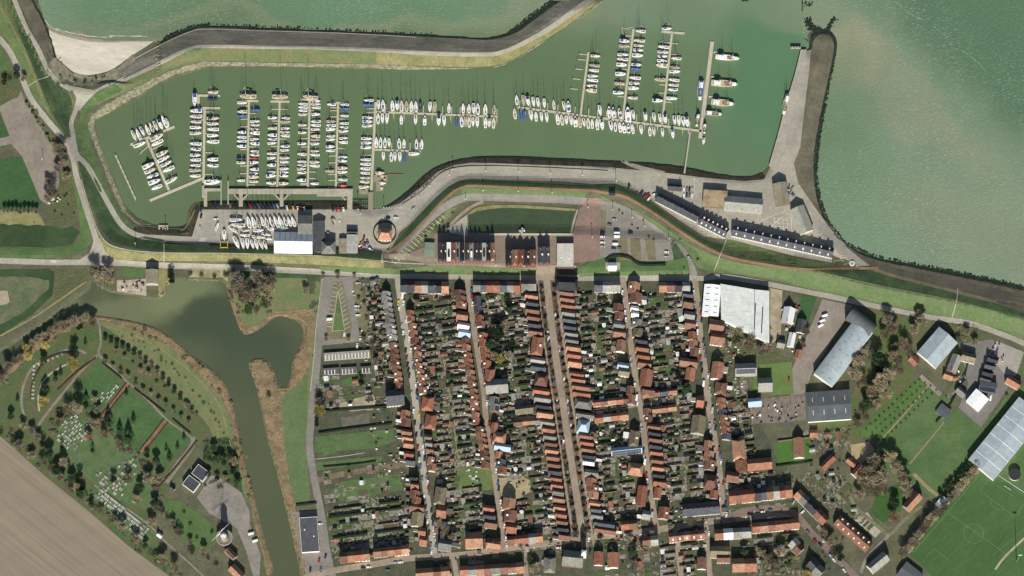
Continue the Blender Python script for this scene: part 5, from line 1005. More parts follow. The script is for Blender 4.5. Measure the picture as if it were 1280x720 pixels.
hs(1201,490, 12,9, -40, 'x', 'G', 'grey roofed outhouse at the foot of the eastern farmyard', e=3)
hall(1179,514, 15,13, -38, 'dark netted cage shed on the edge of the playing field', METD, WG, e=2.6, rise=.3, cat='shed', name='shed')
hs(1140,627, 12,23, -42, 'y', 'O', 'narrow orange tiled house between grove and football pitch')
hs(1094,590, 15,8, -48, 'x', 'O', 'orange tiled L-shaped house by the sand yard, upper wing'); hs(1104,578, 9,7, 0, 'x', 'O', 'small orange wing beside the sand yard', e=3) if False else None
hs(1072,588, 16,9, 47, 'x', 'O', 'small orange tiled house below the sand yard')
hs(1064,578, 12,7, -40, 'x', 'O', 'short orange tiled outbuilding above the sand yard house', e=3)
hs(1034,578, 19,9, 44, 'x', 'B', 'rust brown roofed house with white dormers on the diagonal lane')
hs(998,560, 13,24, 3, 'y', 'O', 'orange tiled villa alone on its green lawn')
hs(1017,542, 9,9, 0, 'x', 'O', 'tiny bright red roofed shed by the dark barn', e=2.5); 
terrace(1066,667, 52,14, -41, 'O', 'long orange tiled terrace with small dormers on the diagonal', 6, dorm=1, name='terrace_block')
hall(1137,718, 26,20, -38, 'dark roofed sports pavilion at the corner of the football pitch', METD, WBr, e=4, rise=1.2, cat='pavilion', name='pavilion')
hall(1176,627, 7,13, -40, 'small white roofed stand beside the touchline', METW, WW, e=3, rise=.4, axis='y', cat='stand', name='stand')
hs(1097,703, 26,13, 40, 'x', 'G', 'wide grey roofed house with white gables near the lower edge', e=5.5)
# church, school, windmill side
hall(243.5,598, 13,18, 37, 'charcoal flat roofed school wing, the southern of two', METD, WC, e=4.5, rise=.4, cat='school', name='school_building') if False else None
for lb, x, y in (('western', 239.5, 604.5), ('eastern', 251, 591)):
    o = place('school_building', x, y, 4.5, 53); tag(o, f'black flat roofed hall with white trim above the tarmac yard, {lb} one', 'hall'); flat_parts(o, 14*S, 17*S, 4.5, mat('black_roofing', (72,74,78), (64,66,70), .2, fine=.1), WW)
o = place('depot', 387, 668, 5, 0); tag(o, 'long dark flat roofed depot beside the canal-like pond', 'depot'); o.rotation_euler = (0, 0, rad(4)); flat_parts(o, 22*S, 43*S, 5, mat('dark_roofing', (84,84,86), (74,75,78), .2, fine=.1), WW, lights=2)
hs(289,692, 15,8, -45, 'x', 'O', 'orange tiled house with solar panels just below the windmill', solar=1); hs(296,715, 18,11, -45, 'x', 'O', 'larger orange tiled house at the lower edge near the windmill'); hs(216,611, 5,5, -30, 'x', 'D', 'tiny black tool shed by the cemetery corner', e=2.4)
hs(200,669, 6,5, -35, 'x', 'W', 'tiny white roofed hut behind the last graves', e=2.4)
hall(191,346, 15,17, -1, 'grey pumping station straddling the channel below the dike road', RFG, WG, e=8, rise=3, cat='pumping station', name='pumping_station', axis='y')
# garage rows
for j, (x0, x1, y, h_) in enumerate([(405,463,444,9),(404,424,464,8),(426,446,463,8),(451,464,462,8)]):
    o = place('garage_row', (x0+x1)/2, y, 2.6, 4); tag(o, ['long row of garages with white ribbed roofs below the car park', 'grey garage block, western one of the lower row', 'grey garage block, middle one of the lower row', 'grey garage block, eastern one of the lower row'][j], 'garages'); m = MB(); w_ = (x1-x0)*S
    m.box(0, 0, -.5, w_, h_*S, 3.1); mk(m, 'wall', WG, o); m = MB(); m.box(0, 0, 2.61, w_+.2, h_*S+.2, .12); mk(m, 'roof', FLATR[1] if j == 0 else FLATR[0], o)
    for i in range(int(w_/3.0)): q = MB(); q.box(-w_/2+3.0*i+1.6, -.8, 2.74, .6, h_*S*.72, .12); mk(q, 'roof_rib', FRAME, o)
# windmill
t = empty('windmill', (*W(281,674), H(281,674)), rad(20)); tag(t, 'white tower windmill with round gallery and four sails', 'windmill'); t.rotation_euler = (0, 0, rad(0))
m = MB(); m.tube((0,0,-1), (0,0,19), 4.6, 2.7, n=20); mk(m, 'tower', mat('mill_tower', (150,140,124), (136,126,112), .3, fine=.15), t)
m = MB(); N = 28
for i in range(N):
    a, b = 2*PI*i/N, 2*PI*(i+1)/N; V = [(r_*math.cos(q), r_*math.sin(q), z) for z in (6.5, 6.8) for r_, q in ((4.1, a), (7.2, a), (7.2, b), (4.1, b))]; m.add(V, [(4,5,6,7), (3,2,1,0), (1,5,4,0) if False else (1,2,6,5)])
mk(m, 'gallery', mat('gallery_boards', (120,116,104), fine=.15), t)
m = MB()
for i in range(N): a, b = 2*PI*i/N, 2*PI*(i+1)/N; m.tube((7.2*math.cos(a), 7.2*math.sin(a), 7.9), (7.2*math.cos(b), 7.2*math.sin(b), 7.9), .13, n=4); m.tube((7.2*math.cos(a), 7.2*math.sin(a), 6.8), (7.2*math.cos(a), 7.2*math.sin(a), 7.9), .08, n=4)
mk(m, 'gallery_rail', FRAME, t)
m = MB(); m.tube((0,0,19), (0,0,20.2), 3.0, 2.6, n=16); m.tube((0,0,20.2), (0,0,22.6), 2.6, .5, n=16); m.box(0, -2.2, 19.6, 1.6, 3.5, 1.6); mk(m, 'cap', mat('mill_cap', (196,190,176), fine=.1), t)
hub = Vector((-2.6, 2.4, 20.6)); ax_ = Vector((-.72, .68, .12)).normalized(); u = Vector((0,0,1)); v_ = ax_.cross(u).normalized(); u = v_.cross(ax_).normalized()
m = MB(); m.tube((0,0,20.4), hub+ax_*.6, .35); mk(m, 'windshaft', PILE, t)
for k in range(4):
    a = rad(10+90*k); dr = u*math.cos(a)+v_*math.sin(a); pr_ = u*-math.sin(a)+v_*math.cos(a); m = MB(); m.tube(hub, hub+dr*11.5, .22, .1, n=4)
    for j in range(9): p_ = hub+dr*(2.5+j*1.1); m.tube(p_, p_+pr_*1.9, .07, n=3)
    m.tube(hub+dr*2.5+pr_*1.9, hub+dr*11.3+pr_*1.9, .07, n=3); mk(m, 'sail', FRAME, t)
# travelling boat hoist
t = empty('boat_hoist', (*W(280.5,307.5), 0)); tag(t, 'yellow travelling boat hoist at the edge of the boatyard', 'boat hoist'); YEL = mat('yellow_paint', (206,178,60), fine=.1)
for sx in (-1, 1):
    m = MB(); m.box(sx*3.2, 0, 5.2, .5, 6.6, .5); m.tube((sx*3.2,-3,0), (sx*3.2,-3,5.4), .25); m.tube((sx*3.2,3,0), (sx*3.2,3,5.4), .25); mk(m, 'side_frame', YEL, t)
    for sy in (-1, 1): m = MB(); m.tube((sx*3.2-.2,sy*3,.5), (sx*3.2+.2,sy*3,.5), .6, n=12); mk(m, 'wheel', PILE, t)
m = MB(); m.box(0, -3, 5.72, 6.9, .5, .5); mk(m, 'crossbeam', YEL, t)
# ---------------------------------------------------------------- town houses
SNAME = {1: 'first pale street', 2: 'second street', 3: 'wide avenue', 4: 'fourth street', 5: 'fifth street'}
def sx(s, y):
    P = STREETS[s]; return float(np.interp(y, [p[1] for p in P], [p[0] for p in P]))
ROWS = {(s, c): [] for s in range(1, 6) for c in 'WE'}
KTILT = -8.0
def srow(s, side, o0, o1, y0, y1, n, axis, codes, e=5.9, dorm=0, ann=None, solar=(), gap=.3, hip=0):
    dorm = max(dorm, .22)
    """n houses down one side of a street between y0 and y1, fronts o0 and backs o1 from the centre line"""
    sg = -1 if side == 'W' else 1; p = (y1-y0)/n
    for i in range(n):
        y = y0+(i+.5)*p; a, b = sx(s, y)+sg*o0, sx(s, y)+sg*(o1+R.uniform(-.6, .8)); cx, w = (a+b)/2, abs(b-a); yy = y-(cx-sx(s, y))*.13
        code = codes[i % len(codes)] if len(codes) <= n else R.choice(codes)
        an = None
        if ann is None and R.random() < .75: an = [(sg, R.uniform(4, 9), R.uniform(.35, .6)*p*S, R.choice((-1, 1))*p*S*.2/S)]
        o, lk = house(cx, yy, w, p*(.98 if gap < .5 else .9), -8 if axis == 'x' else -8, axis, code, e+R.uniform(-.5, .6), 'terraced_house', annex=an, chim=True, rise=(p*S*.5*R.uniform(1.05, 1.35) if axis == 'x' and p < 11 else None), dorm=(1 if R.random() < dorm and axis == 'y' else 0), dside=R.choice((-1, 1)), solar=(1 if i in solar else 0), hip=hip)
        ROWS[(s, side)].append((y, o, lk))
A_ = 'OOBDG'
srow(1,'W',11.5,22,363,424,9,'y','G'); srow(1,'W',12.5,22,427,484,8,'y','O',dorm=.3)
srow(1,'W',8,19,512,531,2,'y','O'); srow(1,'W',8,20,535,558,3,'x','BOO'); srow(1,'W',9,20,562,580,2,'x','BD'); srow(1,'W',8,18,592,610,2,'x','DO'); srow(1,'W',8,20,612,628,2,'y','BO'); srow(1,'W',5,22,629,637,1,'x','O'); srow(1,'W',8,22,639,656,1,'y','N'); srow(1,'W',7,15,658,680,2,'x','OB')
srow(1,'E',5,13,390,404,2,'y','B'); srow(1,'E',5,14,406,432,3,'y','OO'); srow(1,'E',7,15,434,494,8,'y','O',dorm=.9); srow(1,'E',8,22,498,515,1,'y','B',hip=.6); srow(1,'E',10,23,520,538,1,'y','B',hip=.6); srow(1,'E',7,15,545,568,3,'x','NGB'); srow(1,'E',7,15,573,590,2,'y','OB'); srow(1,'E',10,23,611,632,1,'y','N',hip=.3); srow(1,'E',10,21,634,649,1,'x','O'); srow(1,'E',7,23,676,690,1,'x','G')
srow(2,'W',5,17,362,384,3,'y','OBO'); srow(2,'W',5,18,388,400,1,'x','O'); srow(2,'W',5,19,402,420,2,'x','WL'); srow(2,'W',8,18,422,438,2,'y','OO'); srow(2,'W',8,18,440,483,6,'y','BO',dorm=.7); srow(2,'W',8,17,485,529,6,'y','OB',dorm=.7); srow(2,'W',4,14,533,584,7,'y','OOB',dorm=.5); srow(2,'W',6,20,630,658,3,'x','ODB'); srow(2,'W',5,21,674,684,1,'x','O')
srow(2,'E',5,13,372,394,2,'y','D'); srow(2,'E',5,14,396,410,2,'y','B'); srow(2,'E',4,14,418,461,5,'y','BBO'); srow(2,'E',4,15,462,481,1,'y','O',hip=.6); srow(2,'E',6,18,498,516,2,'y','G',solar=(0,1)); srow(2,'E',5,13,530,541,1,'y','O'); srow(2,'E',5,20,542,556,1,'x','O',hip=.7); srow(2,'E',5,24,557,565,1,'x','L'); srow(2,'E',5,13,566,574,1,'y','O'); srow(2,'E',5,16,576,594,2,'y','DB')
srow(2,'E',5,20,624,654,2,'y','OO',e=7,hip=.2); srow(2,'E',5,17,655,668,1,'x','B')
srow(3,'W',13,29,364,418,6,'x','ODBODB'); srow(3,'W',14,28,418,441,1,'y','O',hip=.4,e=6.5); srow(3,'W',14,32,444,462,2,'x','GD'); srow(3,'W',14,30,463,480,1,'x','O',hip=.6); srow(3,'W',14,34,482,520,4,'x','BGDO'); srow(3,'W',14,30,522,592,8,'x','GOGOOBOD'); srow(3,'W',15,29,592,626,4,'x','OOGB'); srow(3,'W',16,30,628,672,5,'x','OOBDO')
srow(3,'E',14,31,366,390,3,'x','BBO'); srow(3,'E',14,30,391,434,5,'x','GDDGG'); srow(3,'E',14,31,434,462,3,'x','OBO'); srow(3,'E',14,31,468,482,2,'x','BO'); srow(3,'E',14,36,484,500,2,'x','BO'); srow(3,'E',14,36,501,514,1,'x','G',hip=.8); srow(3,'E',14,36,519,526,1,'x','G'); srow(3,'E',14,28,527,544,1,'x','L',hip=.6); srow(3,'E',14,31,545,578,4,'x','BOBD'); srow(3,'E',14,28,578,584,1,'x','W'); srow(3,'E',14,30,590,600,1,'x','G'); srow(3,'E',14,27,601,626,3,'y','OB'); srow(3,'E',14,28,629,652,3,'x','ODG'); srow(3,'E',15,41,655,671,2,'x','DO')
srow(4,'W',5,16,379,399,2,'y','O'); srow(4,'W',5,19,401,410,1,'x','G'); srow(4,'W',5,20,411,420,1,'x','B'); srow(4,'W',7,18,424,438,1,'y','B'); srow(4,'W',7,20,452,468,2,'x','LN'); srow(4,'W',5,14,482,504,2,'y','BB'); srow(4,'W',7,19,536,556,1,'y','N',hip=.5); srow(4,'W',6,24,577,592,1,'x','O',hip=.6); srow(4,'W',6,17,606,631,1,'y','B'); srow(4,'W',5,14,637,648,1,'x','G')
srow(4,'E',5,19,355,381,2,'y','OO',e=6); srow(4,'E',5,14,384,398,2,'x','W'); srow(4,'E',4,16,400,423,2,'y','GN',hip=.3); srow(4,'E',5,21,424,462,4,'x','DOBB'); srow(4,'E',5,20,464,485,1,'y','O'); srow(4,'E',5,20,486,496,1,'x','O'); srow(4,'E',3,12,512,529,2,'y','BO'); srow(4,'E',5,21,532,572,5,'x','BDODO'); srow(4,'E',5,20,574,610,4,'x','BODO'); srow(4,'E',4,13,611,624,1,'y','B'); srow(4,'E',5,18,636,650,1,'y','B')
srow(5,'W',5,17,363,384,2,'x','DB'); srow(5,'W',5,18,388,410,2,'x','GB'); srow(5,'W',5,15,414,444,3,'y','BO'); srow(5,'W',8,30,446,456,1,'x','B'); srow(5,'W',13,24,458,472,1,'y','O'); srow(5,'W',6,14,494,508,1,'x','B'); srow(5,'W',9,25,518,540,1,'y','N'); srow(5,'W',5,15,550,562,1,'y','O'); srow(5,'W',5,17,563,586,2,'y','OB'); srow(5,'W',5,20,592,610,1,'x','O',hip=.4); srow(5,'W',5,15,612,622,1,'y','B')
srow(5,'E',12,30,403,434,2,'x','BB'); srow(5,'E',8,22,455,476,1,'y','O'); srow(5,'E',10,24,480,495,1,'y','B',hip=.5); srow(5,'E',10,20,500,551,7,'y','OODB'); srow(5,'E',8,22,592,604,1,'x','O')
for (s, side), lst in ROWS.items():
    for i, (y, o, lk) in enumerate(sorted(lst, key=lambda q: q[0])):
        tag(o, f"{lk} house, {ordn(i+1)} from the dike on {'west' if side == 'W' else 'east'} side of {SNAME[s]}", 'house', 'terraced houses along the town streets')
# rows facing the dike, between the streets
def xrow(nm, xs, y, d, codes, kslope=0, e=6.4, label='', dorm=0, rz=0, name='brick_house', annex=True, **k):
    for i in range(len(xs)-1):
        a, b = xs[i], xs[i+1]; cx = (a+b)/2; an = None
        o, lk = house(cx, y+(cx-xs[0])*kslope, b-a-.2, d*R.uniform(.93, 1.06), rz, 'x', codes[i % len(codes)], e+R.uniform(-.5, .5), name, dorm=dorm, **k)
        tag(o, f"{lk} house, {ordn(i+1)} in {label}", 'house', nm)
lsp = lambda a, b, n: [a+(b-a)*i/n for i in range(n+1)]
xrow('houses facing the dike', lsp(501,561,7), 358.5, 14, 'DDOGDDO', .02, label='dike row between first and second street')
xrow('houses facing the dike', lsp(592,650,7), 358.5, 13, 'GDBODGB', .01, label='dike row between second street and avenue'); xrow('houses facing the dike', lsp(652,670,2), 357, 13, 'GG', label='short dike row west of the avenue')
xrow('houses facing the dike', lsp(743,775,3), 358.5, 13, 'DGG', label='dike row between avenue and fourth street'); xrow('houses facing the dike', lsp(824,862,4), 359, 12, 'OODG', label='dike row just west of fifth street')
# cross lanes
xrow('houses along the cross lanes', lsp(741,788,5), 504.5, 8, 'BOOBO', -.11, e=4.5, label='upper lane west of fourth street', rz=6); xrow('houses along the cross lanes', lsp(743,785,4), 524, 9, 'BGBO', -.11, e=4.5, label='lower lane west of fourth street', rz=6)
xrow('houses along the cross lanes', lsp(803,846,4), 494, 7, 'BODO', -.12, e=4.5, label='lane east of fourth street', rz=7); xrow('houses along the cross lanes', lsp(815,845,3), 513, 7, 'OBO', -.12, e=4, label='lower lane east of fourth street', rz=7)
xrow('houses along the cross lanes', lsp(642,676,3), 529, 7, 'OOG', -.08, e=4, label='lane west of the avenue', rz=5)
# bottom street, both sides
xrow('houses along the bottom street', lsp(425,462,4), 697, 12, 'OOBO', -.1, label='western end row above the bottom street', rz=6); xrow('houses along the bottom street', lsp(467,511,5), 691, 11, 'BBOBO', -.1, label='second row above the bottom street', rz=6)
xrow('houses along the bottom street', [582,603], 675, 20, 'O', 0, e=6, label='lone wide plot above the bottom street', rz=2); xrow('houses along the bottom street', lsp(607,626,2), 679, 10, 'OO', -.05, label='pair left of second street above the bottom street', rz=3)
xrow('houses along the bottom street', lsp(634,678,5), 676, 11, 'OOOGO', -.11, label='row from second street to avenue above the bottom street', rz=6); xrow('houses along the bottom street', lsp(776,796,2), 657, 11, 'BO', -.1, label='pair between avenue and fourth street', rz=6)
xrow('houses along the bottom street', lsp(520,562,4), 718, 14, 'OOOO', -.08, e=6, label='broad orange row below the bottom street', rz=5); xrow('houses along the bottom street', lsp(575,655,8), 714, 12, 'OGOOGOBO', -.06, label='mixed row below the bottom street', rz=4)
xrow('houses along the bottom street', lsp(836,880,5), 672, 11, 'OOOOO', -.1, label='bright orange terrace below the bottom street', rz=6, dorm=1); xrow('houses along the bottom street', lsp(803,822,2), 677, 12, 'BG', -.1, label='pair right of the wooded lane', rz=6)
terrace(876,636, 46,15, 5, 'D', 'long black roofed terrace above the bottom street', 7, dorm=0, name='terrace_block')
terrace(655,485-2, 1,1, 0, 'D', 'x', 1) if False else None
xrow('houses of the south-east terraces', lsp(911,989,10), 622, 15, 'BOBBDDBGBO', -.11, label='long terrace east of fifth street', rz=6); xrow('houses of the south-east terraces', lsp(893,938,4), 668, 12, 'OWGG', -.06, label='terrace south of the street junction', rz=4); xrow('houses of the south-east terraces', lsp(940,998,6), 660, 12, 'BOOOOO', -.1, label='terrace before the bend', rz=5)
def drow(nm, a, b, n, w, codes, label, rz, dist=0, **k):
    for i in range(n):
        t = (i+.5)/n; o, lk = house(a[0]+(b[0]-a[0])*t, a[1]+(b[1]-a[1])*t, math.dist(a, b)/n*.97, w, rz, 'x', codes[i % len(codes)], 5, **k); tag(o, f"{lk} house, {ordn(i+1)} from the top in {label}", 'house', nm)
drow('houses on the diagonal street', (996,616),(1032,652), 6, 12, 'OGDDOO', 'row north-east of the diagonal street', -45); drow('houses on the diagonal street', (990,676),(1000,690), 2, 13, 'GO', 'short row south-west of the diagonal street', -45); drow('houses on the diagonal street', (1012,702),(1026,718), 2, 16, 'DG', 'lower corner group of the diagonal street', -42)
xrow('scattered southern houses', lsp(915,945,2), 706, 16, 'OO', 0, label='orange pair near the lower edge', rz=2); xrow('scattered southern houses', lsp(896,912,1), 698, 9, 'O', 0, label='small lot beside the lower lane')
hs(766,700, 13,18, 0, 'y', 'O', 'orange tiled cross gabled villa among trees near the lower edge', e=6); hs(748,698, 11,16, -2, 'y', 'B', 'rust tiled narrow house beside the church'); hs(687,706, 14,18, -2, 'y', 'G', 'grey hipped house left of the church', hip=.5); hs(877,704, 11,14, -2, 'y', 'O', 'rust tiled house on the lower lane south of the bright terrace')
hs(900,690, 24,14, -2, 'x', 'N', 'olive grey roofed wide house behind the junction terrace'); hs(560,674-2, 1,1,0,'x','G','x') if False else None
hs(494,497, 22,19, 5, 'x', 'D', 'large black roofed hall with pale eaves west of the first street', e=7); hs(621,483, 27,17, 4, 'x', 'G', 'broad dark grey hall east of the second street', e=6.5); hs(783,563, 38,9, 6, 'x', 'L', 'long solar panelled roof with white south side at fourth street', solar=1)
hs(655,512, 22,10, 6, 'x', 'N', 'olive grey warehouse-like house behind the avenue', e=4); hs(932,462, 26,15, 2, 'x', 'G', 'grey house with white front and solar glass east of fifth street', solar=1); hs(956,481, 17,17, 2, 'x', 'G', 'pale grey square barn north of the scrap yard'); hs(943,503, 16,10, 5, 'x', 'L', 'pale blue roofed shed by the scrap yard')
hs(923,562, 15,24, 4, 'y', 'O', 'large orange hipped house east of the fifth street', e=6, hip=.5); hs(926,583, 13,14, 4, 'y', 'O', 'orange tiled annex house below the large hipped house'); hs(949,580, 30,14, 5, 'x', 'O', 'wide orange tiled house east of the large hipped house')
# church
o = place('church', 716, 698, 7, -6); tag(o, 'grey roofed church with white tower beside the avenue foot', 'church'); gable_parts(o, 25*S, 19*S, 7, 5.5, 'x', RF['G'][0], WBk, chim=False)
m = MB(); m.box(13*S, 5, -1, 4.5, 4.5, 17); mk(m, 'tower', WW, o); m = MB(); m.box(13*S, 5, 16, 4.8, 4.8, 5, 0, 0, .1); mk(m, 'spire', RF['W'][0], o)
# glass hall / brick church on second street already placed; scrap yard huts
for i, (x, y, w_, d_, c, lb) in enumerate([(985,395,14,20,'W','cream sheet roofed workshop in the cluttered yard'), (1001,408,11,16,'D','dark grey shed beside the bright green lawn'), (989,425,8,17,'W','long white sheet shed in the cluttered yard'), (998,443,8,10,'O','little orange roofed hut at the end of the cluttered yard'), (976,430,9,9,'G','grey hut low in the cluttered yard')]):
    hs(x, y, w_, d_, -12, 'y' if d_ > w_ else 'x', c, lb, e=3.4)
# ---------------------------------------------------------------- gardens
GMAT = [(mat('garden_lawn', (66,82,48), (84,94,60), .15, fine=.25), 4), (mat('garden_paving', (142,136,122), (108,103,92), .38, fine=.35, fscale=1.2, lo=.44, hi=.56), 5), (mat('garden_soil', (94,82,66), (78,74,58), .2, fine=.3), 2.5), (mat('garden_mixed', (62,72,48), (134,126,108), .38, fine=.4, lo=.46, hi=.54, fscale=.9), 9)]
gm = {id(m): MB() for m, _ in GMAT}
FENCES, SHEDS, BUSHES = [], [], []
def gpatch(m, x0, y0, x1, y1, cx, dz=.2):
    t = lambda x, y: (x, y-(x-cx)*.13); P = [t(x0, y0), t(x1, y0), t(x1, y1), t(x0, y1)]
    gm[id(m)].add([(*W(*p), H(*p)+dz) for p in P], [(3, 2, 1, 0)])
def gard_block(xa, xb, y0, y1, pitch, nm, skip=()):
    """gardens between two lines of backs"""
    y = y0; k = 0
    while y < y1-2:
        p = pitch*R.uniform(.9, 1.15); a, b = xa(y), xb(y); mid = (a+b)/2+R.uniform(-3, 3); cx = (a+b)/2; k += 1
        for (u, v) in ((a, mid), (mid, b)):
            if any(inside([((u+v)/2, y+p/2)], s_)[0] for s_ in skip): continue
            L_ = v-u; cs_ = sorted([u, v]+[u+L_*R.uniform(.1, .9) for _ in range(R.choice((1, 2, 3, 3)))]); [gpatch(R.choices([g[0] for g in GMAT], [g[1] for g in GMAT])[0], q0, y+R.uniform(0, .8), q1, y+p-R.uniform(0, 1.6), cx) for q0, q1 in zip(cs_, cs_[1:])]
            if R.random() < .97: FENCES.append(((u+v)/2, y-((u+v)/2-cx)*.13, L_*R.uniform(.35, 1.0), nm))
            if R.random() < .72:
                q = R.choice((u+L_*.15, v-L_*.15, u+L_*.5)); SHEDS.append((q, y+p*.55-(q-cx)*.13, nm))
            for _ in range(R.choice((0, 1, 1, 2, 2, 3))): q = u+R.random()*L_; BUSHES.append((q, y+R.random()*p-(q-cx)*.13, R.uniform(.9, 2.6), nm))
        y += p
S_ = STREETS
lot1 = [(562,586),(613,580),(616,612),(566,618)]; lot2 = [(620,598),(655,593),(666,612),(650,626),(622,624)]
gard_block(lambda y: sx(1,y)+15, lambda y: sx(2,y)-18, 368, 676, 8.6, 'between first and second street', skip=(lot1,))
gard_block(lambda y: sx(2,y)+16, lambda y: sx(3,y)-31, 368, 668, 8.6, 'between second street and avenue', skip=(lot2,))
gard_block(lambda y: sx(3,y)+32, lambda y: sx(4,y)-18, 368, 654, 8.6, 'between avenue and fourth street')
gard_block(lambda y: sx(4,y)+20, lambda y: sx(5,y)-19, 370, 626, 8.6, 'between fourth and fifth street')
gard_block(lambda y: 456+(y-360)*.13, lambda y: sx(1,y)-23, 362, 480, 8.8, 'west of first street')
gard_block(lambda y: 404+(y-600)*.14, lambda y: sx(1,y)-24, 632, 684, 8.5, 'in the south-west corner')
gard_block(lambda y: sx(5,y)+22, lambda y: sx(5,y)+50, 500, 606, 8.5, 'east of fifth street')
gard_block(lambda y: 824+(y-680)*.05, lambda y: 872+(y-680)*.05, 682, 720, 8.5, 'in the southern blocks')
gard_block(lambda y: 942, lambda y: 1000, 670, 700, 8.5, 'in the southern blocks')
for i in range(11): gpatch(R.choices([g[0] for g in GMAT], [g[1] for g in GMAT])[0], 911+i*7.2, 632, 911+i*7.2+7, 643, 950)
def plots(poly, rot, px_, py_, prob=1):
    cs, sn = math.cos(rad(rot)), math.sin(rad(rot)); xs = [p[0] for p in poly]; ys = [p[1] for p in poly]; cx, cy = sum(xs)/len(xs), sum(ys)/len(ys); Q = []
    for i in range(-14, 15):
        for j in range(-30, 31): Q.append((cx+i*px_*cs-j*py_*sn, cy+i*px_*sn+j*py_*cs))
    for (x, y), ok in zip(Q, inside(Q, poly)):
        if not ok or R.random() > prob: continue
        a, b = px_*R.uniform(.6, 1.0)/2, py_*R.uniform(.7, .98)/2; m = R.choices([g[0] for g in GMAT], [g[1] for g in GMAT])[0]
        P = [(x+u*a*cs-v*b*sn, y+u*a*sn+v*b*cs) for u, v in ((-1,-1),(1,-1),(1,1),(-1,1))]; gm[id(m)].add([(*W(*p), H(*p)+.2) for p in P], [(3, 2, 1, 0)])
        if R.random() < .35: BUSHES.append((x+R.uniform(-a, a), y+R.uniform(-b, b), R.uniform(.9, 2.0), 'of the outer plots'))
        if R.random() < .12: SHEDS.append((x, y, 'of the outer plots'))
plots([(1006,538),(1060,535),(1062,560),(1020,572),(1008,560)], -45, 9, 5); plots([(1000,596),(1030,584),(1062,600),(1070,620),(1044,640),(1004,610)], 45, 9, 5); plots([(905,596),(968,590),(1000,600),(985,612),(910,618)], -7, 11, 5)
plots([(1050,634),(1070,622),(1098,656),(1084,668)], 45, 6, 14); plots([(1002,640),(1030,664),(1056,690),(1046,696),(1020,672),(1000,655)], 45, 8, 6, .4)
plots([(394,488),(478,482),(480,500),(396,512)], -4, 12, 5, .8); plots([(402,590),(500,575),(506,690),(420,700)], -8, 14, 6, .55); plots([(394,470),(424,470),(470,470),(476,486),(396,490)], -4, 12, 6, .8)
plots([(890,606),(910,604),(912,640),(900,640)], -7, 8, 5); plots([(922,400),(960,420),(960,440),(900,432),(905,400)], 20, 12, 8, .35); plots([(915,700),(1000,690),(1010,722),(915,722)], 0, 12, 8, .7); plots([(545,690),(660,684),(700,684),(700,722),(545,722)], -4, 10, 6, .6); plots([(740,672),(835,664),(838,722),(740,722)], -4, 10, 6, .55); plots([(1180,452),(1206,446),(1204,496),(1184,496)], -20, 8, 6, .8)
plots([(916,470),(948,472),(946,500),(914,540)], -5, 10, 6, .7); plots([(450,350),(478,350),(480,362),(454,362)], 0, 6, 5); plots([(544,650),(560,655),(562,690),(546,690)], 0, 8, 8)
for (m_, _), nme in zip(GMAT, ('garden_lawn', 'garden_paving', 'garden_soil', 'garden_beds')): tag(gm[id(m_)].build(nme, m_), None, None, None, 'structure')
# fences
FM = [mat('timber_fence', (96,82,64), (80,70,56), fine=.15), mat('hedge_dark', (44,56,36), (36,46,30), .6, fine=.4, fscale=2), mat('garden_wall', (124,104,88), fine=.15)]
fmesh = [MB().box(0, 0, -.2, 1, .2, 2.6).mesh('fence_panel', FM[0]), MB().box(0, 0, -.2, 1, 1.5, 2.9).mesh('fence_hedge', FM[1]), MB().box(0, 0, -.2, 1, .3, 2.5).mesh('fence_wall', FM[2])]
def sub(lst, n): 
    if len(lst) <= n: return lst
    k = sorted(R.sample(range(len(lst)), n)); return [lst[i] for i in k]
cnt = {}
for x, y, L_, nm in sub(FENCES, 500):
    j = R.choices((0, 1, 2), (4, 4, 2))[0]; o = link(('garden_fence', 'garden_hedge', 'garden_wall')[j], fmesh[j]); o.location = (*W(x, y), H(x, y)); o.scale = (L_*S, 1, R.uniform(.8, 1.1)); o.rotation_euler = (0, 0, rad(7.4))
    cnt[(j, nm)] = cnt.get((j, nm), 0)+1
    tag(o, f"{('brown timber fence', 'dark clipped hedge', 'brick garden wall')[j]} dividing gardens {nm}, {ordn(cnt[(j, nm)])} from the north", ('fence', 'hedge', 'wall')[j], ('timber fences', 'clipped hedges', 'garden walls')[j]+' between the gardens')
SHM = {}
def shed_proto(k):
    t = empty('garden_shed', (0,0,0)); w_, d_ = ((3.4,2.6),(4.2,3),(3,3),(5,3.4))[k % 4]; wm = (WBr, WG, WC, WALLS[3])[k % 4]; rm = (RF['D'][1], RF['G'][1], RF['W'][0], RF['B'][0], FLATR[0], RF['O'][0])[k % 6]
    m = MB(); m.box(0, 0, -.3, w_, d_, 2.5); mk(m, 'wall', wm, t)
    r = MB(); z = 2.2; hx, hy = w_/2+.15, d_/2+.15; r.add([(-hx,-hy,z), (hx,-hy,z), (hx,hy,z), (-hx,hy,z), (-hx,0,z+.9), (hx,0,z+.9)], [(0,1,5,4), (2,3,4,5), (0,4,3), (1,2,5), (3,2,1,0)]); mk(r, 'roof', rm, t)
    return t, ('black', 'pale grey', 'white', 'brown', 'dark grey', 'orange')[k % 6]
SP = [shed_proto(k) for k in range(12)]; su = set(); cnt = {}
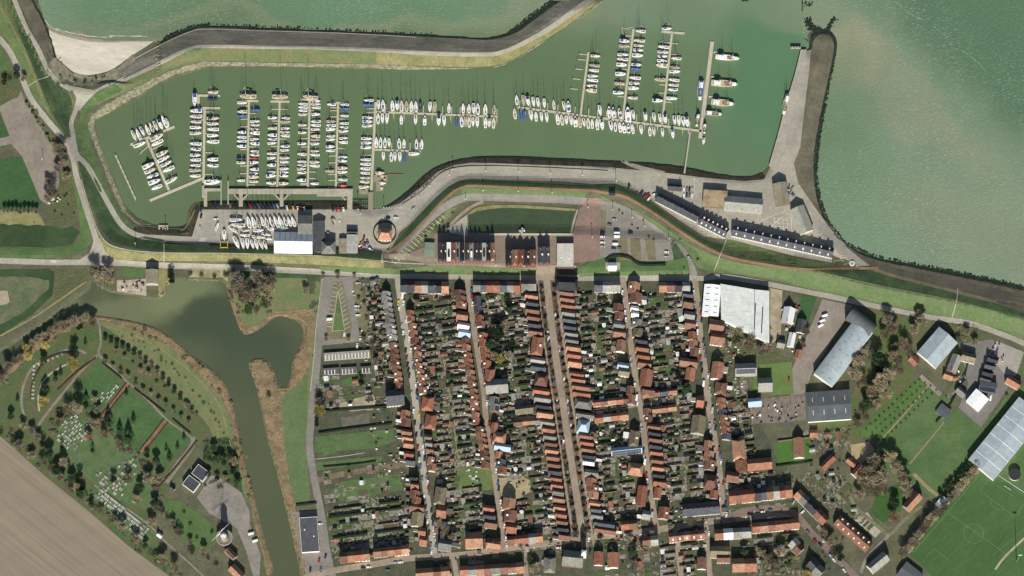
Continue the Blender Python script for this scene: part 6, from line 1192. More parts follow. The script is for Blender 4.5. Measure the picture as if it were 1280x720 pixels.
for x, y, nm in sub(SHEDS, 250):
    pr, cn = R.choices(SP, (3,4,3,2,3,1)*2)[0]; o = pr if id(pr) not in su else copy_tree(pr); su.add(id(pr)); y += .8; o.location = (*W(x, y), H(x, y)); o.rotation_euler = (0, 0, rad(7.4+R.choice((0, 90)))); s_ = R.uniform(.85, 1.3); o.scale = (s_, s_, 1)
    cnt[(cn, nm)] = cnt.get((cn, nm), 0)+1; tag(o, f"{cn} roofed garden shed, {ordn(cnt[(cn, nm)])} from the north {nm}", 'shed', 'sheds in the back gardens')
# ---------------------------------------------------------------- trees and shrubs
def leafm(name, a, b): return mat(name, a, b, .8, rough=.9, fine=.3, fscale=2, rnd=.2)
LM = {'bare': leafm('bare_twigs', (158,144,116), (136,124,98)), 'ever': leafm('evergreen_leaves', (56,74,46), (42,58,36)), 'yell': leafm('yellow_green_buds', (190,176,100), (166,154,86)), 'bush': leafm('shrub_leaves', (74,88,50), (58,70,42)), 'red': leafm('reddish_twigs', (160,118,94), (136,104,84)), 'grey': leafm('grey_twigs', (134,124,106), (114,106,90)), 'cone': leafm('conifer_needles', (48,66,44), (38,54,36))}
BARK = mat('bark', (96,82,66), (80,70,56), fine=.2)
def crown_mesh(kind, n, seed):
    r = random.Random(seed); V, F = [], []; lobes = []
    for i in range(13):
        a = i*2.4+r.uniform(-.4, .4); q = .68*math.sqrt((i+.5)/13); lobes.append((q*math.cos(a), q*math.sin(a), r.uniform(-.3, .45)*(1-q*.6), r.uniform(.28, .42)))
    for i in range(n):
        if kind == 'cone':
            h = r.random()**.7; a = r.uniform(0, 2*PI); q = (1-h)*r.uniform(.55, 1.05); x, y, z = q*math.cos(a), q*math.sin(a), -1+2.3*h
        else:
            lx, ly, lz, lr = r.choice(lobes); u = Vector((r.gauss(0,1), r.gauss(0,1), r.gauss(0,1))).normalized()*lr*(r.random()**.33 if kind in ('bare','grey','red') else r.uniform(.65, 1.05)); x, y, z = lx+u.x, ly+u.y, lz+u.z*.9
        if kind in ('bare', 'grey', 'red', 'yell'):
            d = Vector((x*.8+r.gauss(0,.4), y*.8+r.gauss(0,.4), .5+r.gauss(0,.4))).normalized()*r.uniform(.14, .3); s = d.orthogonal().normalized()*r.uniform(.02, .038); p = Vector((x, y, z)); Q = [p-s, p+s, p+d+s*.4, p+d-s*.4]
        else:
            d = Vector((r.gauss(0,1), r.gauss(0,1), r.gauss(0,.6))).normalized()*r.uniform(.07, .13); s = d.orthogonal().normalized()*r.uniform(.05, .1); p = Vector((x, y, z)); Q = [p-d, p-s, p+d, p+s]
        k = len(V); V += [tuple(q) for q in Q]; F.append((k, k+1, k+2, k+3))
    me = bpy.data.meshes.new('crown_'+kind); me.from_pydata(V, [], F); me.materials.append(LM[kind]); return me
CM = {k: [crown_mesh(k, {'bare': 1300, 'grey': 1200, 'red': 900, 'yell': 1500, 'ever': 900, 'bush': 300, 'cone': 620}[k], 10*i+len(k)) for i in range(3)] for k in LM}
def trunk_mesh(seed, bare):
    r = random.Random(seed); m = MB(); m.tube((0,0,0), (.03,.02,.5), .06, .045, n=6)
    for i in range(9 if bare else 4):
        a = i*2.4+r.random(); e_ = (math.cos(a)*r.uniform(.3,.6), math.sin(a)*r.uniform(.3,.6), r.uniform(.8,1.3)); m.tube((.03,.02,.45+.02*i), e_, .03, .01, n=4)
    return m.mesh('trunk', BARK)
TM = [trunk_mesh(i, True) for i in range(3)]
TN = {'bare': ('bare_tree', 'bare brown tree'), 'grey': ('bare_tree', 'bare grey tree'), 'red': ('bare_tree', 'reddish twiggy tree'), 'yell': ('budding_tree', 'yellow-green budding tree'), 'ever': ('evergreen_tree', 'dark evergreen tree'), 'cone': ('conifer_tree', 'dark conifer'), 'bush': ('shrub', 'green shrub')}
TC = {}
def tree(px, py, r, kind, where, group=None, hk=1.0, nm0=None):
    """r: crown radius in survey units"""
    nm, lk = TN[kind]; nm = nm0 or nm; r = r*S*(1.12 if kind != 'bush' else 1); h = r*{'cone': .85, 'bush': .55}.get(kind, .95)*hk; x, y = W(px, py); z = H(px, py)
    i = R.randrange(3); rz = R.uniform(0, 2*PI)
    if kind == 'bush':
        o = link('shrub', CM['bush' if not where.startswith('of scrub') else 'bare'][i]); o.location = (x, y, z+r*.5); o.scale = (r, r, r*.8); o.rotation_euler = (0, 0, rz)
    else:
        o = empty(nm, (x, y, z), rz); c = link('crown', CM[kind][i], o); c.location = (0, 0, h*1.15+r*.35); c.scale = (r, r, h)
        t = link('trunk', TM[i], o); t.scale = (r*1.1, r*1.1, h*1.15+r*.35)
    sz = '' if kind == 'bush' else ('small ' if r < 2.2 else 'large ' if r > 5 else '')
    k = (lk, sz, where); TC[k] = TC.get(k, 0)+1
    tag(o, f"{sz}{lk} {where}" + (f", {ordn(TC[k])} from the west" if True else ''), 'shrub' if kind == 'bush' else 'tree', group or ('shrubs ' if kind == 'bush' else 'trees ')+where); o['_k'] = str(k); TR.append((px, o, k)); return o
TR = []
# grove right of the long shed
GV = [(1109,400,7,'grey'),(1115,412,7,'bare'),(1104,418,6,'bare'),(1150,400,7,'bare'),(1147,392,5,'grey'),(1142,412,6,'bare'),(1128,430,7,'bare'),(1135,440,7,'bare'),(1118,434,5,'grey'),(1095,449,9,'ever'),(1098,462,6,'ever'),(1117,448,8,'bare'),(1078,442,6,'bare'),(1072,452,8,'bare'),(1068,468,8,'bare'),(1100,478,9,'bare'),(1110,468,8,'bare'),(1122,462,7,'bare'),(1090,490,8,'bare'),(1106,492,8,'bare'),(1084,506,7,'ever'),(1094,506,6,'bare'),(1080,520,6,'bare'),(1072,530,5,'bare'),(1077,476,6,'bare')]
for x, y, r, k in GV: tree(x, y+2, r, k, 'in the grove by the metal shed')
for x, y, r, k in [(1092,578,9,'grey'),(1100,570,8,'ever'),(1112,572,8,'bare'),(1120,584,8,'bare'),(1126,596,8,'bare'),(1130,606,7,'bare'),(1134,616,6,'bare'),(1084,592,9,'bare'),(1095,600,10,'bare'),(1080,605,9,'bare'),(1090,614,9,'bare'),(1102,610,8,'bare'),(1100,592,8,'grey'),(1118,628,6,'ever'),(1116,645,7,'red'),(1074,618,6,'bare')]: tree(x, y+2, r, k, 'in the grove above the orange terrace')
for i, (x, y) in enumerate([(1224,580),(1219,588),(1213,594),(1207,601),(1201,608),(1196,615),(1190,622),(1181,633),(1173,641),(1166,648),(1160,655),(1154,662),(1148,669),(1142,677),(1136,685),(1130,691)]): tree(x-2, y+2, R.uniform(4.5, 6.5), R.choice(('bare','grey','bare')), 'in the line beside the football pitch')
for i in range(12): t = i/11; tree(1226-t*50+R.uniform(-1,1), 566+t*56, 3.5, 'ever', 'in the dark hedge above the pitch', hk=1.2)
# orchard rows
for j in range(4):
    for i in range(13):
        t = i/12; tree(1083+j*7+t*66+R.uniform(-.6,.6), 536+j*4.5-t*62+R.uniform(-.6,.6), R.uniform(1.4, 1.9), 'bush', 'planted in orchard rows')
# trees by the western road and lots
for x, y, r, k in [(76,190,7,'grey'),(80,198,5,'grey'),(80,206,5,'bare'),(73,212,5,'grey'),(84,222,5,'bare'),(66,240,7,'grey'),(62,250,6,'grey'),(60,228,4,'grey'),(12,98,4,'bush'),(22,96,5,'ever'),(6,104,4,'ever'),(30,100,4,'bare')]: tree(x, y, r, k, 'beside the western yards')
for i in range(18): tree(R.uniform(34, 96), 0, 2.2, 'bush', 'x') if False else None
for i in range(20):
    t = i/19; tree(34+t*44+R.uniform(-1.5,1.5), 132+t*66+R.uniform(-1.5,1.5), R.uniform(1.6, 2.6), R.choice(('bush','bush','bare')), 'along the verge of the western yard')
for i in range(7): tree(R.uniform(62, 96), R.uniform(240, 282), R.uniform(1.6, 2.6), 'bush', 'in the scrub below the western yard')
for i in range(9): tree(6+i*5, 266+R.uniform(-1,1), 2.6, 'grey', 'in the belt under the western lawn', hk=1.9)
for x, y, r in [(85,97.5,2.6),(91,100,3.2),(97,101,3.6),(103,103,3.6),(109,102.5,3.8),(115,102,3.4),(121,100,3.2),(127,98.5,2.8),(132,96.5,2.4),(75,93,2.2),(79,98,2),(74,74,2),(79,78,1.8),(70,72,1.8)]: tree(x+R.uniform(-2.5,2.5), y+R.uniform(-2,2), r*R.uniform(.4,.85), 'bush', 'on the shingle behind the beach')
# between dike road and pond
for x, y, r, k in [(119,340,7,'grey'),(124,348,5,'bare'),(135,342,7,'grey'),(138,352,5,'bare'),(214,345,5,'ever'),(215,352,4,'ever'),(291,345,7,'grey'),(298,352,9,'grey'),(300,364,8,'bare'),(306,374,8,'bare'),(312,384,7,'bush'),(322,348,8,'grey'),(328,356,9,'grey'),(334,366,8,'bare'),(318,372,8,'grey'),(340,352,6,'grey'),(310,390,5,'bush'),(330,380,6,'bush'),(308,360,8,'grey'),(382,365,4,'grey'),(252,344,4,'bush'),(268,346,3.5,'bush'),(238,342,3.5,'bush'),(282,344,4,'bush')]: tree(x, y, r, k, 'between dike road and pond')
tree(336, 494, 4, 'bush', 'on the reed bed beside the pond')
RIM = dense([(0,476),(50,430),(90,402),(120,397),(150,402),(185,412),(213,427),(242,452),(270,476),(284,496),(294,530),(302,572),(315,615)], 7)
def undergrowth(pos, kind='bare'):
    V, F = [], []
    for x, y, r in pos:
        me = CM[kind][R.randrange(3)]; X, Y = W(x, y); z = H(x, y)+r*S*.4; k = len(V); r = r*S; n = len(me.vertices)//4*4; n = int(n*min(1, .35+r*.12))//4*4; off = R.uniform(0, 6); c_, s_ = math.cos(off), math.sin(off)
        V += [(X+(v.co.x*c_-v.co.y*s_)*r, Y+(v.co.x*s_+v.co.y*c_)*r, z+v.co.z*r*.8) for v in me.vertices[:n]]; F += [(k+j, k+j+1, k+j+2, k+j+3) for j in range(0, n, 4)]
    me = bpy.data.meshes.new('undergrowth'); me.from_pydata(V, [], F); me.materials.append(LM[kind]); tag(link('undergrowth', me), None, None, None, 'stuff')
undergrowth([(x+R.uniform(-6,6), y+R.uniform(-2,9), R.uniform(.9, 3.4)) for x, y in RIM*2 if R.random() < .55])
undergrowth([(x+R.uniform(-4,4), y+R.uniform(-3,3), R.uniform(1.2, 3)) for x, y in dense([(150,415),(190,436),(232,475),(262,512),(282,548),(296,590)], 6)], 'bush')
undergrowth([(R.uniform(255,302), R.uniform(552,612), R.uniform(1.4,3.6)) for _ in range(45)], 'bush')
undergrowth([(x+R.uniform(-7,7), y+R.uniform(-6,5), R.uniform(1.5,4)) for x, y in dense([(0,536),(60,586),(120,636),(175,682),(225,722)], 4)]*1, 'grey')
undergrowth([(R.uniform(898,965), R.uniform(410,446), R.uniform(1.5,3.6)) for _ in range(60)], 'bare')
undergrowth([(R.uniform(1190,1222), R.uniform(404,436), R.uniform(1.2,2.6)) for _ in range(26)], 'bare')
undergrowth([(x+R.uniform(-3,3), y+R.uniform(-3,3), R.uniform(1.2,2.8)) for x, y in dense([(1066,470),(1082,500),(1066,530),(1050,560)], 3)], 'bare')
undergrowth([(x+R.uniform(-5,5), y+R.uniform(-5,5), R.uniform(1.5,3.4)) for x, y in dense([(1232,574),(1200,610),(1160,655),(1130,692)], 4)], 'bare')
undergrowth([(R.uniform(286,342), R.uniform(338,392), R.uniform(1.5,3.4)) for _ in range(70)], 'grey')
undergrowth([(x+R.uniform(-7,7), y+R.uniform(-6,6), R.uniform(1.4,4)) for x, y in dense([(66,540),(74,520),(96,508),(112,516),(124,532),(150,552),(168,566),(186,584),(196,606),(196,640)], 2.6)], 'grey')
undergrowth([(x+R.uniform(-5,5), y+R.uniform(-5,5), R.uniform(1,2.6)) for x, y in dense([(60,566),(96,604),(112,618),(140,650),(176,690)], 5)], 'bush')
undergrowth([(R.uniform(36,96), R.uniform(132,280), R.uniform(1,2.4)) for _ in range(1)], 'bush')
undergrowth([(R.uniform(1018,1056), R.uniform(660,712), R.uniform(1.2,2.8)) for _ in range(30)], 'bush')
undergrowth([(R.uniform(930,1000), R.uniform(684,720), R.uniform(1.5,3.4)) for _ in range(50)], 'bare')
# pond rim trees
for i in range(17):
    t = i/16; x = -4+t*120; y = 478-78*math.sin(min(1, t*1.15)*PI/2)+R.uniform(-2, 6); tree(x, y, R.uniform(4, 6.5), R.choice(('bare','bare','grey','bare','yell' if i in (5, 9) else 'bare')), 'along the cemetery pond rim')
for x, y, r, k in [(58,433,5.5,'yell'),(36,447,5.5,'yell'),(92,458,8,'yell'),(55,504,7,'yell'),(93,438,6,'ever'),(55,452,5,'ever'),(57,488,6,'ever'),(70,475,4,'ever'),(76,468,3.5,'cone'),(14,522,5,'ever'),(22,500,3,'cone'),(107,430,3,'cone'),(100,410,5,'ever'),(84,412,5,'bare'),(98,497,7,'ever'),(108,507,6,'cone'),(122,514,5,'grey'),(136,530,7,'cone'),(150,540,5,'cone'),(161,551,8,'cone'),(167,527,4,'cone'),(158,493,3,'cone'),(108,493,2,'cone'),(196,578,6,'ever'),(184,570,4,'ever'),(142,600,5,'ever'),(116,564,4,'cone'),(119,500,4,'bare'),(186,600,7,'bare'),(176,610,6,'ever'),(172,626,6,'bare'),(160,600,6,'bare'),(150,556,5,'bare'),(130,545,6,'bare'),(112,548,6,'red'),(85,514,7,'bare'),(98,512,7,'bare'),(120,532,7,'bare'),(75,530,6,'bare'),(54,556,5,'ever'),(48,548,5,'grey'),(62,570,7,'ever'),(72,590,7,'ever'),(80,580,6,'bare'),(78,560,4,'cone'),(86,582,3,'cone'),(90,600,6,'ever'),(100,594,5,'ever'),(104,612,4,'ever'),(96,610,5,'bare'),(40,540,5,'grey'),(30,535,5,'bare'),(190,655,6,'bare'),(194,630,6,'ever'),(200,600,6,'bare'),(208,562,3,'cone'),(222,560,3,'cone'),(212,574,4,'cone'),(230,548,3,'cone')]: tree(x, y, r*.92, k, 'in the cemetery park')
for i in range(12): t = i/11; tree(132+t*104, 452+t*78+R.uniform(-2,2), R.uniform(2.2, 3.2), R.choice(('grey','bare')), 'lining the cemetery path')
for i in range(11): t = i/10; tree(146+t*100, 440+t*74+R.uniform(-2,2), R.uniform(2, 3), R.choice(('bush','bare')), 'on the meadow beside the cemetery')
for i in range(16): t = i/15; x = 132+t*108; tree(x, 424+t*92-14*math.sin(t*PI), 3.2, R.choice(('ever','grey','ever')), 'in the hedge above the cemetery', hk=.8)
for i in range(18): t = i/17; tree(2+t*216+R.uniform(-3,3), 540+t*176+R.uniform(-6,2), R.uniform(3.4, 6), R.choice(('bare','bare','grey','ever','bush')), 'along the edge of the ploughed field')
for i in range(14): t = i/13; tree(196+R.uniform(-6,6)+t*70, 640+R.uniform(-6,6)+t*68, R.uniform(2.6, 5), R.choice(('bare','bush','grey')), 'along the lane below the windmill')
for i in range(16): tree(R.uniform(258,300), R.uniform(556,606), R.uniform(2.6, 5), R.choice(('bush','bare','ever')), 'in the copse beside the school halls') if True else None
for x, y in [(265,665),(230,640),(246,672),(238,655)]: tree(x, y, 3, 'bush', 'on the windmill lawn')
# avenue trees
for s_ in (-8, 8):
    for i in range(32): y = 362+i*9.8+R.uniform(-1.5,1.5); tree(sx(3, y)+s_+R.uniform(-.7,.7), y+1, R.uniform(2.3, 3.1), R.choice(('bare','red','grey')), f"in the {'western' if s_ < 0 else 'eastern'} tree line of the avenue", 'trees lining the avenue', hk=1.1, nm0='avenue_tree')
# town and lots
for x, y, r, k in [(622,418,10,'ever'),(612,432,8,'ever'),(630,408,7,'bare'),(624,450,7,'yell'),(617,446,6,'bare'),(640,430,6,'ever'),(636,445,6,'bare'),(399,503,6,'grey'),(400,515,8,'yell'),(396,530,4,'ever'),(512,366,5,'ever'),(520,372,5,'ever'),(634,372,6,'ever'),(636,388,6,'ever'),(806,690,7,'bare'),(790,690,8,'ever'),(786,674,6,'bare'),(792,708,7,'grey'),(663,700,8,'bush'),(668,712,7,'bare'),(650,680,5,'grey'),(702,668,5,'grey'),(709,672,5,'bare'),(718,668,5,'grey'),(730,670,5,'bare'),(556,664,7,'bare'),(548,655,6,'bare'),(565,672,6,'bare'),(750,670,5,'ever'),(838,658,5,'bare'),(862,653,5,'bare'),(815,668,5,'bare'),(1008,718,6,'yell'),(960,700,8,'bare'),(975,690,8,'bare'),(985,706,7,'bush'),(952,692,6,'bare'),(930,690,6,'ever'),(968,712,7,'bare'),(1042,690,7,'bush'),(1036,678,7,'bare'),(1050,697,6,'ever'),(1030,668,6,'bare'),(900,480,5,'ever'),(858,486,7,'ever'),(848,470,5,'ever'),(742,545,6,'bare'),(765,545,6,'bush'),(775,550,5,'ever'),(452,478,5,'ever'),(462,500,5,'grey'),(906,430,6,'bare'),(920,425,7,'bush'),(935,432,7,'bare'),(950,440,7,'grey'),(962,436,6,'bare'),(925,412,6,'bare'),(940,420,6,'grey'),(1008,415,5,'grey'),(1004,432,4,'grey'),(1198,425,4,'bare'),(1208,415,5,'grey'),(1218,428,5,'bare'),(1190,418,4,'bush'),(1258,492,3,'bush'),(404,346,3,'red'),(422,346,4,'red'),(408,424,3,'red'),(436,424,3,'red'),(443,346,3,'red'),(455,425,4,'grey'),(466,436,5,'grey'),(470,452,5,'grey'),(452,362,2.5,'bush'),(455,380,2.5,'bare'),(458,398,2.5,'bare'),(460,414,2.5,'bush'),(1066,642,5,'bush')]: tree(x, y+1, r*.85, k, 'among the town gardens and lots')
for x, y, r in [(560,284,2.4),(532,297,2.6),(545,284,2),(553,277,2),(566,266,1.8),(774,263,1.6),(778,267,1.6),(790,281,1.6),(797,286,1.6),(811,297,1.6),(817,300,1.6),(855,335,1.6),(804,276,1.4),(850,300,1.5),(872,325,1.8)]: tree(x, y, r*1.1, 'bush', 'around the car park and brick path')
bw = {}
for x, y, r, nm in sub(BUSHES, 230): tree(x, y, r, 'bush' if R.random() < .45 else R.choice(('ever', 'bare')), 'in gardens '+nm)
for i in range(14): t = i/13; tree(1060-t*12, 520+t*20, 2, 'bush', 'x') if False else None
for i in range(16): tree(R.uniform(1012,1062), R.uniform(540,600), R.uniform(1.2,2.4), 'bush', 'in the plots north of the diagonal street')
# number them west to east so that each label holds
grp = {}
for px, o, k in TR: grp.setdefault(k, []).append((px, o))
for k, lst in grp.items():
    lst.sort(key=lambda q: q[0])
    for i, (px, o) in enumerate(lst):
        del o['_k']; o['label'] = f"{k[1]}{k[0]} {k[2]}" + (f", {ordn(i+1)} from the west" if len(lst) > 1 else '')
# ---------------------------------------------------------------- cars
CP = [(c, mat('car_paint_'+n, c, rough=.35, fine=.0, spec=.5), n) for n, c in (('white', (224,224,220)), ('silver', (170,172,172)), ('grey', (104,106,108)), ('black', (40,42,46)), ('dark_blue', (44,56,84)), ('red', (150,44,38)), ('blue', (70,100,140)), ('yellow', (222,184,60)))]
TYRE = mat('tyre_rubber', (34,34,34), fine=.1)
def car_proto(paint, van=False):
    t = empty('parked_van' if van else 'parked_car', (0,0,0)); L, B, hh = (5.6, 2.1, 1.3) if van else (4.4, 1.8, .75); m = MB()
    pr = [(-L/2,.35), (-L/2,hh+.1), (L*.47,hh-.02 if not van else hh+.3), (L/2,.75), (L/2,.35)]
    m.add([(x, s_*B/2, z) for s_ in (-1, 1) for x, z in pr], [(4,3,2,1,0), (5,6,7,8,9)]+[(i, i+1, i+6, i+5) for i in range(4)]+[(4, 0, 5, 9)]); mk(m, 'body', paint, t)
    c = MB(); x0, x1 = (-L*.49, L*.3) if van else (-L*.42, L*.18); z1 = 2.3 if van else 1.45; zb = hh+.05
    c.add([(x0,-B*.46,zb), (x1+.55,-B*.46,zb), (x1+.55,B*.46,zb), (x0,B*.46,zb), (x0+.25,-B*.38,z1), (x1-.1,-B*.38,z1), (x1-.1,B*.38,z1), (x0+.25,B*.38,z1)], [(0,1,5,4), (1,2,6,5), (2,3,7,6), (3,0,4,7)], 1); c.add([(x0+.25,-B*.38,z1+.0), (x1-.1,-B*.38,z1), (x1-.1,B*.38,z1), (x0+.25,B*.38,z1)], [(0,1,2,3)], 0)
    mk(c, 'cabin', [paint, paint if van else GLAS], t)
    for x in (-L*.31, L*.31):
        for s_ in (-1, 1): w_ = MB(); w_.tube((x, s_*B*.4, .32), (x, s_*B*.5, .32), .32, n=8); mk(w_, 'wheel', TYRE, t)
    return t
CPR = [(car_proto(m), n.replace('_', ' ')) for c, m, n in CP]; VPR = [(car_proto(CP[0][1], True), 'white'), (car_proto(CP[1][1], True), 'silver')]; cu = set(); CC = {}
CARS = []
def car(px, py, ang, colour=None, where='', van=False):
    lst = VPR if van else CPR; pr, n = (next(q for q in lst if q[1] == colour) if colour else R.choices(lst, (7,5,5,6,3,2,2,.2) if not van else (3,1))[0])
    o = pr if id(pr) not in cu else copy_tree(pr); cu.add(id(pr)); x, y = W(px, py+.3); o.location = (x, y, H(px, py)+.28); o.rotation_euler = (0, 0, rad(ang)); CARS.append((py, px, o, n, where, van))
for s_, offs in ((1, (-3.2, 3.2)), (2, (3.0,)), (4, (-2.6,)), (5, (3.4, -3.4)), (3, (-6.6, 6.6))):
    for of in offs:
        y = 356
        while y < (684 if s_ < 4 else 640):
            y += R.choice((6.6, 6.8, 7.2, 9, 15, 22)) if s_ in (1, 3) else R.choice((7, 7.2, 9, 16, 26))
            car(sx(s_, y)+of, y, -98 if R.random() < .5 else 82, None, f"{'west' if of < 0 else 'east'} side of {SNAME[s_]}", van=R.random() < .06)
def cars(lst, where):
    for q in lst: car(q[0], q[1], q[2], q[3] if len(q) > 3 else None, where, van=(len(q) > 4))
cars([(308.5,257.5,112,'black'),(313.5,257.5,112,'red'),(318.5,257.5,112,'dark blue'),(323.5,257.5,112,'grey'),(328.5,257.5,112,'dark blue'),(333.5,257.5,112,'black'),(338.5,257.5,112,'dark blue'),(343,257.5,112,'blue'),(347,257.5,112,'silver'),(359,260,105,'white'),(366.5,260.5,100,'yellow'),(372.5,261,100,'white'),(376.5,260.5,105,'red'),(380.5,261.5,105,'white'),(416,261,100,'black'),(420.5,262,100,'red'),(425.5,262,100,'red'),(429.5,262,100,'white')], 'on the boatyard quay')
cars([(251.5,262,80,'dark blue'),(251.5,270,80,'black'),(250,285,85,'silver'),(266,257,90,'black'),(272,257,90,'dark blue'),(288,257,90,'grey'),(294,257,90,'black'),(270,274,10,'white')], 'on the western slip yard')
cars([(485,272.5,5,'black'),(495,272.5,0,'white'),(517,261,48,'silver'),(456,305,40,'red'),(455,297,80,'red'),(463,312,-40,'white')], 'around the roundabout house')
cars([(786,233,70,'black'),(802,242,60,'dark blue'),(806,246,55,'red'),(810,244,55,'red'),(811,249,50,'white'),(818,243,20,'white')]+[(855+i*3.4,236.5,84,c) for i, c in enumerate(('white','grey','black','silver'))]+[(855+i*3.4,244,84,c) for i, c in enumerate(('white','dark blue','grey','white'))], 'near the harbour office')
cars([(753,293,0,'black'),(753,297,0,'white'),(753,304,0,'white'),(753,309,0,'silver'),(771,292,0,'white',1),(771,296.5,0,'white',1),(769,306,0,'white',1),(767,311,0,'dark blue'),(774,311,0,'grey'),(788,291.5,0,'black'),(833,316,0,'white'),(833,322,0,'silver'),(768,274.5,0,'silver'),(861,323.5,-55,'silver'),(762,281,0,'grey')], 'on the car park behind the dike')
cars([(412,399,5,'white',1),(430.5,418,85,'white'),(446,383,0,'white'),(446,387,0,'silver'),(447.5,394,5,'white'),(447.5,354,5,'silver'),(446.5,432,88,'white'),(452,424,5,'white'),(469,352,75,'white'),(473.5,352,75,'silver'),(466,350,75,'dark blue')], 'on the triangular car park')
cars([(1031,394.5,20,'white',1),(1028,401,25,'white',1),(1026,407,30,'white',1),(986,474,85,'red'),(1238,497,80,'white',1)], 'in the eastern yards')
cars([(314,667,15,'white',1),(319,676,18,'white',1)], 'on the lane by the windmill')
cars([(400,655,5,'white'),(399,700,80,'red'),(407,695,80,'dark blue'),(388,712,85,'black'),(401,712,85,'grey')], 'beside the dark flat depot')
cars([(937,643,5),(953,640,5),(963,638,0),(962,647,4,'white'),(969,646,4,'silver'),(917,652,0,'grey'),(1003,640,40,'white'),(998,655,-50,'silver'),(1010,665,-50,'grey'),(1019,676,-48,'red'),(1025,681,-48,'dark blue'),(1038,695,-48,'silver'),(1042,700,-48,'white'),(1055,713,-50,'white'),(992,628,60,'silver')], 'on the south-eastern streets')
cars([(454,709.5,4,'black'),(461,709,4,'white'),(495,703.5,5,'silver'),(501,703,5,'white'),(485,713,5,'grey'),(545,701,0,'grey'),(599,685,5,'black'),(698,685,5,'white'),(783,668,5,'white'),(783,673,5,'silver'),(886,667,85,'white')], 'along the bottom street')
CARS.sort(key=lambda q: (q[0], q[1])); CN = {}
for py, px, o, n, where, van in CARS:
    k = (n, where, van); CN[k] = CN.get(k, 0)+1
for k in list(CN): CN[k] = [0, CN[k]]
for py, px, o, n, where, van in CARS:
    k = (n, where, van); CN[k][0] += 1; wh = ('parked '+where) if where.split()[0] in ('on', 'around', 'near', 'in', 'beside', 'along') else 'parked on '+where
    tag(o, f"{n} {'van' if van else 'car'} {wh}"+(f", {ordn(CN[k][0])} such from the north" if CN[k][1] > 1 else ''), 'van' if van else 'car', 'vehicles parked in the town')
for lst in (CPR, VPR):
    for pr, n in lst:
        if id(pr) not in cu:
            for c in KIDS[pr.name]: bpy.data.objects.remove(c)
            bpy.data.objects.remove(pr)
# ---------------------------------------------------------------- boats ashore
STAND = mat('boat_stand', (90,90,92), fine=.1)
yc = [0]
def ashore(px, py, ang, L, pr=None, look=None):
    pr, look = (SB[0] if pr is None else pr); yc[0] += 1
    put_boat(pr, look, px, py, ang, L, 'x', 'boats laid up ashore in the boatyard', z=1.3); o = None
    return
YD = [(311,277.6,103,15),(317.3,278,107,15),(322.8,278,107,14),(328.2,276,106,12),(333.4,277.6,104,13),(339.4,277.3,112,13),(345.4,277.3,114,15),(351,277.3,114,15),(356.9,276.9,112,12),(361.9,277,112,12),(367,277,110,13)]
YL = [(295.4,275,0,16),(297.5,281.5,178,18),(292,287,-42,15),(307.4,288,2,10),(306,294,178,12),(323.5,288,2,13),(322.5,296.4,-6,15),(333,293,-14,12),(335,298,-14,11),(341,286,0,12),(354,286,2,14)]
YB = [(296,303.6,-66,17),(303.8,305,-80,14),(309.5,305,-86,14),(315.7,305.7,-72,12),(321,306,-76,14),(326.7,306,-68,13),(332,306.8,-70,12),(280.5,294,-88,14),(271.5,283,70,10)]
for nm, lst in (('upper slanting row', YD), ('middle jumble', YL), ('dike-side row', YB)):
    for i, (x, y, a, L) in enumerate(lst):
        pr, look = R.choices(SB, (34,6,3,5,14,10))[0]; put_boat(pr, look, x, y+1, a, L, f"{look} ashore, {ordn(i+1)} in {nm} of boatyard", 'boats laid up ashore in the boatyard', z=H(x, y)+1.0)
for pr, look in SB+MBT+list(SBX.values()):
    if id(pr) not in USED:
        for c in KIDS[pr.name]: bpy.data.objects.remove(c)
        bpy.data.objects.remove(pr)
# cradle props under the boats ashore
cm = MB()
for sx_, sy_ in ((-1,-1),(1,-1),(-1,1),(1,1)): cm.tube((sx_*2, sy_*1.5, 0), (sx_*2, sy_*1.0, 1.2), .09, n=4)
cm.box(0, 0, 0, 4.4, .2, .2); cme = cm.mesh('cradle', STAND)
for i, (x, y, a, L) in enumerate(YD+YL+YB): o = link('boat_cradle', cme); o.location = (*W(x, y+1), H(x, y)+.1); o.rotation_euler = (0, 0, rad(a)); tag(o, 'grey steel cradle under the '+(ordn(i+1)+' boat of the upper slanting row' if i < 11 else ordn(i-10)+' boat of the middle jumble' if i < 22 else ordn(i-21)+' boat of the row by the dike'), 'cradle', 'steel cradles under the boats ashore')
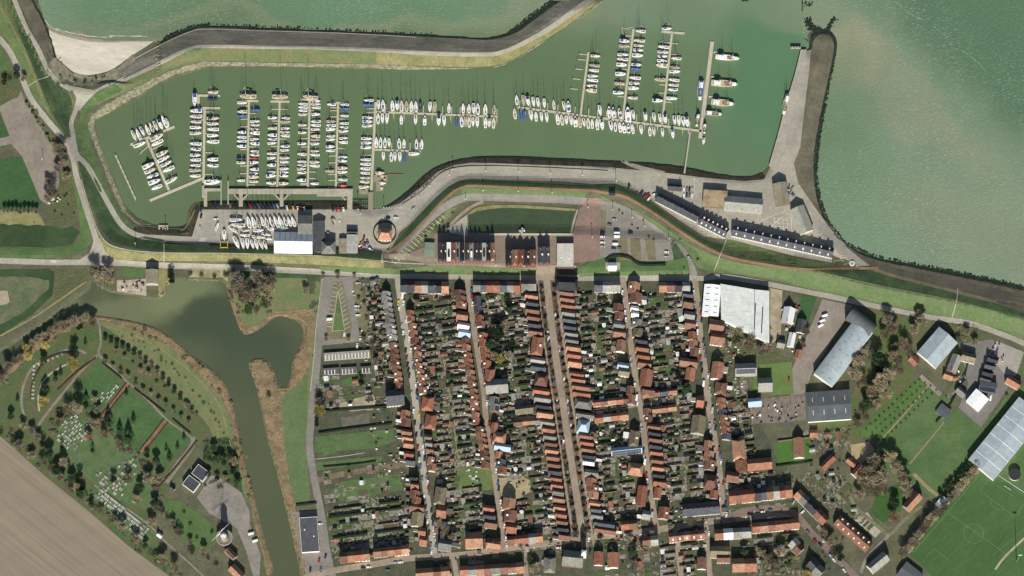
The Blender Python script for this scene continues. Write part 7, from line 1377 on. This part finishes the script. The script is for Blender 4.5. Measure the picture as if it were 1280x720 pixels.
# ---------------------------------------------------------------- graves
gs = MB(); gs.box(0, 0, 0, .95, 2.1, .22); gs.box(0, 1.0, 0, .95, .2, 1.0); SM = [mat('pale_gravestone', (184,182,168), (160,158,146), .5, fine=.1), mat('grey_gravestone', (128,128,122), fine=.1)]
gme = [gs.mesh('gravestone_pale', SM[0]), gs.mesh('gravestone_grey', SM[1])]; GC = {}
def graves(poly, ang, dx, dy, prob, where, sc_=1.15):
    cs, sn = math.cos(rad(ang)), math.sin(rad(ang)); xs = [p[0] for p in poly]; ys = [p[1] for p in poly]; cx, cy = sum(xs)/len(xs), sum(ys)/len(ys); k = 60; Q = []
    for i in range(-k, k):
        for j in range(-k, k):
            x, y = cx+i*dx*cs-j*dy*sn, cy+i*dx*sn+j*dy*cs
            if min(xs) < x < max(xs) and min(ys) < y < max(ys): Q.append((x, y))
    Q.sort(key=lambda q: (round((q[0]-q[1]*.0)/3), q[1])); ins = inside(Q, poly)
    for (x, y), ok in zip(Q, ins):
        if not ok or R.random() > prob: continue
        j = 0 if R.random() < .75 else 1; GC[(j, where)] = GC.get((j, where), 0)+1; o = link('gravestone', gme[j]); o.location = (*W(x, y), H(x, y)+.16); o.rotation_euler = (0, 0, rad(-ang)); o.scale = (sc_*R.uniform(.8,1.2), sc_, 1)
        tag(o, f"{('pale', 'grey')[j]} grave slab with headstone {where}, {ordn(GC[(j, where)])} from its west corner", 'grave', f"{('pale', 'grey')[j]} graves {where}")
graves([(82,524),(96,518),(112,534),(110,548),(96,566),(84,560),(66,548)], 40, 2.6, 4.6, .55, 'in the north-western grave field')
graves([(120,592),(140,588),(156,600),(160,616),(150,622),(128,612)], 38, 2.4, 4.4, .5, 'in the middle grave field'); graves([(148,578),(168,574),(178,590),(166,602),(150,596)], 38, 2.6, 4.4, .45, 'in the eastern grave field')
graves([(122,612),(132,614),(158,634),(152,646),(134,634),(118,622)], 38, 2.2, 4.4, .8, 'in the south-western strip of graves'); graves([(158,636),(168,644),(186,660),(178,674),(158,658),(150,646)], 38, 2.2, 4.4, .75, 'in the southern strip of graves')
graves([(112,500),(146,480),(150,484),(120,516)], 38, 2.6, 4.4, .5, 'beside the upper rust path')
for i in range(15): a = rad(200-i*8); x, y = 72+31*math.cos(a), 486-35*math.sin(a)*.98; x, y = 41+i*.2+(0 if i < 8 else (i-8)*5.6), (498-i*5 if i < 8 else 458-(i-8)*2.6); o = link('gravestone', gme[0]); o.location = (*W(x, y), H(x, y)+.16); o.scale = (1.5, 1.1, 1); o.rotation_euler = (0, 0, rad(90 if i < 8 else 20)); tag(o, f'pale grave slab on the curved hedge ring, {ordn(i+1)} from its foot', 'grave', 'pale graves on the curved ring')
# clipped hedges of the cemetery
def hedge(pts, h, th, label, m=None, cat='hedge', name='clipped_hedge', sm=1): return wall(name, smooth(pts, 3) if sm else pts, h, th, m or FM[1], label, cat)
RH = mat('copper_hedge', (92,74,56), (76,62,46), .6, fine=.35, fscale=2)
hedge([(57,450),(74,443),(86,442),(92,444)], 1.4, 1.2, 'copper coloured curved hedge, upper arc of the ring', RH); hedge([(38,498),(40,482),(46,468),(54,456)], 1.4, 1.2, 'copper coloured curved hedge, left arc of the ring', RH)
hedge([(72,488),(96,466),(120,448)], 1.2, .9, 'long straight copper hedge beside the cemetery path', RH); hedge([(128,454),(148,470),(152,474)], 1.2, 1.0, 'dark hedge at the upper corner of the lawns'); hedge([(168,486),(186,500),(206,516)], 1.2, 1.0, 'dark hedge above the middle lawn'); hedge([(216,524),(228,534),(238,542)], 1.2, 1.0, 'dark hedge above the eastern lawn')
for i, A in enumerate([[(126,520),(142,500),(158,479)], [(130,524),(146,502),(163,482)], [(174,564),(190,544),(205,524)], [(179,567),(195,547),(210,528)]]): hedge(A, 1.0, .6, ['outer', 'inner', 'outer', 'inner'][i]+' copper hedge flanking the '+('northern' if i < 2 else 'southern')+' rust path', RH)
hedge([(196,612),(214,592),(232,570),(246,552)], 1.5, 1.0, 'brown hedge beside the grey cemetery lane', RH); hedge([(481+14*math.cos(a*PI/10), 291+14*math.sin(a*PI/10)) for a in range(-1, 21)], 1.1, .9, 'round dark hedge circling the dike house')
hedge([(757,328),(766,322),(785,323),(800,332),(832,332)], 2.2, 1.6, 'dark wavy hedge below the car park'); hedge([(1212,440),(1206,470),(1200,484),(1184,512),(1170,528)], 1.8, 1.2, 'long dark hedge along the eastern farmyard'); hedge([(370,632),(396,629)], 1.6, 1.4, 'dark hedge above the depot car park', sm=0)
hedge([(1232,566),(1250,540),(1272,508)], 1.6, 1.0, 'dark hedge beside the huge ribbed hall'); hedge([(398,542),(440,536),(490,530)], 1.8, 1.2, 'dark hedge along the top of the western allotments'); hedge([(398,515),(440,512),(490,508)], 1.8, 1.2, 'dark hedge beside the pale dirt yard')
hedge([(972,552),(1012,547)], 1.8, .8, 'brick wall along the top of the villa lawn', FM[2], 'wall', 'garden_wall', sm=0); hedge([(970,583),(1016,577)], 1.8, 1, 'dark hedge along the foot of the villa lawn', sm=0)
hedge([(207,306),(300,310),(400,312),(478,318)], 1.2, .6, 'long low dark wall along the foot of the town dike', PILE, 'wall', 'retaining_wall')
hedge([(404,584),(440,581),(470,577)], 1.4, .7, 'dark hedge across the western allotments', sm=0); hedge([(440,640),(505,634)], 1.5, .8, 'dark hedge across the south-western gardens', sm=0)
# football pitch rail, goals, masts, tank
wall('pitch_rail', [(1135,692),(1226,580),(1284,618),(1400,694)], .5, .35, FRAME, 'white rail around the football pitch', 'railing')
t = empty('football_goal', (*W(1259,611), H(1259,611)+.2), rad(-33)); tag(t, 'white football goal at the upper end of the pitch', 'goal'); m = MB(); m.tube((-3.66,0,0), (-3.66,0,2.44), .08); m.tube((3.66,0,0), (3.66,0,2.44), .08); m.tube((-3.7,0,2.44), (3.7,0,2.44), .08); mk(m, 'goal_frame', FRAME, t)
m = MB()
for i in range(12): x = -3.6+i*.65; m.tube((x,0,2.4), (x,1.8,0), .02, n=3)
for i in range(5): m.tube((-3.66,.36*i,2.4-.48*i), (3.66,.36*i,2.4-.48*i), .02, n=3)
mk(m, 'net', FRAME, t)
def mast(px, py, h, label, head=2.0, name='floodlight_mast', cat='floodlight'):
    t = empty(name, (*W(px, py), H(px, py))); tag(t, label, cat); m = MB(); m.tube((0,0,0), (0,0,h), .25+h*.006, .12, n=8); mk(m, 'pole', STEEL, t); m = MB(); m.box(0, 0, h-.3, head, .5, .9); mk(m, 'lamp_head', FRAME, t); return t
mast(1270.5,702, 31, 'tall white floodlight mast beside the football pitch', 3.4); mast(448,266, 12, 'slim lamp mast at the corner of the western quay', 1, 'lamp_mast', 'lamp post')
LMP = [(54,202),(170,308),(207,288),(566,215),(562,222),(524,250),(538,236),(607,217),(648,218),(688,220),(728,222),(582,252),(604,242),(648,243),(690,245),(770,230),(766,265),(790,275),(805,286),(836,302),(480,262),(451,270),(620,335),(655,336),(580,331),(735,262),(740,300)]
for i, (x, y) in enumerate(LMP):
    o = mast(x, y, 8, f"slim grey lamp post on the harbour and dike roads, {ordn(sorted(LMP).index((x, y))+1)} from the west", .9, 'lamp_post', 'lamp post'); o['group'] = 'lamp posts along the harbour roads'
t = MB(); t.tube((0,0,-1), (0,0,4), 5.2, n=24); t.tube((0,0,4), (0,0,4.25), 5.5, n=24, mi=1); o = t.build('water_tank', [WW, RF['D'][1]]); o.location = (*W(1268,594), H(1268,594)); tag(o, 'round black topped tank with pale rim by the pitch corner', 'tank')
# mooring piles off the mole head, weedy groynes
for i, (x, y) in enumerate([(1003,1),(1003,5),(1003,9),(1003,13)]): t = MB(); t.tube((0,0,-6), (0,0,2.5), .45); o = t.build('mooring_pile', PILE); o.location = (*W(x, y), SEA_Z); tag(o, f'dark timber pile in the fairway off the mole, {ordn(i+1)} from the top', 'pile', 'timber piles off the mole head')
def rockheap(name, pts, n, rad_, label, kind=None):
    mb = MB(); cx, cy = W(*pts[0])
    for i in range(n):
        t = R.random()*(len(pts)-1); k = int(t); f = t-k; x = pts[k][0]+(pts[k+1][0]-pts[k][0])*f+R.gauss(0, rad_*.45); y = pts[k][1]+(pts[k+1][1]-pts[k][1])*f+R.gauss(0, rad_*.45); a, b = W(x, y); s_ = R.uniform(.8, 1.9)
        mb.box(a-cx, b-cy, R.uniform(-.9, -.1), s_, s_*R.uniform(.6, 1), R.uniform(.7, 1.4), R.uniform(0, 3), 0, R.uniform(.4, .8))
    o = mb.build(name, WEED); o.location = (cx, cy, SEA_Z); tag(o, None, None, None, 'stuff'); return o
rockheap('rubble', [(1010,24),(1012,30),(1018,36),(1026,40)], 230, 5, ''); rockheap('rubble', [(1044,20),(1040,28),(1034,36),(1032,40)], 110, 3.4, ''); rockheap('rubble', [(1006,4),(1010,6),(1016,4)], 26, 2.4, '')
rockheap('rubble', [(926,-1),(935,-1)], 30, 2, ''); rockheap('rubble', [(1044,66),(1036,108),(1029,145),(1023,185),(1020.5,215),(1025,246),(1035,275),(1057,303),(1089,318),(1150,331)], 520, 1.5, ''); rockheap('rubble', [(204,47),(236,34),(260,30),(400,35.5),(540,42)], 300, 1.4, ''); rockheap('rubble', [(1150,331),(1220,344),(1290,360)], 160, 1.4, '')
rockheap('rubble', [(630,46),(645,34),(665,18),(690,0)], 180, 2.2, ''); rockheap('rubble', [(50,14),(56,36),(62,50),(68,70)], 90, 1.2, '')
# clutter of yards
KC, CQ = {}, []
def clutter(n, box, where, sz=(1, 3)):
    for i in range(n):
        x, y = R.uniform(box[0], box[2]), R.uniform(box[1], box[3]); mb = MB(); a, b = R.uniform(*sz), R.uniform(*sz); mb.box(0, 0, 0, a, b, R.uniform(.5, 1.6), 0, 0, .97); mb.box(a*.1, 0, .3, a*.5, b*.6, R.uniform(1.0, 1.9), 0, 0, .9)
        cn, m = R.choice((('white', FRAME), ('tan', TIMB), ('grey', WG), ('brown', WALLS[3]), ('blue', BLUC), ('rusty', mat('rusty_boom', (120,82,62))))); o = mb.build('storage_crate', m); o.location = (*W(x, y), H(x, y)+.15); o.rotation_euler = (0, 0, R.uniform(0, 3)); KC[(cn, where)] = KC.get((cn, where), 0)+1; CQ.append((x, o, cn, where)); tag(o, f'{cn} covered crate stored {where}', 'crate', f'{cn} crates {where}')
clutter(26, (976,376,1000,440), 'in the yard east of the factory'); clutter(34, (940,505,1004,530), 'in the scrap yard', (.8, 2.4)); clutter(18, (1240,430,1256,456), 'on the slab court of the eastern yard', (.8, 2)); clutter(14, (150,352,180,366), 'on the gravel yard by the pond', (.8, 2.4)); clutter(10, (60,240,76,254), 'at the foot of the western yard', (1, 3)); clutter(8, (985,232,992,250), 'beside the darker quay barn', (1, 3)); clutter(9, (448,294,460,314), 'by the roundabout', (1, 2.6)); clutter(8, (405,272,425,292), 'north of the clubhouse', (1, 3)); clutter(10, (1193,462,1206,482), 'in the eastern farmyard', (.8, 2.2))
mb = MB(); mb.tube((0,0,0), (0,0,1), 2.3, n=18); mb.tube((0,0,1), (0,0,1.05), 1.6, n=18, mi=1); o = mb.build('round_monument', [FRAME, GRYC]); o.location = (*W(1065,330), H(1065,330)); tag(o, 'small round white monument at the east end of the lofts', 'monument')
for i, (x, y) in enumerate([(628,302),(632,303),(636,302)] if False else [(652,289)]): mb = MB(); [mb.box(R.uniform(-2.6,2.6), R.uniform(-1.6,1.6), 0, 1.3, 1.3, 1.2, R.random()) for _ in range(11)]; o = mb.build('picnic_furniture', FRAME); o.location = (*W(x, y), H(x, y)+.3); tag(o, None, None, None, 'stuff')

CQ.sort(key=lambda q: q[0]); KD = {}
for x, o, cn, where in CQ:
    KD[(cn, where)] = KD.get((cn, where), 0)+1
    if KC[(cn, where)] > 1: o['label'] = f"{cn} covered crate {where}, {ordn(KD[(cn, where)])} such from the west"

# loose garden things: pots, tables, frost covers, bins, low walls
for nm_, m_, n_, sz, hh in (('garden_clutter', FRAME, 420, (.5, 2.0), (.3, 1.0)), ('garden_clutter', WG, 520, (.7, 3.2), (.15, 1.6)), ('garden_clutter', WALLS[3], 420, (.6, 3.0), (.3, 2.0)), ('garden_clutter', RF['D'][1], 380, (.8, 3.0), (.5, 2.3)), ('garden_clutter', RF['B'][0], 200, (.8, 2.6), (.5, 2.3))):
    mb = MB(); k = 0
    while k < n_:
        y = R.uniform(362, 690); s_ = R.choice((1, 2, 3, 4, 5)); side = R.choice((-1, 1)); d0, d1 = {(1,-1): (24,60), (1,1): (16,36), (2,-1): (20,34), (2,1): (16,40), (3,-1): (31,46), (3,1): (31,46), (4,-1): (20,36), (4,1): (21,38), (5,-1): (20,38), (5,1): (22,48)}[(s_, side)]
        x = sx(s_, y)+side*R.uniform(d0, d1)
        if s_ == 1 and side < 0 and y < 480 and R.random() < .2: continue
        a_, b_ = W(x, y); l_ = R.uniform(*sz); mb.box(a_, b_, H(x, y), l_, R.uniform(sz[0], sz[0]+(l_-sz[0])*.7+.1), R.uniform(*hh), rad(7.4)+R.gauss(0, .12), 0, R.choice((1, 1, .6))); k += 1
    tag(mb.build(nm_, m_), None, None, None, 'stuff')

rockheap('rubble', [(1011,78),(1008,110),(1004,140),(999,165),(995,185)], 90, 1.6, '')
for o in [o for o in C.objects if o.name.startswith('rubble') and o.location.z == SEA_Z and abs(o.location.x-W(1011,78)[0]) < .01 and abs(o.location.y-W(1011,78)[1]) < .01]: o.location.z = H(1006, 120)+.5; o.data.materials[0] = RIPR
